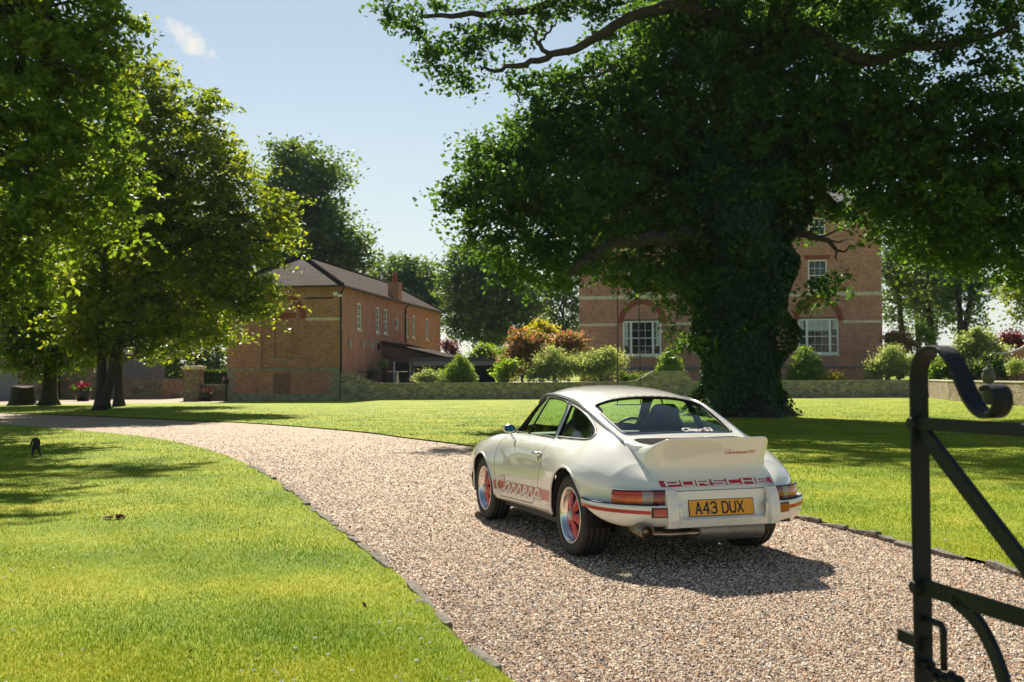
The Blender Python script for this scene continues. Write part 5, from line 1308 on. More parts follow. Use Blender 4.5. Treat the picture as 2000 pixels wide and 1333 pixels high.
# urn on its pedestal
ur = empty('stone_urn', (21.0, 48.0, .62), 0, 'dark lidded stone urn standing before the sunlit cobble wall', 'urn')
UM = simple('dark_stone', (.075, .08, .075), rough=.9, var=.4, vscale=10, bump=.4)
mb = MB(); mb.revolve([(0, 0), (.26, 0), (.26, .07), (.17, .10), (.09, .18), (.08, .26), (.14, .33), (.25, .45), (.30, .62), (.29, .74), (.22, .86), (.23, .90), (.25, .92), (0, .92)], None, 24); mb.build('body', UM, ur)
mb = MB(); mb.revolve([(.25, .922), (.22, .97), (.12, 1.04), (.06, 1.10), (.07, 1.14), (.04, 1.20), (0, 1.23)], None, 24); mb.build('lid', UM, ur)
mb = MB(); mb.box(20.62, 21.38, 47.62, 48.38, 0, .52); mb.box(20.56, 21.44, 47.56, 48.44, .52, .62)
tag(mb.build('urn_pedestal', UM, None, .02), 'square dark stone pedestal carrying the lidded urn', 'pedestal')
# curved brick wall at the far right
mb = MB(); cv = [(29.0, 3.9), (28.5, 3.2), (27.9, 2.75), (27.2, 2.5), (26.4, 2.45)]
mb.prism([(26.4, .9), (33, .9), (33, 4.4), (29.0, 4.4)]+cv, lambda a, b, d: Vector((a+1.2, 62+d, b)), .35)
bw = empty('curved_brick_wall', (0, 0, 0), 0, 'brick wall with a sweeping curved top at the far right edge', 'wall'); mb.build('brickwork', B1S, bw)
mb = MB(); mb.tube([(x+1.2, 62.17, z+.04) for x, z in [(29.0, 4.4)]+cv], .09, 6); mb.build('coping', STONE, bw)
# ================================================================ trees and shrubs
def leaf_mat(name, stops, trans=.45, gloss=.08, tboost=(1.25, 1.15, .55), nscale=.35):
    m, nt, o = newmat(name); L = nt.links.new
    g = nt.nodes.new('ShaderNodeNewGeometry'); n1 = N(nt, 'TexNoise', Scale=nscale, Detail=3.0); L(g.outputs['Position'], n1.inputs['Vector'])
    ad = N(nt, 'Math', _operation='MULTIPLY_ADD'); L(g.outputs['Random Per Island'], ad.inputs[0]); ad.inputs[1].default_value = .5
    m2 = N(nt, 'Math', _operation='MULTIPLY'); L(n1.outputs['Fac'], m2.inputs[0]); m2.inputs[1].default_value = .5; L(m2.outputs[0], ad.inputs[2])
    c = ramp(nt, ad.outputs[0], [(.15+.7*i/(len(stops)-1), s) for i, s in enumerate(stops)])
    d = N(nt, 'BsdfDiffuse'); t = N(nt, 'BsdfTranslucent'); ms = N(nt, 'MixShader', Fac=trans)
    tb = N(nt, 'MixRGB'); tb.blend_type = 'MULTIPLY'; tb.inputs[0].default_value = 1; L(c, tb.inputs[1]); tb.inputs[2].default_value = (*[x*2.1 for x in tboost], 1)
    L(c, d.inputs[0]); L(tb.outputs[0], t.inputs[0]); L(d.outputs[0], ms.inputs[1]); L(t.outputs[0], ms.inputs[2])
    gl = N(nt, 'BsdfGlossy', Roughness=.38); gl.inputs[0].default_value = (1, 1, 1, 1); m3 = N(nt, 'MixShader', Fac=gloss*.5); L(ms.outputs[0], m3.inputs[1]); L(gl.outputs[0], m3.inputs[2])
    L(m3.outputs[0], o.inputs[0]); return m
LM = {'oak': leaf_mat('oak_leaves', [(.022, .052, .018), (.036, .078, .020), (.058, .108, .021), (.095, .15, .022)], trans=.5, gloss=.04, tboost=(1.1, 1.15, .5)),
      'lime': leaf_mat('lime_leaves', [(.045, .095, .014), (.075, .135, .016), (.115, .18, .018), (.17, .22, .02)], trans=.52, gloss=.05),
      'beech': leaf_mat('hornbeam_leaves', [(.050, .095, .012), (.090, .14, .013), (.15, .19, .015), (.22, .23, .018)], trans=.56),
      'far': leaf_mat('far_leaves', [(.035, .070, .020), (.055, .10, .022), (.085, .135, .024), (.12, .17, .028)], trans=.45),
      'ivy': leaf_mat('ivy_leaves', [(.010, .032, .012), (.018, .048, .014), (.032, .070, .016)], trans=.3, gloss=.05),
      'shrub': leaf_mat('shrub_leaves', [(.06, .12, .016), (.13, .21, .02), (.22, .32, .024)], trans=.45),
      'lav': leaf_mat('grey_green_leaves', [(.09, .14, .06), (.16, .22, .09), (.25, .31, .14), (.38, .38, .26)], trans=.45),
      'red': leaf_mat('red_tipped_leaves', [(.06, .10, .02), (.10, .15, .03), (.17, .17, .04), (.38, .12, .07), (.50, .22, .14)], trans=.45, tboost=(1.1, .9, .6), nscale=1.2),
      'gold': leaf_mat('golden_leaves', [(.16, .17, .015), (.30, .28, .02), (.42, .36, .03)], trans=.45),
      'purple': leaf_mat('purple_leaves', [(.05, .02, .025), (.10, .03, .04), (.16, .05, .06)], trans=.4, tboost=(1.2, .6, .6)),
      'hedge': leaf_mat('hedge_leaves', [(.03, .065, .012), (.06, .11, .015), (.10, .17, .018)], trans=.3)}
BARK = simple('grey_brown_bark', (.040, .033, .027), rough=.95, var=.45, vscale=6, bump=.9, bscale=14)
BARKO = simple('oak_bark', (.048, .034, .025), rough=.95, var=.45, vscale=5, bump=1, bscale=12)
TWIG = simple('stem_bark', (.08, .06, .045), rough=.9)
def leaf_cloud(C, Rr, n_sub, n_leaf, size, seed, sub_r=.42, shell=.55, up=.55, droop=0, aspect=.62, flat=.75, cut=None):
    """blob centres C, radii Rr -> rhombic leaves gathered in sprays through each blob"""
    g = np.random.default_rng(seed); C = np.asarray(C, float); Rr = np.asarray(Rr, float)
    if Rr.ndim == 1: Rr = np.stack([Rr, Rr, Rr*.85], 1)
    wgt = (Rr[:, 0]*Rr[:, 1]*Rr[:, 2])**.75; wgt /= wgt.sum()
    b = g.choice(len(C), n_sub, p=wgt)
    d = g.normal(size=(n_sub, 3)); d /= np.linalg.norm(d, axis=1, keepdims=True)
    rr = shell+(1-shell)*g.random(n_sub)**.6; q_ = g.random(n_sub); rr = np.where(q_ < .2, g.random(n_sub)*shell, np.where(q_ > .90, rr*(1.02+.14*g.random(n_sub)), rr))
    S = C[b]+d*Rr[b]*rr[:, None]
    sr = sub_r*(.45+1.0*g.random(n_sub)**1.5)
    if cut is not None: k = cut(S); S, sr = S[k], sr[k]
    m = len(S); per = np.maximum(3, g.poisson(n_leaf, m)); idx = np.repeat(np.arange(m), per); n = len(idx)
    off = g.normal(size=(n, 3)); ol = np.linalg.norm(off, axis=1, keepdims=True); off *= np.minimum(1, 2.1/ol); off *= (sr[idx]*.52)[:, None]; off[:, 2] *= flat
    hd = d if cut is None else d[k]; hd = hd[idx]*np.array([1, 1, .45]); off = off*.8+hd*(off*hd).sum(1, keepdims=True)*1.1
    P = S[idx]+off; P[:, 2] -= droop*np.linalg.norm(off[:, :2], axis=1)
    nrm = g.normal(size=(n, 3)); nrm[:, 2] = np.abs(nrm[:, 2])+up; nrm /= np.linalg.norm(nrm, axis=1, keepdims=True)
    t = g.normal(size=(n, 3)); t -= nrm*(t*nrm).sum(1, keepdims=True); t /= np.linalg.norm(t, axis=1, keepdims=True); bt = np.cross(nrm, t)
    L_ = (size*(.65+.7*g.random(n)))[:, None]/2; W_ = L_*aspect
    V = np.stack([P-t*L_, P+bt*W_-t*L_*.1, P+t*L_, P-bt*W_-t*L_*.1], 1)
    V[:, 0, 2] -= 0; V[:, 2, 2] -= (L_[:, 0]*.25)
    return V.reshape(-1, 3)
def build_leaves(name, V, mat, parent):
    return link(name, np_mesh(name, V-np.array(parent.location)[None] if parent is not None else V, np.arange(len(V)).reshape(-1, 4)), mat, parent)
def branch(mb, p, q, r0, r1, rnd, sag=.12, n=6, wob=.06):
    p, q = Vector(p), Vector(q); L_ = (q-p).length; pts = []; rad = []
    for i in range(n+1):
        t = i/n; c = p.lerp(q, t); c.z += sin(t*pi)*L_*sag
        if 0 < i < n: c += Vector((rnd.uniform(-1, 1), rnd.uniform(-1, 1), rnd.uniform(-1, 1)))*L_*wob
        pts.append(c); rad.append(r0+(r1-r0)*t**.8)
    mb.tube(pts, rad, 7); return pts
def tree(name, label, base, blobs, lmat, size, nsub, nleaf, seed, trunks=None, tr=.35, fork=3.0, sub_r=.5, group=None, bark=BARK, up=.55, flat=.75, limbs=14, twigs=True, shell=.55, droop=0, cat='tree', branches_to=None, cut=None):
    rnd = random.Random(seed); base = Vector(base); root = empty(name, base, 0, label, cat, group)
    C = np.array([b[:3] for b in blobs], float); Rr = np.array([(b[3],)*2+(b[3]*(b[4] if len(b) > 4 else .85),) for b in blobs], float)
    mb = MB(); trunks = trunks or [[base, base+Vector((0, 0, fork))]]
    tops = []
    for tp in trunks:
        P = [Vector(p) for p in catmull(tp, 4)]; nP = len(P)
        rad = [tr*(1.0-.45*i/(nP-1)) for i in range(nP)]; rad[0] *= 1.55; rad[1] *= 1.12 if nP > 6 else 1
        mb.tube(P, rad, 12); tops += P[nP//2:]
    order = sorted(range(len(C)), key=lambda i: -Rr[i, 0])[:limbs]
    for i in order:
        q = Vector(C[i]); p = min(tops, key=lambda t: (t-q).length+abs(t.z-q.z)*.3); r0 = tr*.42*min(1.3, .5+Rr[i, 0]/3)
        pts = branch(mb, p, q, r0, .05, rnd)
        if twigs:
            for k in range(4):
                d = Vector((rnd.gauss(0, 1), rnd.gauss(0, 1), rnd.gauss(0, .6))).normalized()*Rr[i, 0]*.85
                branch(mb, pts[rnd.randint(2, 5)], q+d, r0*.35, .015, rnd, n=4)
    mb.v = [tuple(Vector(v)-base) for v in mb.v]
    mb.build('trunk', bark, root)
    build_leaves('crown', leaf_cloud(C, Rr, nsub, nleaf, size, seed, sub_r=sub_r, up=up, flat=flat, shell=shell, droop=droop, cut=cut), lmat, root)
    return root
def B(px, py, Y, r, k=.85): p = at(px, py, Y); return (p.x, p.y, p.z, r, k)

def oak():
    bx, by = 7.65, 36.0; rnd = random.Random(11)
    root = empty('oak_tree', (bx, by, 0), 0, 'huge dark spreading oak with an ivy-clad trunk standing behind the car', 'tree')
    off = Vector((bx, by, 0))
    # trunk with flared roots
    mb = MB(); n = 26; zs = [0, .15, .4, .8, 1.4, 2.4, 4, 6, 8, 9.4]; rs = [1.85, 1.5, 1.26, 1.12, 1.08, 1.02, .98, .95, .9, .8]; V = []
    for z, r in zip(zs, rs):
        for k in range(n):
            a = 2*pi*k/n; f = 1+max(0, 1-z/1.3)*(.26*sin(a*5+1)+.14*sin(a*3))+.05*sin(a*9+z)
            V.append((r*f*cos(a)+.12*z*.15, r*f*sin(a), z-.05))
    mb.add(V, [(i*n+k, i*n+(k+1) % n, (i+1)*n+(k+1) % n, (i+1)*n+k) for i in range(len(zs)-1) for k in range(n)], 0, True)
    mb.build('trunk', BARKO, root)
    mb = MB(); rt = [(1.1, -.3, .45), (1.9, -.5, .2), (2.5, -.55, .02)]
    # limbs traced along their visible courses, each with its own depth
    LB = [([(1400, 470, 35.8), (1330, 462, 34.5), (1260, 468, 33.6), (1190, 478, 33), (1150, 505, 32.6), (1115, 535, 32.4)], .31, .09),
          ([(1390, 330, 36), (1330, 305, 36.5), (1255, 330, 37), (1180, 370, 37.5), (1120, 395, 38)], .22, .05),
          ([(1440, 60, 36), (1370, 20, 35.2), (1290, 16, 34.5), (1215, 42, 34), (1150, 84, 33.5), (1080, 108, 33.2), (1010, 128, 33), (960, 136, 33), (936, 132, 33)], .26, .035),
          ([(1430, 30, 35.5), (1330, 44, 36.5), (1260, 74, 37), (1200, 130, 37.5)], .2, .06),
          ([(1370, -60, 36), (1250, -40, 35), (1130, -20, 34.5), (1020, 22, 34), (900, 28, 33.6), (820, 30, 33.4)], .26, .05),
          ([(1480, 380, 36), (1545, 360, 36.5), (1590, 372, 37), (1640, 410, 37.4), (1700, 440, 37.6)], .40, .10),
          ([(1480, 90, 36), (1580, 70, 35), (1640, 100, 34.4), (1700, 118, 34), (1790, 92, 33.6), (1900, 80, 33.2), (1990, 50, 33)], .34, .07),
          ([(1490, 260, 36.5), (1600, 250, 36.8), (1720, 280, 36.6), (1850, 320, 36), (1960, 340, 35.5)], .26, .06),
          ([(1520, 300, 36.4), (1640, 300, 38), (1800, 330, 39.5), (1930, 420, 40)], .34, .08),
          ([(1440, 250, 36), (1400, 100, 37.5), (1380, -100, 38.5), (1360, -260, 39)], .6, .2),
          ([(1460, 250, 36), (1520, 60, 35.5), (1560, -160, 35), (1580, -330, 35)], .6, .2),
          ([(1400, 380, 36.2), (1310, 400, 38), (1200, 440, 39.4), (1090, 460, 40)], .3, .07),
          ([(1400, 360, 36.2), (1290, 340, 36.6), (1150, 350, 36.2), (1010, 390, 34.5)], .26, .05),
          ([(1200, 130, 33.5), (1150, 150, 33.2), (1110, 145, 33)], .06, .02),
          ([(1080, 108, 33.2), (1050, 86, 33), (1045, 60, 33), (1020, 50, 33)], .09, .03),
          ([(1050, 86, 33), (1080, 55, 33.2), (1085, 40, 33.2)], .05, .02)]
    for pts, r0, r1 in LB:
        P = [Vector(p) for p in catmull([at(*p) for p in pts], 5)]; m_ = len(P)
        P = [p+Vector((rnd.uniform(-1, 1), rnd.uniform(-1, 1), rnd.uniform(-1, 1)))*.06 for p in P]
        lb = MB(); lb.tube([p-off for p in P], [r0+(r1-r0)*(i/(m_-1))**.85 for i in range(m_)], 9); lb.build('limb', BARKO, root)
    # dead branch in front of the house wall
    lb = MB(); D1 = [(1540, 452, 35.6), (1570, 458, 35.2), (1600, 466, 35), (1618, 470, 35), (1634, 490, 34.9), (1650, 492, 34.8), (1664, 478, 34.8)]
    P = [at(*p)-off for p in D1]; lb.tube(P, [.15, .12, .10, .085, .06, .035, .015], 7)
    for a, b_, c_ in (((1600, 466, 35), (1640, 448, 34.8), (1668, 455, 34.8)), ((1634, 490, 34.9), (1632, 505, 34.8), (1636, 512, 34.7)), ((1618, 470, 35), (1640, 474, 34.8), (1656, 466, 34.7)), ((1570, 458, 35.2), (1600, 444, 35), (1625, 420, 34.9))):
        lb.tube([at(*a)-off, at(*b_)-off, at(*c_)-off], [.04, .025, .008], 5)
    lb.build('dead_branch', BARKO, root)
    bl = [B(1020, 400, 33, 1.9), B(955, 372, 32.6, 1.35), B(893, 392, 32.4, .85), B(925, 432, 32.6, .7), B(960, 330, 33.2, 1.1), B(1060, 300, 34, 1.8), B(1010, 300, 33.4, 1.1), B(1100, 220, 34.5, 1.3), B(1050, 255, 34, .9), B(1060, 190, 34, .6), B(1030, 160, 33.6, .55), B(985, 470, 33, 1.0), B(1020, 520, 33, .95), B(1085, 505, 33.4, 1.25), B(1150, 525, 33.4, .95), B(1125, 420, 34.4, 2.3), B(1180, 300, 35.4, 2.2), B(1170, 190, 35, 1.5), B(1230, 230, 36, 2.2), B(1240, 120, 36, 1.4), B(1210, 400, 36, 2.3), B(1270, 340, 36.4, 2.6), B(1310, 440, 35.6, 1.6), B(1225, 515, 35, 1.1), B(1290, 520, 35.2, 1.1), B(1340, 555, 35, .9), B(1250, 560, 34.6, .55), B(1335, 230, 36, 2.6), B(1350, 120, 36.5, 2.3), B(1300, 30, 36.6, 1.4), B(1420, 30, 36.5, 2.6), B(1460, 180, 36, 2.9), B(1440, 320, 36, 2.6), B(1540, 60, 36, 2.3), B(1560, 200, 35.4, 2.6), B(1560, 330, 36, 2.2), B(1640, 170, 35, 1.6), B(1650, 270, 35.4, 2.2), B(1720, 330, 35.6, 2.3), B(1722, 405, 36.4, .95), B(1740, 220, 34.6, 1.9), B(1790, 400, 36, 2.2), B(1820, 290, 35, 2.4), B(1900, 340, 34.6, 2.4), B(1860, 440, 36, 1.9), B(1940, 440, 35.4, 1.9), B(1985, 340, 34, 2.2), B(1950, 240, 34, 1.4), B(1880, 500, 36.6, .95), B(1980, 510, 36, 1.2), B(1785, 478, 37, .8), B(1590, 402, 36.8, .6), B(1562, 468, 36.2, .5), B(2080, 380, 34.5, 2.6), B(2080, 200, 34, 2.4), B(2120, 500, 36, 2.0),
          # sprays along the upper limbs
          B(760, 20, 33.4, .62), B(800, 42, 33.4, .5), B(850, 8, 33.5, .6), B(820, 72, 33.4, .4), B(905, 10, 33.7, .55), B(860, 95, 33.2, .55), B(835, 112, 33.2, .45), B(900, 90, 33.2, .55), B(930, 75, 33.3, .55), B(880, 135, 33, .5), B(905, 160, 33, .45), B(930, 100, 33, .5), B(965, 60, 33.4, .6), B(1000, 20, 33.8, .75), B(1050, 30, 34, .75), B(1010, 75, 33.5, .5), B(1100, 10, 34.3, .8), B(1105, 65, 33.8, .5), B(1165, 15, 34.6, .9), B(1150, 120, 34, .45), B(1120, 150, 33.8, .5), B(1200, 60, 34.8, .55), B(1660, 30, 34.6, 1.0), B(1700, 60, 34.2, .8), B(1730, 160, 34, .8), B(1760, 90, 33.8, .8), B(1820, 30, 33.8, .9), B(1780, 20, 34, .6), B(1850, 110, 33.6, .9), B(1900, 60, 33.5, .9), B(1880, 180, 33.6, .8), B(1960, 20, 33.2, 1.0), B(1940, 130, 33.2, .9), B(1985, 100, 33, .8), B(1820, 200, 34, .8), B(1965, 190, 33.4, .6), B(1650, 545, 34.4, .32), B(1625, 555, 34.6, .45), B(1590, 560, 34.8, .6), B(1575, 600, 34.9, .35),
          B(1360, 470, 34.8, 1.0), B(1360, 540, 34.8, .9), B(1330, 600, 34.6, .7), B(1310, 640, 34.4, .45), B(1355, 660, 34.6, .5)]
    # the top of the crown, above the picture, which throws the shade on the lawn
    r9 = random.Random(5)
    for k in range(26):
        a = r9.uniform(0, 2*pi); d = 8.2*sqrt(r9.random()); z = 15.2+5.6*(1-(d/8.2)**2)+r9.uniform(-.8, .4)
        bl.append((bx+2.6+cos(a)*d*.98, by-.5+sin(a)*d*.85, z, r9.uniform(1.7, 2.6), .7))
    for k in range(12):
        a = r9.uniform(0, 2*pi); bl.append((bx+7+cos(a)*5, by-2+sin(a)*4, r9.uniform(13, 18.5), 2.0, .7))
    C = np.array([b[:3] for b in bl]); Rr = np.array([(b[3], b[3], b[3]*b[4]) for b in bl])
    V = leaf_cloud(C, Rr, 8600, 42, .165, 3, sub_r=.50, shell=.55, up=.45, aspect=.75)
    build_leaves('crown', V, LM['oak'], root)
    # ivy sleeve
    g = np.random.default_rng(8); n = 62000; z = .12+9.4*g.random(n)**.9; a = g.random(n)*2*pi
    lump = .22*np.sin(a*3+z*1.1)+.18*np.sin(a*5-z*1.7+1)+.12*np.sin(z*3.1+a*2)
    R_ = np.interp(z, [.1, 1.2, 2.4, 3.6, 5.2, 7, 9.5], [1.40, 1.12, 1.30, 1.62, 1.92, 1.9, 1.7])+lump*1.3-.25*g.random(n)**2
    R_ = np.maximum(R_, np.interp(z, zs, rs)*(1+np.maximum(0, 1-z/1.3)*(.26*np.sin(a*5+1)+.14*np.sin(a*3))+.05)+.05+.12*g.random(n))
    keep = (g.random(n) < .35+.65*(z > .35+.35*np.sin(a*4+1))*1.0) ; z, a, R_ = z[keep], a[keep], R_[keep]; n = len(z)
    P = np.stack([bx-.12+R_*np.cos(a), by+R_*np.sin(a), z], 1)
    nn = np.stack([np.cos(a), np.sin(a), .5+0*a], 1)+g.normal(size=(n, 3))*.55; nn /= np.linalg.norm(nn, axis=1, keepdims=True)
    t = g.normal(size=(n, 3)); t[:, 2] -= 1; t -= nn*(t*nn).sum(1, keepdims=True); t /= np.linalg.norm(t, axis=1, keepdims=True); bt = np.cross(nn, t)
    L_ = (.13*(.7+.6*g.random(n)))[:, None]/2; V = np.stack([P-t*L_, P+bt*L_*.8, P+t*L_, P-bt*L_*.8], 1).reshape(-1, 3)
    build_leaves('ivy', V, LM['ivy'], root)
    # swing hanging from the big left limb
    sw = empty('rope_swing', at(1226, 480, 33.4), 0, 'rope swing hanging on two thin ropes from the left limb of the oak', 'swing'); o_ = sw.location.copy()
    for px0, px1 in ((1205, 1206), (1246, 1251)):
        a = at(px0, 468, 33.4); b_ = at(px1, 790, 33.4); m1 = MB(); m1.tube([a-o_, a.lerp(b_, .5)-o_+Vector((.01, 0, 0)), b_-o_], .016, 6); m1.build('rope', TWIG, sw)
    b0 = at(1228, 790, 33.4)-o_; m1 = MB(); m1.box(b0.x-.42, b0.x+.42, b0.y-.1, b0.y+.1, b0.z-.03, b0.z); m1.build('seat', BARK, sw)
oak()

# ---- trees on the left
tree('lime_tree', 'tall lime tree with large leaves filling the upper left corner', (-15.2, 27.5, 0),
     [B(40, 40, 27.5, 2.3), B(150, 60, 27, 1.3), B(205, 30, 27, .7), B(100, 160, 27, 1.9), B(190, 150, 27.2, .8), B(20, 220, 27, 2.0), B(130, 260, 27.5, 1.5), B(220, 220, 28, .7), B(60, 340, 26.6, 1.6), B(170, 350, 26.8, 1.1), B(240, 370, 26.8, .75), B(255, 430, 26.6, .55), B(120, 430, 26.4, 1.2), B(40, 460, 26.4, 1.3), B(190, 450, 26.8, .8), B(20, 560, 27, 1.0), B(-60, 100, 28, 3), B(-80, 300, 28, 3), B(-60, 480, 27, 2.2), B(200, 90, 27.5, .8), B(225, 60, 27.2, .45), B(60, -120, 28, 3), B(-100, -120, 29, 3.5), B(-60, -260, 28.5, 3.0), B(80, 575, 26.5, .6), B(245, 300, 27.4, .5), B(-160, 560, 27, 2.0), B(-200, 400, 27, 2.6), (-9.6, 30.5, 14.6, 1.3), (-11.5, 29, 14.0, 1.6), (-8.6, 26, 13.0, 1.1), (-10.8, 25.5, 12.6, 1.5), (-8.9, 33, 16, 1.2), (-12, 33, 15.5, 2.0), (-7.6, 23.6, 12.4, .7)],  # the last clumps, high and out of view, are added to shade the near lawn
     LM['lime'], .18, 2100, 40, 21, trunks=[[(-15.2, 27.5, 0), (-15.3, 27.5, 3), (-15.1, 27.4, 7), (-15, 27.6, 13)]], tr=.55, sub_r=.42, limbs=18, up=.35, flat=.6, droop=.35)
tree('hornbeam_tree', 'broad yellow-green tree with two forked trunks on the grass beyond the drive', (-17.6, 46.4, 0),
     [B(330, 330, 46, 3.4), B(250, 240, 46.5, 2.2), B(385, 240, 46, 1.3), B(310, 200, 46.5, 1.6), B(425, 205, 45.8, .6), B(400, 190, 46, .7), B(425, 325, 45.6, 1.7), B(485, 350, 45.2, .8), B(470, 420, 45, 1.9), B(540, 400, 44.8, .85), B(530, 470, 44.6, 1.1), B(575, 400, 44.6, .35), B(380, 450, 45.4, 2.6), B(290, 450, 45.6, 2.6), B(220, 360, 46, 2.4), B(200, 480, 46.4, 2.3), B(470, 520, 44.6, 1.3), B(510, 550, 44.2, .9), B(530, 600, 43.8, .5), B(524, 640, 43.6, .26), B(490, 590, 44, .65), B(500, 635, 43.9, .35), B(450, 570, 44.4, .9), B(400, 560, 45, 1.8), B(320, 590, 45.4, 2.0), B(240, 590, 45.8, 2.0), B(170, 600, 46, 1.9), B(350, 640, 46, 1.1), B(280, 655, 46.2, 1.1), B(210, 665, 46.4, 1.0), B(150, 660, 46.2, 1.0), B(410, 630, 45.6, .9), B(320, 120, 47, .7), B(290, 150, 47, .9), B(250, 100, 47.4, .8), B(270, 45, 47.5, .5), B(230, 160, 47, 1.4), B(440, 480, 45, 1.3), B(560, 440, 44.6, .5), B(545, 520, 44.2, .45), (-16, 39, 10, 1.8), (-18.5, 38, 9, 1.8), (-15, 38.5, 12, 1.5), (-20.5, 40, 11, 2.2), (-14.6, 37.6, 9.2, 1.0), B(515, 575, 43.7, .55), B(535, 560, 43.8, .5), B(500, 610, 43.7, .5), B(520, 655, 43.5, .3), B(470, 600, 44, .8), B(545, 580, 43.8, .4)],  # hidden clumps forward of the trunks are added to shade the drive
     LM['beech'], .19, 2700, 40, 22, trunks=[[(-17.6, 46.4, 0), (-17.5, 46.4, 1.5), (-17.55, 46.5, 4), (-17.4, 46.6, 8)], [(-17.4, 46.3, .2), (-17.0, 46.2, 1.6), (-16.5, 46.1, 3.6), (-15.2, 45.8, 7.5)]], tr=.235, sub_r=.62, limbs=26, up=.8, flat=.36, droop=.28)
tree('slender_tree', 'slimmer dark tree just right of the forked trunks', (-19.1, 52.9, 0),
     [B(260, 560, 53, 2.2), B(330, 540, 53.5, 2.4), B(300, 440, 53.5, 2.6), B(400, 600, 53.6, 1.9), B(430, 660, 54, 1.1), B(370, 660, 54, 1.3), B(300, 690, 54, .8)],
     LM['beech'], .22, 1100, 22, 23, tr=.22, trunks=[[(-19.1, 52.9, 0), (-19.1, 52.9, 3), (-18.8, 53, 8)]], sub_r=.7, limbs=7, flat=.4, up=.8)
tree('old_lime_tree', 'thick-trunked dark tree beside the sawn stump at far left', (-23.6, 55.5, 0),
     [B(90, 600, 55.5, 2.6), B(30, 560, 55, 2.4), B(150, 620, 55.5, 2.2), B(60, 680, 55, 1.5), B(130, 690, 55.2, 1.3), B(20, 650, 54.6, 1.6), B(60, 560, 54.4, 1.4), B(20, 710, 54.6, .55), B(80, 735, 55.4, .5), B(110, 500, 56, 3.0), B(0, 460, 56, 3.2), B(170, 690, 55.4, .9), B(30, 730, 54.5, .35), B(60, 720, 54.3, .7), B(130, 725, 55, .6), B(10, 690, 54, 1.0), B(175, 715, 55, .6)],
     LM['lime'], .21, 2000, 22, 24, tr=.40, trunks=[[(-23.6, 55.5, 0), (-23.5, 55.5, 2.5), (-23.3, 55.6, 7)]], sub_r=.65, limbs=12, flat=.45, up=.7)
mb = MB(); V = []
for z, r in ((-.02, .85), (.15, .68), (.4, .60), (.7, .56), (.95, .54), (.98, .50)):
    for k in range(18):
        a = 2*pi*k/18; V.append((-25.2+r*cos(a)*(1+.12*sin(3*a)), 55.9+r*sin(a), z+(.05*sin(a*2) if z > .9 else 0)))
mb.add(V, [(i*18+k, i*18+(k+1) % 18, (i+1)*18+(k+1) % 18, (i+1)*18+k) for i in range(5) for k in range(18)]+[tuple(range(90, 108))], 0, False)
tag(mb.build('tree_stump', BARK), 'wide sawn-off tree stump at the far left of the lawn', 'tree stump')
for k, (px, Y, r) in enumerate([(300, 96, 2.4), (345, 100, 2.6), (385, 92, 2.4), (425, 98, 2.8), (255, 104, 2.6)]):
    p = at(px, 745, Y); L0 = ['dark tree farthest left of the row behind the gate pier', 'dark tree behind the gate opening', 'dark tree right above the gate pier', 'dark tree against the coach house corner', 'dark tree deep behind the forked trunks']
    tree('woodland_tree', L0[[1, 2, 2, 3, 4][k]] if k != 0 else L0[0], (p.x, Y, 0), [(p.x+dx, Y+dy, z, r*s) for dx, dy, z, s in ((0, 0, 9, 1.1), (1.8, 0, 7, .9), (-1.8, .5, 7.2, .9), (.6, -.4, 5, .7), (-.8, 0, 4.6, .6), (.9, .6, 2.6, .75), (-1.2, .4, 2.4, .75), (0, 0, 12, 1.1), (1.5, 0, 11, .9), (-2.0, 0, 10.6, .9))], LM['far'], .38, 300, 18, 30+k, tr=.28, fork=6, sub_r=1.0, limbs=6, twigs=False, group='trees behind the courtyard gate')
for o, l in zip([o for o in COL.objects if o.name.startswith('woodland_tree')], ['dark tree in the middle of the courtyard gateway', 'dark tree just left of the stone gate pier', 'dark tree standing directly above the stone gate pier', 'dark tree whose crown meets the coach house corner', 'dark tree behind the slender trunk on the left']): o['label'] = l
def far_tree(name, label, px, Y, blobs, seed, mat='far', size=.45, nsub=900, nleaf=20, tr=.4, fork=5, trunks=None, sub_r=.95, **k):
    p = at(px, 740, Y); kw = dict(limbs=8, twigs=False); kw.update(k)
    return tree(name, label, (p.x, Y, 0), [B(a, b, Y+dy, r) for a, b, dy, r in blobs], LM[mat], size*.8, int(nsub*.8), nleaf, seed, tr=tr, fork=fork, sub_r=sub_r, trunks=trunks, **kw)
far_tree('sycamore_tree', 'tallest dark tree rising behind the coach house roof', 610, 98,
    [(560, 310, 0, 1.8), (610, 330, 0, 2.6), (640, 350, -1, 1.8), (590, 380, -1, 3.0), (560, 430, 0, 3.0), (630, 410, 0, 2.0), (640, 440, -1, 2.6), (600, 480, -1, 3.2), (670, 480, 0, 2.4), (700, 480, 1, 1.2), (540, 360, 0, 1.8), (650, 520, 0, 2.6), (700, 510, 0, 1.4), (540, 490, 0, 3), (530, 290, 0, .6), (575, 290, 0, 1.2)], 41, size=.50, nsub=1700, tr=.6, limbs=12)
far_tree('lime_tree', 'rounded mid-green tree behind the chimney of the coach house', 800, 118,
    [(770, 545, 0, 3.0), (810, 540, 0, 2.8), (840, 565, 0, 2.4), (750, 570, 0, 2.2), (855, 590, 0, 1.8), (800, 585, -1, 3.0), (785, 520, 0, 1.4), (730, 540, 0, 1.0), (830, 620, 0, 2.6), (860, 545, 0, 1.0)], 42, size=.5, nsub=950)
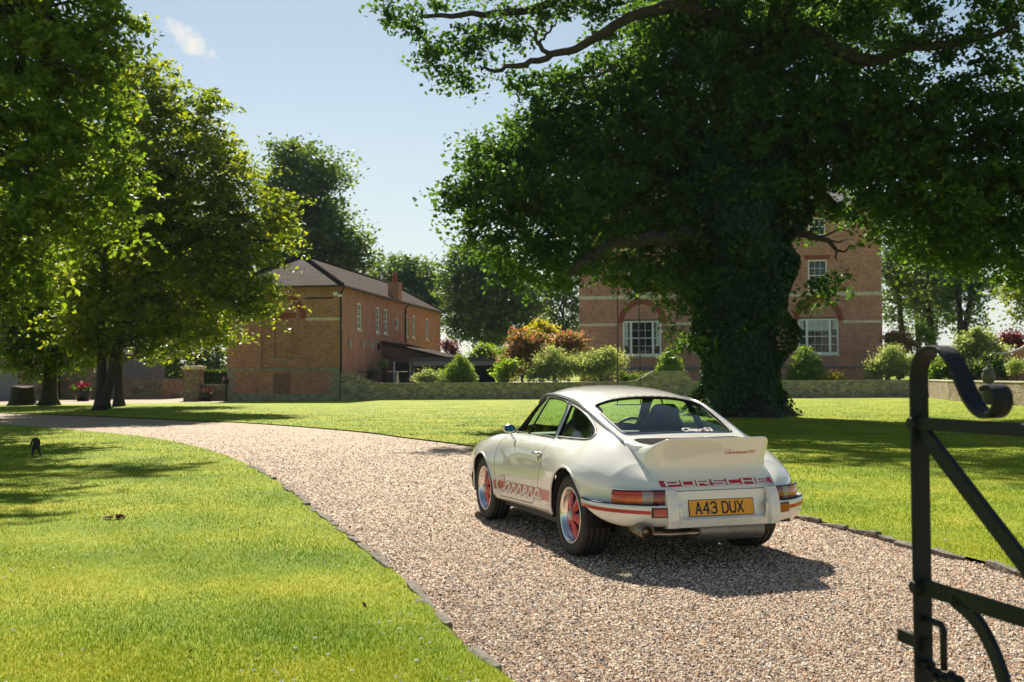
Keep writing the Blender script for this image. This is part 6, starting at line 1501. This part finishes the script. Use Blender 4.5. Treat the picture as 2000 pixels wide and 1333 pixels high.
far_tree('chestnut_tree', 'tall round-headed dark tree between the coach house and the oak', 955, 104,
    [(920, 510, 0, 2.2), (960, 520, 0, 2.6), (900, 545, 0, 2.2), (940, 570, -1, 3.4), (1000, 560, 0, 3.0), (900, 600, 0, 2.4), (960, 620, -1, 3.0), (1010, 620, 0, 2.4), (920, 645, 0, 2.0), (975, 655, 0, 1.8), (885, 640, 0, 1.0), (940, 485, 0, 1.4), (1040, 600, 0, 1.6), (880, 520, 0, .8)], 43, size=.48, nsub=1500, tr=.55)
far_tree('ash_tree', 'open airy tree at the left shoulder of the brick house', 1100, 112,
    [(1070, 570, 0, 2.2), (1110, 560, 0, 2.4), (1130, 600, 0, 2.0), (1080, 620, 0, 2.0), (1060, 600, 0, 1.4), (1120, 640, 0, 1.6), (1085, 655, 0, 1.2), (1040, 640, 0, 1.2), (1100, 530, 0, 2.0)], 44, size=.42, nsub=620, nleaf=16, tr=.3, limbs=9)
# right of the house: a line of slim-trunked trees
RT = [(1757, 98, 'slim tree against the right corner of the brick house'), (1822, 94, 'leaning slim tree second from the house corner'), (1872, 90, 'double-stemmed tree nearest the right end of the tree line'), (1790, 110, 'thin tree farther back between the two slim trunks')]
for k, (px, Y, lab) in enumerate(RT):
    b = [(px-20, 520, 0, 2.0), (px+20, 500, 0, 2.2), (px, 560, 0, 1.8), (px+35, 560, 0, 1.5), (px-30, 585, 0, 1.1), (px, 460, 1, 2.2), (px+28, 600, -1, .9), (px-18, 615, 1, 1.0), (px+8, 640, 1, .8), (px+40, 625, 2, .9)]
    if k == 2: b += [(1905, 590, 0, .9), (1925, 560, 0, 1.4), (1890, 530, 0, 1.8), (1912, 612, 0, .5)]
    p = at(px, 740, Y); q = at(px-6 if k != 1 else px-22, 500, Y)
    tr_ = [[(p.x, Y, 0), ((p.x*2+q.x)/3+.3, Y, 4.5), (q.x, Y, 10)]]
    if k == 2: q2 = at(1905, 520, Y); tr_.append([(p.x, Y, .2), ((p.x*2+q2.x)/3, Y, 4.5), (q2.x, Y, 9.5)])
    far_tree('birch_tree', lab, px, Y, b, 50+k, size=.40, nsub=560, nleaf=17, tr=.34, trunks=tr_, group='slim trees right of the brick house')
far_tree('maple_tree', 'paler tree leaning in from the right edge', 2040, 80, [(1990, 560, 0, 1.4), (1965, 575, 0, .7), (2010, 600, 0, 1.3), (1985, 620, 0, .6), (2050, 560, 0, 2.4), (2060, 620, 0, 2.0)], 58, mat='beech', size=.34, nsub=420, tr=.3, limbs=5)

# ---- shrubs
def shrub(name, label, blobs, mat, size, nsub, nleaf, seed, base, group=None, sub_r=.28, up=.3, flat=1, stems=5, shell=.5, aspect=.6, cat='shrub', core=False):
    root = empty(name, base, 0, label, cat, group); rnd = random.Random(seed); o_ = Vector(base)
    mb = MB()
    for k in range(stems):
        b = blobs[k % len(blobs)]; q = Vector(b[:3])+Vector((rnd.uniform(-.4, .4), rnd.uniform(-.3, .3), rnd.uniform(0, .4)))*b[3]
        branch(mb, Vector((rnd.uniform(-.12, .12), rnd.uniform(-.12, .12), 0)), q-o_, .035, .010, rnd, n=4)
    mb.build('stem', TWIG, root)
    C = np.array([b[:3] for b in blobs]); Rr = np.array([(b[3], b[3]*.9, b[3]*(b[4] if len(b) > 4 else .85)) for b in blobs])
    build_leaves('foliage', leaf_cloud(C, Rr, nsub, nleaf, size, seed, sub_r=sub_r, up=up, flat=flat, shell=shell, aspect=aspect), LM[mat], root)
    return root
def cone(name, label, px, pt, pb, wpx, Y, seed, mat='shrub'):
    base = at(px, pb, Y); top = at(px, pt, Y); H_ = top.z-.98; R_ = wpx/F_PX*Y/2
    base = Vector((base.x, Y, .98)); bl = []
    for k in range(9):
        t = k/8; r = R_*(1-t**1.9*.78)*1.08; bl.append((base.x+.04*sin(k*3), Y, .98+max(.2, H_*(t*.88+.05)), max(.16, r), .55))
    shrub(name, label, bl, mat, .11, 620, 22, seed, base, sub_r=.16, shell=.75, stems=2, group=None)
cone('clipped_bay', 'bright clipped cone bush below the left tall window of the house', 1308, 677, 742, 48, 67, 61)
cone('clipped_bay', 'broader clipped cone bush to the right of the oak trunk', 1574, 672, 742, 66, 66.5, 62)
cone('round_bay', 'dome-shaped green bush in front of the pergola', 900, 694, 746, 54, 66, 63)
def bush(name, label, pts, mat, size, ns, nl, seed, Y, **k):
    bl = [B(a, b, Y+dy, r) for a, b, dy, r in pts]; c = at(pts[0][0], 745, Y); return shrub(name, label, bl, mat, size, ns, nl, seed, (c.x, Y, .98), **k)
bush('buddleia_shrub', 'grey-green flowering shrub with pale plumes left of the tall window', [(1170, 712, 0, .95), (1195, 705, 0, .75), (1145, 715, 0, .8), (1215, 735, 0, .3), (1185, 690, 0, .5)], 'lav', .16, 480, 22, 64, 66.5, aspect=.35, up=.05, sub_r=.34)
bush('grey_green_shrub', 'dense grey-green shrub beside the pale-plumed one', [(1085, 715, 0, .95), (1060, 720, 0, .8), (1110, 715, 0, .8), (1080, 695, 0, .7), (1040, 735, 0, .4)], 'lav', .15, 520, 22, 65, 66.8, aspect=.35, up=.05, sub_r=.32)
bush('photinia_shrub', 'large shrub with orange-red young leaves beside the pergola', [(1020, 690, 0, 1.0), (1000, 700, 0, .75), (1050, 672, 0, .85), (1015, 665, 0, .7), (1005, 725, 0, .6), (1040, 700, 0, .8)], 'red', .17, 480, 20, 66, 69, sub_r=.34)
bush('red_tipped_hedge', 'orange-tipped shrub touching the left corner of the house', [(1110, 665, 0, .75), (1090, 668, 0, .7), (1128, 670, 0, .6), (1105, 685, 0, .8)], 'red', .17, 300, 20, 67, 72, sub_r=.34)
bush('golden_shrub', 'golden yellow shrub rising above the red-leaved ones', [(1058, 645, 0, .75), (1045, 655, 0, .6), (1070, 655, 0, .6)], 'gold', .18, 190, 20, 68, 74, sub_r=.34)
bush('laurel_shrub', 'bright green shrub above the pergola roof', [(945, 690, 0, .75), (935, 697, 0, .6), (960, 695, 0, .6)], 'shrub', .18, 190, 20, 69, 79)
bush('light_hedge', 'light green hedge top showing beyond the pergola', [(968, 690, 0, .45), (978, 690, 0, .45)], 'shrub', .18, 100, 20, 70, 82)
bush('fig_shrub', 'leafy upright shrub at the right end of the pergola', [(985, 720, 0, .55), (975, 735, 0, .4), (1000, 715, 0, .55), (990, 740, 0, .4)], 'shrub', .20, 120, 12, 71, 66)
bush('olive_shrub', 'pale yellow-green potted shrub seen through the pergola', [(835, 735, 0, .5), (822, 740, 0, .4), (850, 738, 0, .4)], 'lav', .10, 190, 18, 72, 66)
bush('small_shrub', 'little green bush between the pergola posts and the dome bush', [(866, 733, 0, .35), (860, 742, 0, .3)], 'shrub', .12, 80, 16, 73, 67)
bush('climbing_plant', 'thin climber growing up the side wall of the coach house', [(708, 712, 0, .45), (715, 735, 0, .5), (703, 700, 0, .3), (728, 730, 0, .4)], 'far', .13, 110, 10, 74, 70, cat='climber')
bush('rose_bush', 'pale flowering rose at the white door frame', [(750, 708, 0, .22), (745, 712, 0, .2)], 'lav', .10, 40, 14, 75, 71)
bush('purple_plum', 'small purple-leaved tree above the corner of the lean-to', [(880, 680, 0, .6), (888, 690, 0, .5), (872, 675, 0, .5)], 'purple', .18, 110, 12, 76, 84, cat='small tree')
bush('golden_ground_shrub', 'low golden mound at the foot of the right tall window', [(1625, 738, 0, .35), (1612, 740, 0, .28), (1638, 740, 0, .25)], 'gold', .08, 150, 20, 77, 65.5)
bush('box_hedge', 'low green mound left of the narrow clipped cone', [(1240, 738, 0, .26), (1262, 739, 0, .26), (1222, 740, 0, .24), (1275, 741, 0, .2)], 'shrub', .08, 180, 20, 78, 65.4)
bush('grey_green_shrub', 'feathery grey-green shrub at the right corner of the house', [(1735, 712, 0, .95), (1710, 722, 0, .7), (1760, 715, 0, .8), (1740, 690, 0, .6)], 'lav', .15, 520, 22, 79, 65.5, aspect=.35, up=.05)
bush('photinia_shrub', 'orange-leaved shrub just right of the house corner', [(1755, 668, 0, .75), (1742, 662, 0, .5), (1770, 675, 0, .6)], 'red', .17, 240, 18, 80, 70)
bush('elder_shrub', 'loose green shrub behind the gate scroll', [(1810, 655, 0, .6), (1815, 670, 0, .5), (1800, 640, 0, .4)], 'shrub', .18, 110, 12, 81, 70)
bush('lilac_shrub', 'tall loose mixed shrub left of the urn', [(1900, 690, 0, 1.0), (1870, 705, 0, .9), (1930, 680, 0, .9), (1910, 655, 0, .6), (1950, 700, 0, .8), (1885, 670, 0, .7)], 'lav', .17, 520, 20, 82, 64)
bush('dark_green_shrub', 'dark green shrub behind the urn', [(1940, 715, 0, .8), (1900, 725, 0, .7), (1965, 722, 0, .6)], 'far', .15, 330, 20, 83, 62)
bush('laurel_shrub', 'bright leafy shrub seen through the gate scroll', [(1840, 715, 0, .6), (1855, 722, 0, .6), (1830, 728, 0, .5)], 'shrub', .16, 220, 18, 84, 64)
bush('purple_plum', 'purple-leaved shrub at the far right beside the curved wall', [(1975, 660, 0, .6), (1990, 670, 0, .6), (1960, 668, 0, .4)], 'purple', .18, 150, 12, 85, 68)
bush('rose_bush', 'small light shrub in front of the curved brick wall', [(1985, 712, 0, .4), (1975, 718, 0, .3)], 'lav', .12, 80, 14, 86, 58)
# hedges beyond the courtyard
def hedge(name, label, x0, x1, y, z0, z1, th, seed, mat='hedge', n=2600):
    g = np.random.default_rng(seed); root = empty(name, ((x0+x1)/2, y, 0), 0, label, 'hedge')
    P = np.stack([x0+(x1-x0)*g.random(n), y+th*(g.random(n)-.5), z0+(z1-z0)*g.random(n)**.7], 1)
    f = g.integers(0, 3, n); P[f == 0, 1] = y-th/2+.08*g.random((f == 0).sum()); P[f == 1, 2] = z1+.06*g.normal(size=(f == 1).sum())
    nn = g.normal(size=(n, 3)); nn /= np.linalg.norm(nn, axis=1, keepdims=True); t = g.normal(size=(n, 3)); t -= nn*(t*nn).sum(1, keepdims=True); t /= np.linalg.norm(t, axis=1, keepdims=True); bt = np.cross(nn, t)
    L_ = .12; V = np.stack([P-t*L_, P+bt*L_*.7, P+t*L_, P-bt*L_*.7], 1).reshape(-1, 3); build_leaves('foliage', V, LM[mat], root)
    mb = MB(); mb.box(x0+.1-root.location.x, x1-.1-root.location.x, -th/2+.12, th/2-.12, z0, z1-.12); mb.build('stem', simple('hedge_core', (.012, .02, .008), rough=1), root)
hedge('clipped_hedge', 'clipped hedge with a sunlit top above the low courtyard wall', -19.6, -17.3, 68.5, .2, 1.72, 1.0, 91)
hedge('far_hedge', 'long dark hedge at the back of the gravel courtyard', -36, -19, 108, 0, 2.6, 1.4, 92, 'hedge', 5200)
g_ = np.random.default_rng(93); n_ = 9000; X_ = -500+1000*g_.random(n_); Y_ = 240+90*g_.random(n_); hh = 3.2+2.6*np.sin(X_*.03)+2*np.sin(X_*.011+1)+1.5*np.sin(X_*.13)
P_ = np.stack([X_, Y_, np.maximum(.5, hh)*g_.random(n_)**.6], 1); nn_ = g_.normal(size=(n_, 3)); nn_ /= np.linalg.norm(nn_, axis=1, keepdims=True); t_ = g_.normal(size=(n_, 3)); t_ -= nn_*(t_*nn_).sum(1, keepdims=True); t_ /= np.linalg.norm(t_, axis=1, keepdims=True); b_ = np.cross(nn_, t_)
tag(link('distant_woodland', np_mesh('distant_woodland', np.stack([P_-t_*1.5, P_+b_*1.2, P_+t_*1.5, P_-b_*1.2], 1).reshape(-1, 3), np.arange(4*n_).reshape(-1, 4)), LM['far']), 'low line of distant woodland on the horizon', 'woodland', kind='stuff')
# flowers in pots
def pot(p, label, seed, s=1, col=((.42, .06, .09), (.75, .22, .22))):
    root = empty('flower_pot', p, 0, label, 'flower pot'); mb = MB(); mb.revolve([(0, 0), (.22*s, 0), (.30*s, .16*s), (.36*s, .40*s), (.33*s, .44*s), (0, .42*s)], None, 18); mb.build('pot', BLACK, root)
    g = np.random.default_rng(seed)
    for nm, m_, n, zc, sz in (('leaves', LM['hedge'], 70, .48, .09), ('flowers', simple('pink_petals', col[0], rough=.7, var=.5, vscale=14), 55, .58, .085)):
        P = np.stack([p[0]+g.normal(size=n)*.17*s, p[1]+g.normal(size=n)*.14*s, p[2]+(zc+.08*g.normal(size=n))*s], 1); nn = g.normal(size=(n, 3)); nn /= np.linalg.norm(nn, axis=1, keepdims=True); t = g.normal(size=(n, 3)); t -= nn*(t*nn).sum(1, keepdims=True); t /= np.linalg.norm(t, axis=1, keepdims=True); bt = np.cross(nn, t)
        V = np.stack([P-t*sz*s, P+bt*sz*s*.8, P+t*sz*s, P-bt*sz*s*.8], 1).reshape(-1, 3); build_leaves(nm, V, m_, root)
p_ = at(403, 780, 63.9); pot(Vector((p_.x, 63.9, .034)), 'dark pot of pink flowers before the low courtyard wall', 95)
p_ = at(162, 780, 66.5); pot(Vector((p_.x, 66.5, .01)), 'large pot of crimson flowers between the left trunks', 96, 1.5, ((.50, .02, .06), (.8, .2, .2)))
p_ = at(440, 752, 65); pot(Vector((p_.x, 65.05, .96)), 'pink flowers spilling on top of the low wall by the coach house', 97, .6, ((.50, .10, .12), (.8, .2, .2)))
# dark garden table on the patio
def table(p, label, col):
    root = empty('garden_table', p, 0, label, 'table'); mb = MB(); mb.revolve([(0, .70), (.62, .70), (.62, .74), (0, .74)], None, 24); mb.build('tabletop', col, root); mb = MB(); mb.tube([(0, 0, 0), (0, 0, .70)], [.10, .05], 8); mb.build('leg', col, root)
table(Vector((at(722, 740, 68).x, 68, .985)), 'round dark garden table against the coach house side wall', BLACK)
table(Vector((at(776, 740, 67).x, 67, .985)), 'small pale-topped garden table in front of the black door', STONE)
# ================================================================ wrought iron gate, near right
def iron_gate():
    IRON = simple('painted_iron', (.010, .013, .020), rough=.6, spec=.25, var=.3, vscale=20, bump=.25, bscale=60)
    RAILM = simple('weathered_rail', (.016, .020, .018), rough=.7, spec=.2, var=.5, vscale=9, bump=.2)
    O = Vector((1.045, 2.80, 0)); D = Vector((.235, -.972, 0)).normalized(); Nn = Vector((D.y, -D.x, 0)); Nn = -Nn if Nn.y > 0 else Nn
    root = empty('iron_gate', O, 0, 'blurred black wrought iron gate with a scrolled top at the right edge', 'gate')
    P = lambda s, z, n=0: D*s+Nn*n+Vector((0, 0, z))
    def band(pts, wid, th, name, mat, taper=None):
        """flat bar bent in the gate's plane; wid across the plane"""
        n = len(pts); V = []
        for i, (s, z) in enumerate(pts):
            a, b = pts[max(i-1, 0)], pts[min(i+1, n-1)]; t = np.array([b[0]-a[0], b[1]-a[1]]); t = t/(np.linalg.norm(t)+1e-9); nn = np.array([-t[1], t[0]])
            w_ = wid*(taper[i] if taper is not None else 1)
            for sa, sb in ((-1, -1), (1, -1), (1, 1), (-1, 1)):
                V.append(P(s+nn[0]*th/2*sb, z+nn[1]*th/2*sb, sa*w_/2))
        mb = MB(); mb.add(V, [(i*4+j, i*4+(j+1) % 4, (i+1)*4+(j+1) % 4, (i+1)*4+j) for i in range(n-1) for j in range(4)]+[(0, 1, 2, 3), (4*n-4, 4*n-3, 4*n-2, 4*n-1)])
        return mb.build(name, mat, root, .002)
    # upright: a flat bar running up into the scroll
    W_ = .050
    up = [(.0, .05), (.0, .4), (.0, .8), (.0, 1.2), (.0, 1.36)]
    # hook over the top, sweeping down to the small rolled end on the rail
    hook = [(.0, 1.36), (.004, 1.40), (.022, 1.432), (.055, 1.450), (.095, 1.452), (.130, 1.436), (.160, 1.405), (.182, 1.370), (.205, 1.335), (.235, 1.305), (.268, 1.290), (.300, 1.296), (.318, 1.318), (.315, 1.345), (.293, 1.358), (.268, 1.350)]
    pts = up[:-1]+[tuple(p) for p in catmull(hook, 5)]
    band(pts, W_, .012, 'scrolled_stile', IRON)
    band([(-.012, 1.262), (1.6, 1.262)], .030, .030, 'top_rail', IRON)
    band([(.0, .845), (1.6, .845)], .016, .040, 'middle_rail', RAILM)
    band([(-.105, .700), (.02, .700)], .014, .034, 'latch_bar', RAILM)
    mb = MB(); a = P(.01, 1.245, 0); b = P(1.2, .35, 0); dd_ = (b-a).normalized(); q = Vector((0, 0, 1)).cross(dd_).normalized(); up_ = dd_.cross(q)
    V = [p+q*sx*.008+up_*sy*.021 for p in (a, b) for sx, sy in ((-1, -1), (1, -1), (1, 1), (-1, 1))]; mb.add(V, [(0, 1, 2, 3), (7, 6, 5, 4), (0, 4, 5, 1), (1, 5, 6, 2), (2, 6, 7, 3), (3, 7, 4, 0)]); mb.build('diagonal_brace', IRON, root, .002)
    cpts = [tuple(p) for p in catmull([(.13, .838), (.22, .80), (.29, .72), (.325, .62), (.33, .52), (.31, .42)], 6)]
    band(cpts, .016, .034, 'curved_brace', IRON)
    mb = MB(); mb.tube([P(.01, .765), P(.075, .765), P(.085, .755), P(.085, .655)], .009, 8); mb.build('latch_handle', IRON, root)
    mb = MB()
    prev = None
    for i, p in enumerate(catmull([(.02, .655), (.07, .630), (.13, .645), (.19, .615), (.25, .628), (.31, .585)], 4)):
        c = P(p[0], p[1], 0); M_ = Matrix.Translation(c) @ Matrix.Rotation(i*pi/2, 4, D) @ Matrix.Rotation(.6, 4, 'Z')
        mb.revolve([(.014+.006*cos(t), .006*sin(t)) for t in np.linspace(0, 2*pi, 7)], M_, 10)
    mb.build('chain', IRON, root)
    for zr in (1.262, .845): mb = MB(); mb.tube([P(0, zr, .03), P(0, zr, -.03)], .015, 8); mb.build('rivet', IRON, root)
iron_gate()
# small dark figure on the near lawn
def garden_figure():
    g = empty('garden_figure', (-8.35, 19.1, .03), .3, 'small dark walking figure ornament on the shaded near lawn', 'ornament')
    verts = [(0, 0, .20), (0, 0, .27), (.0, 0, .315), (.0, 0, .335), (-.035, 0, .15), (-.045, .01, .07), (-.05, .0, .012), (-.075, -.02, .006), (.035, 0, .15), (.065, .0, .08), (.075, 0, .012), (.05, -.02, .006), (-.05, 0, .29), (-.075, 0, .22), (-.105, 0, .15), (.05, 0, .29), (.062, 0, .225), (.06, -.01, .17)]
    edges = [(0, 1), (1, 2), (2, 3), (0, 4), (4, 5), (5, 6), (6, 7), (0, 8), (8, 9), (9, 10), (10, 11), (2, 12), (12, 13), (13, 14), (2, 15), (15, 16), (16, 17)]
    rad = [.046, .042, .040, .022, .03, .02, .014, .012, .03, .02, .014, .012, .024, .017, .011, .024, .017, .013]
    me = bpy.data.meshes.new('body'); me.from_pydata(verts, edges, []); o = link('body', me, simple('dark_bronze', (.018, .017, .02), rough=.45, metal=.5), g)
    md = o.modifiers.new('s', 'SKIN'); 
    for v, r in zip(me.skin_vertices[0].data if me.skin_vertices else [], rad): v.radius = (r, r)
    if not me.skin_vertices:
        bm = bmesh.new(); bm.from_mesh(me); ly = bm.verts.layers.skin.verify()
        for v, r in zip(bm.verts, rad): v[ly].radius = (r, r)
        bm.to_mesh(me); bm.free()
    o.modifiers.new('d', 'SUBSURF').levels = 2; o.modifiers['d'].render_levels = 2
garden_figure()
# ================================================================ thin haze volume added to lift the dark tones
hz = MB(); hz.box(-420, 420, -12, 330, -1.2, 45); hm, nt_h, o_h = newmat('shadow_lift_haze')
pv = nt_h.nodes.new('ShaderNodeVolumePrincipled'); pv.inputs['Density'].default_value = .00014; pv.inputs['Color'].default_value = (.55, .78, 1, 1); pv.inputs['Anisotropy'].default_value = .1
nt_h.links.new(pv.outputs[0], o_h.inputs['Volume']); tag(hz.build('haze', hm), 'thin bluish haze added to lift the shadows', 'haze', kind='stuff')
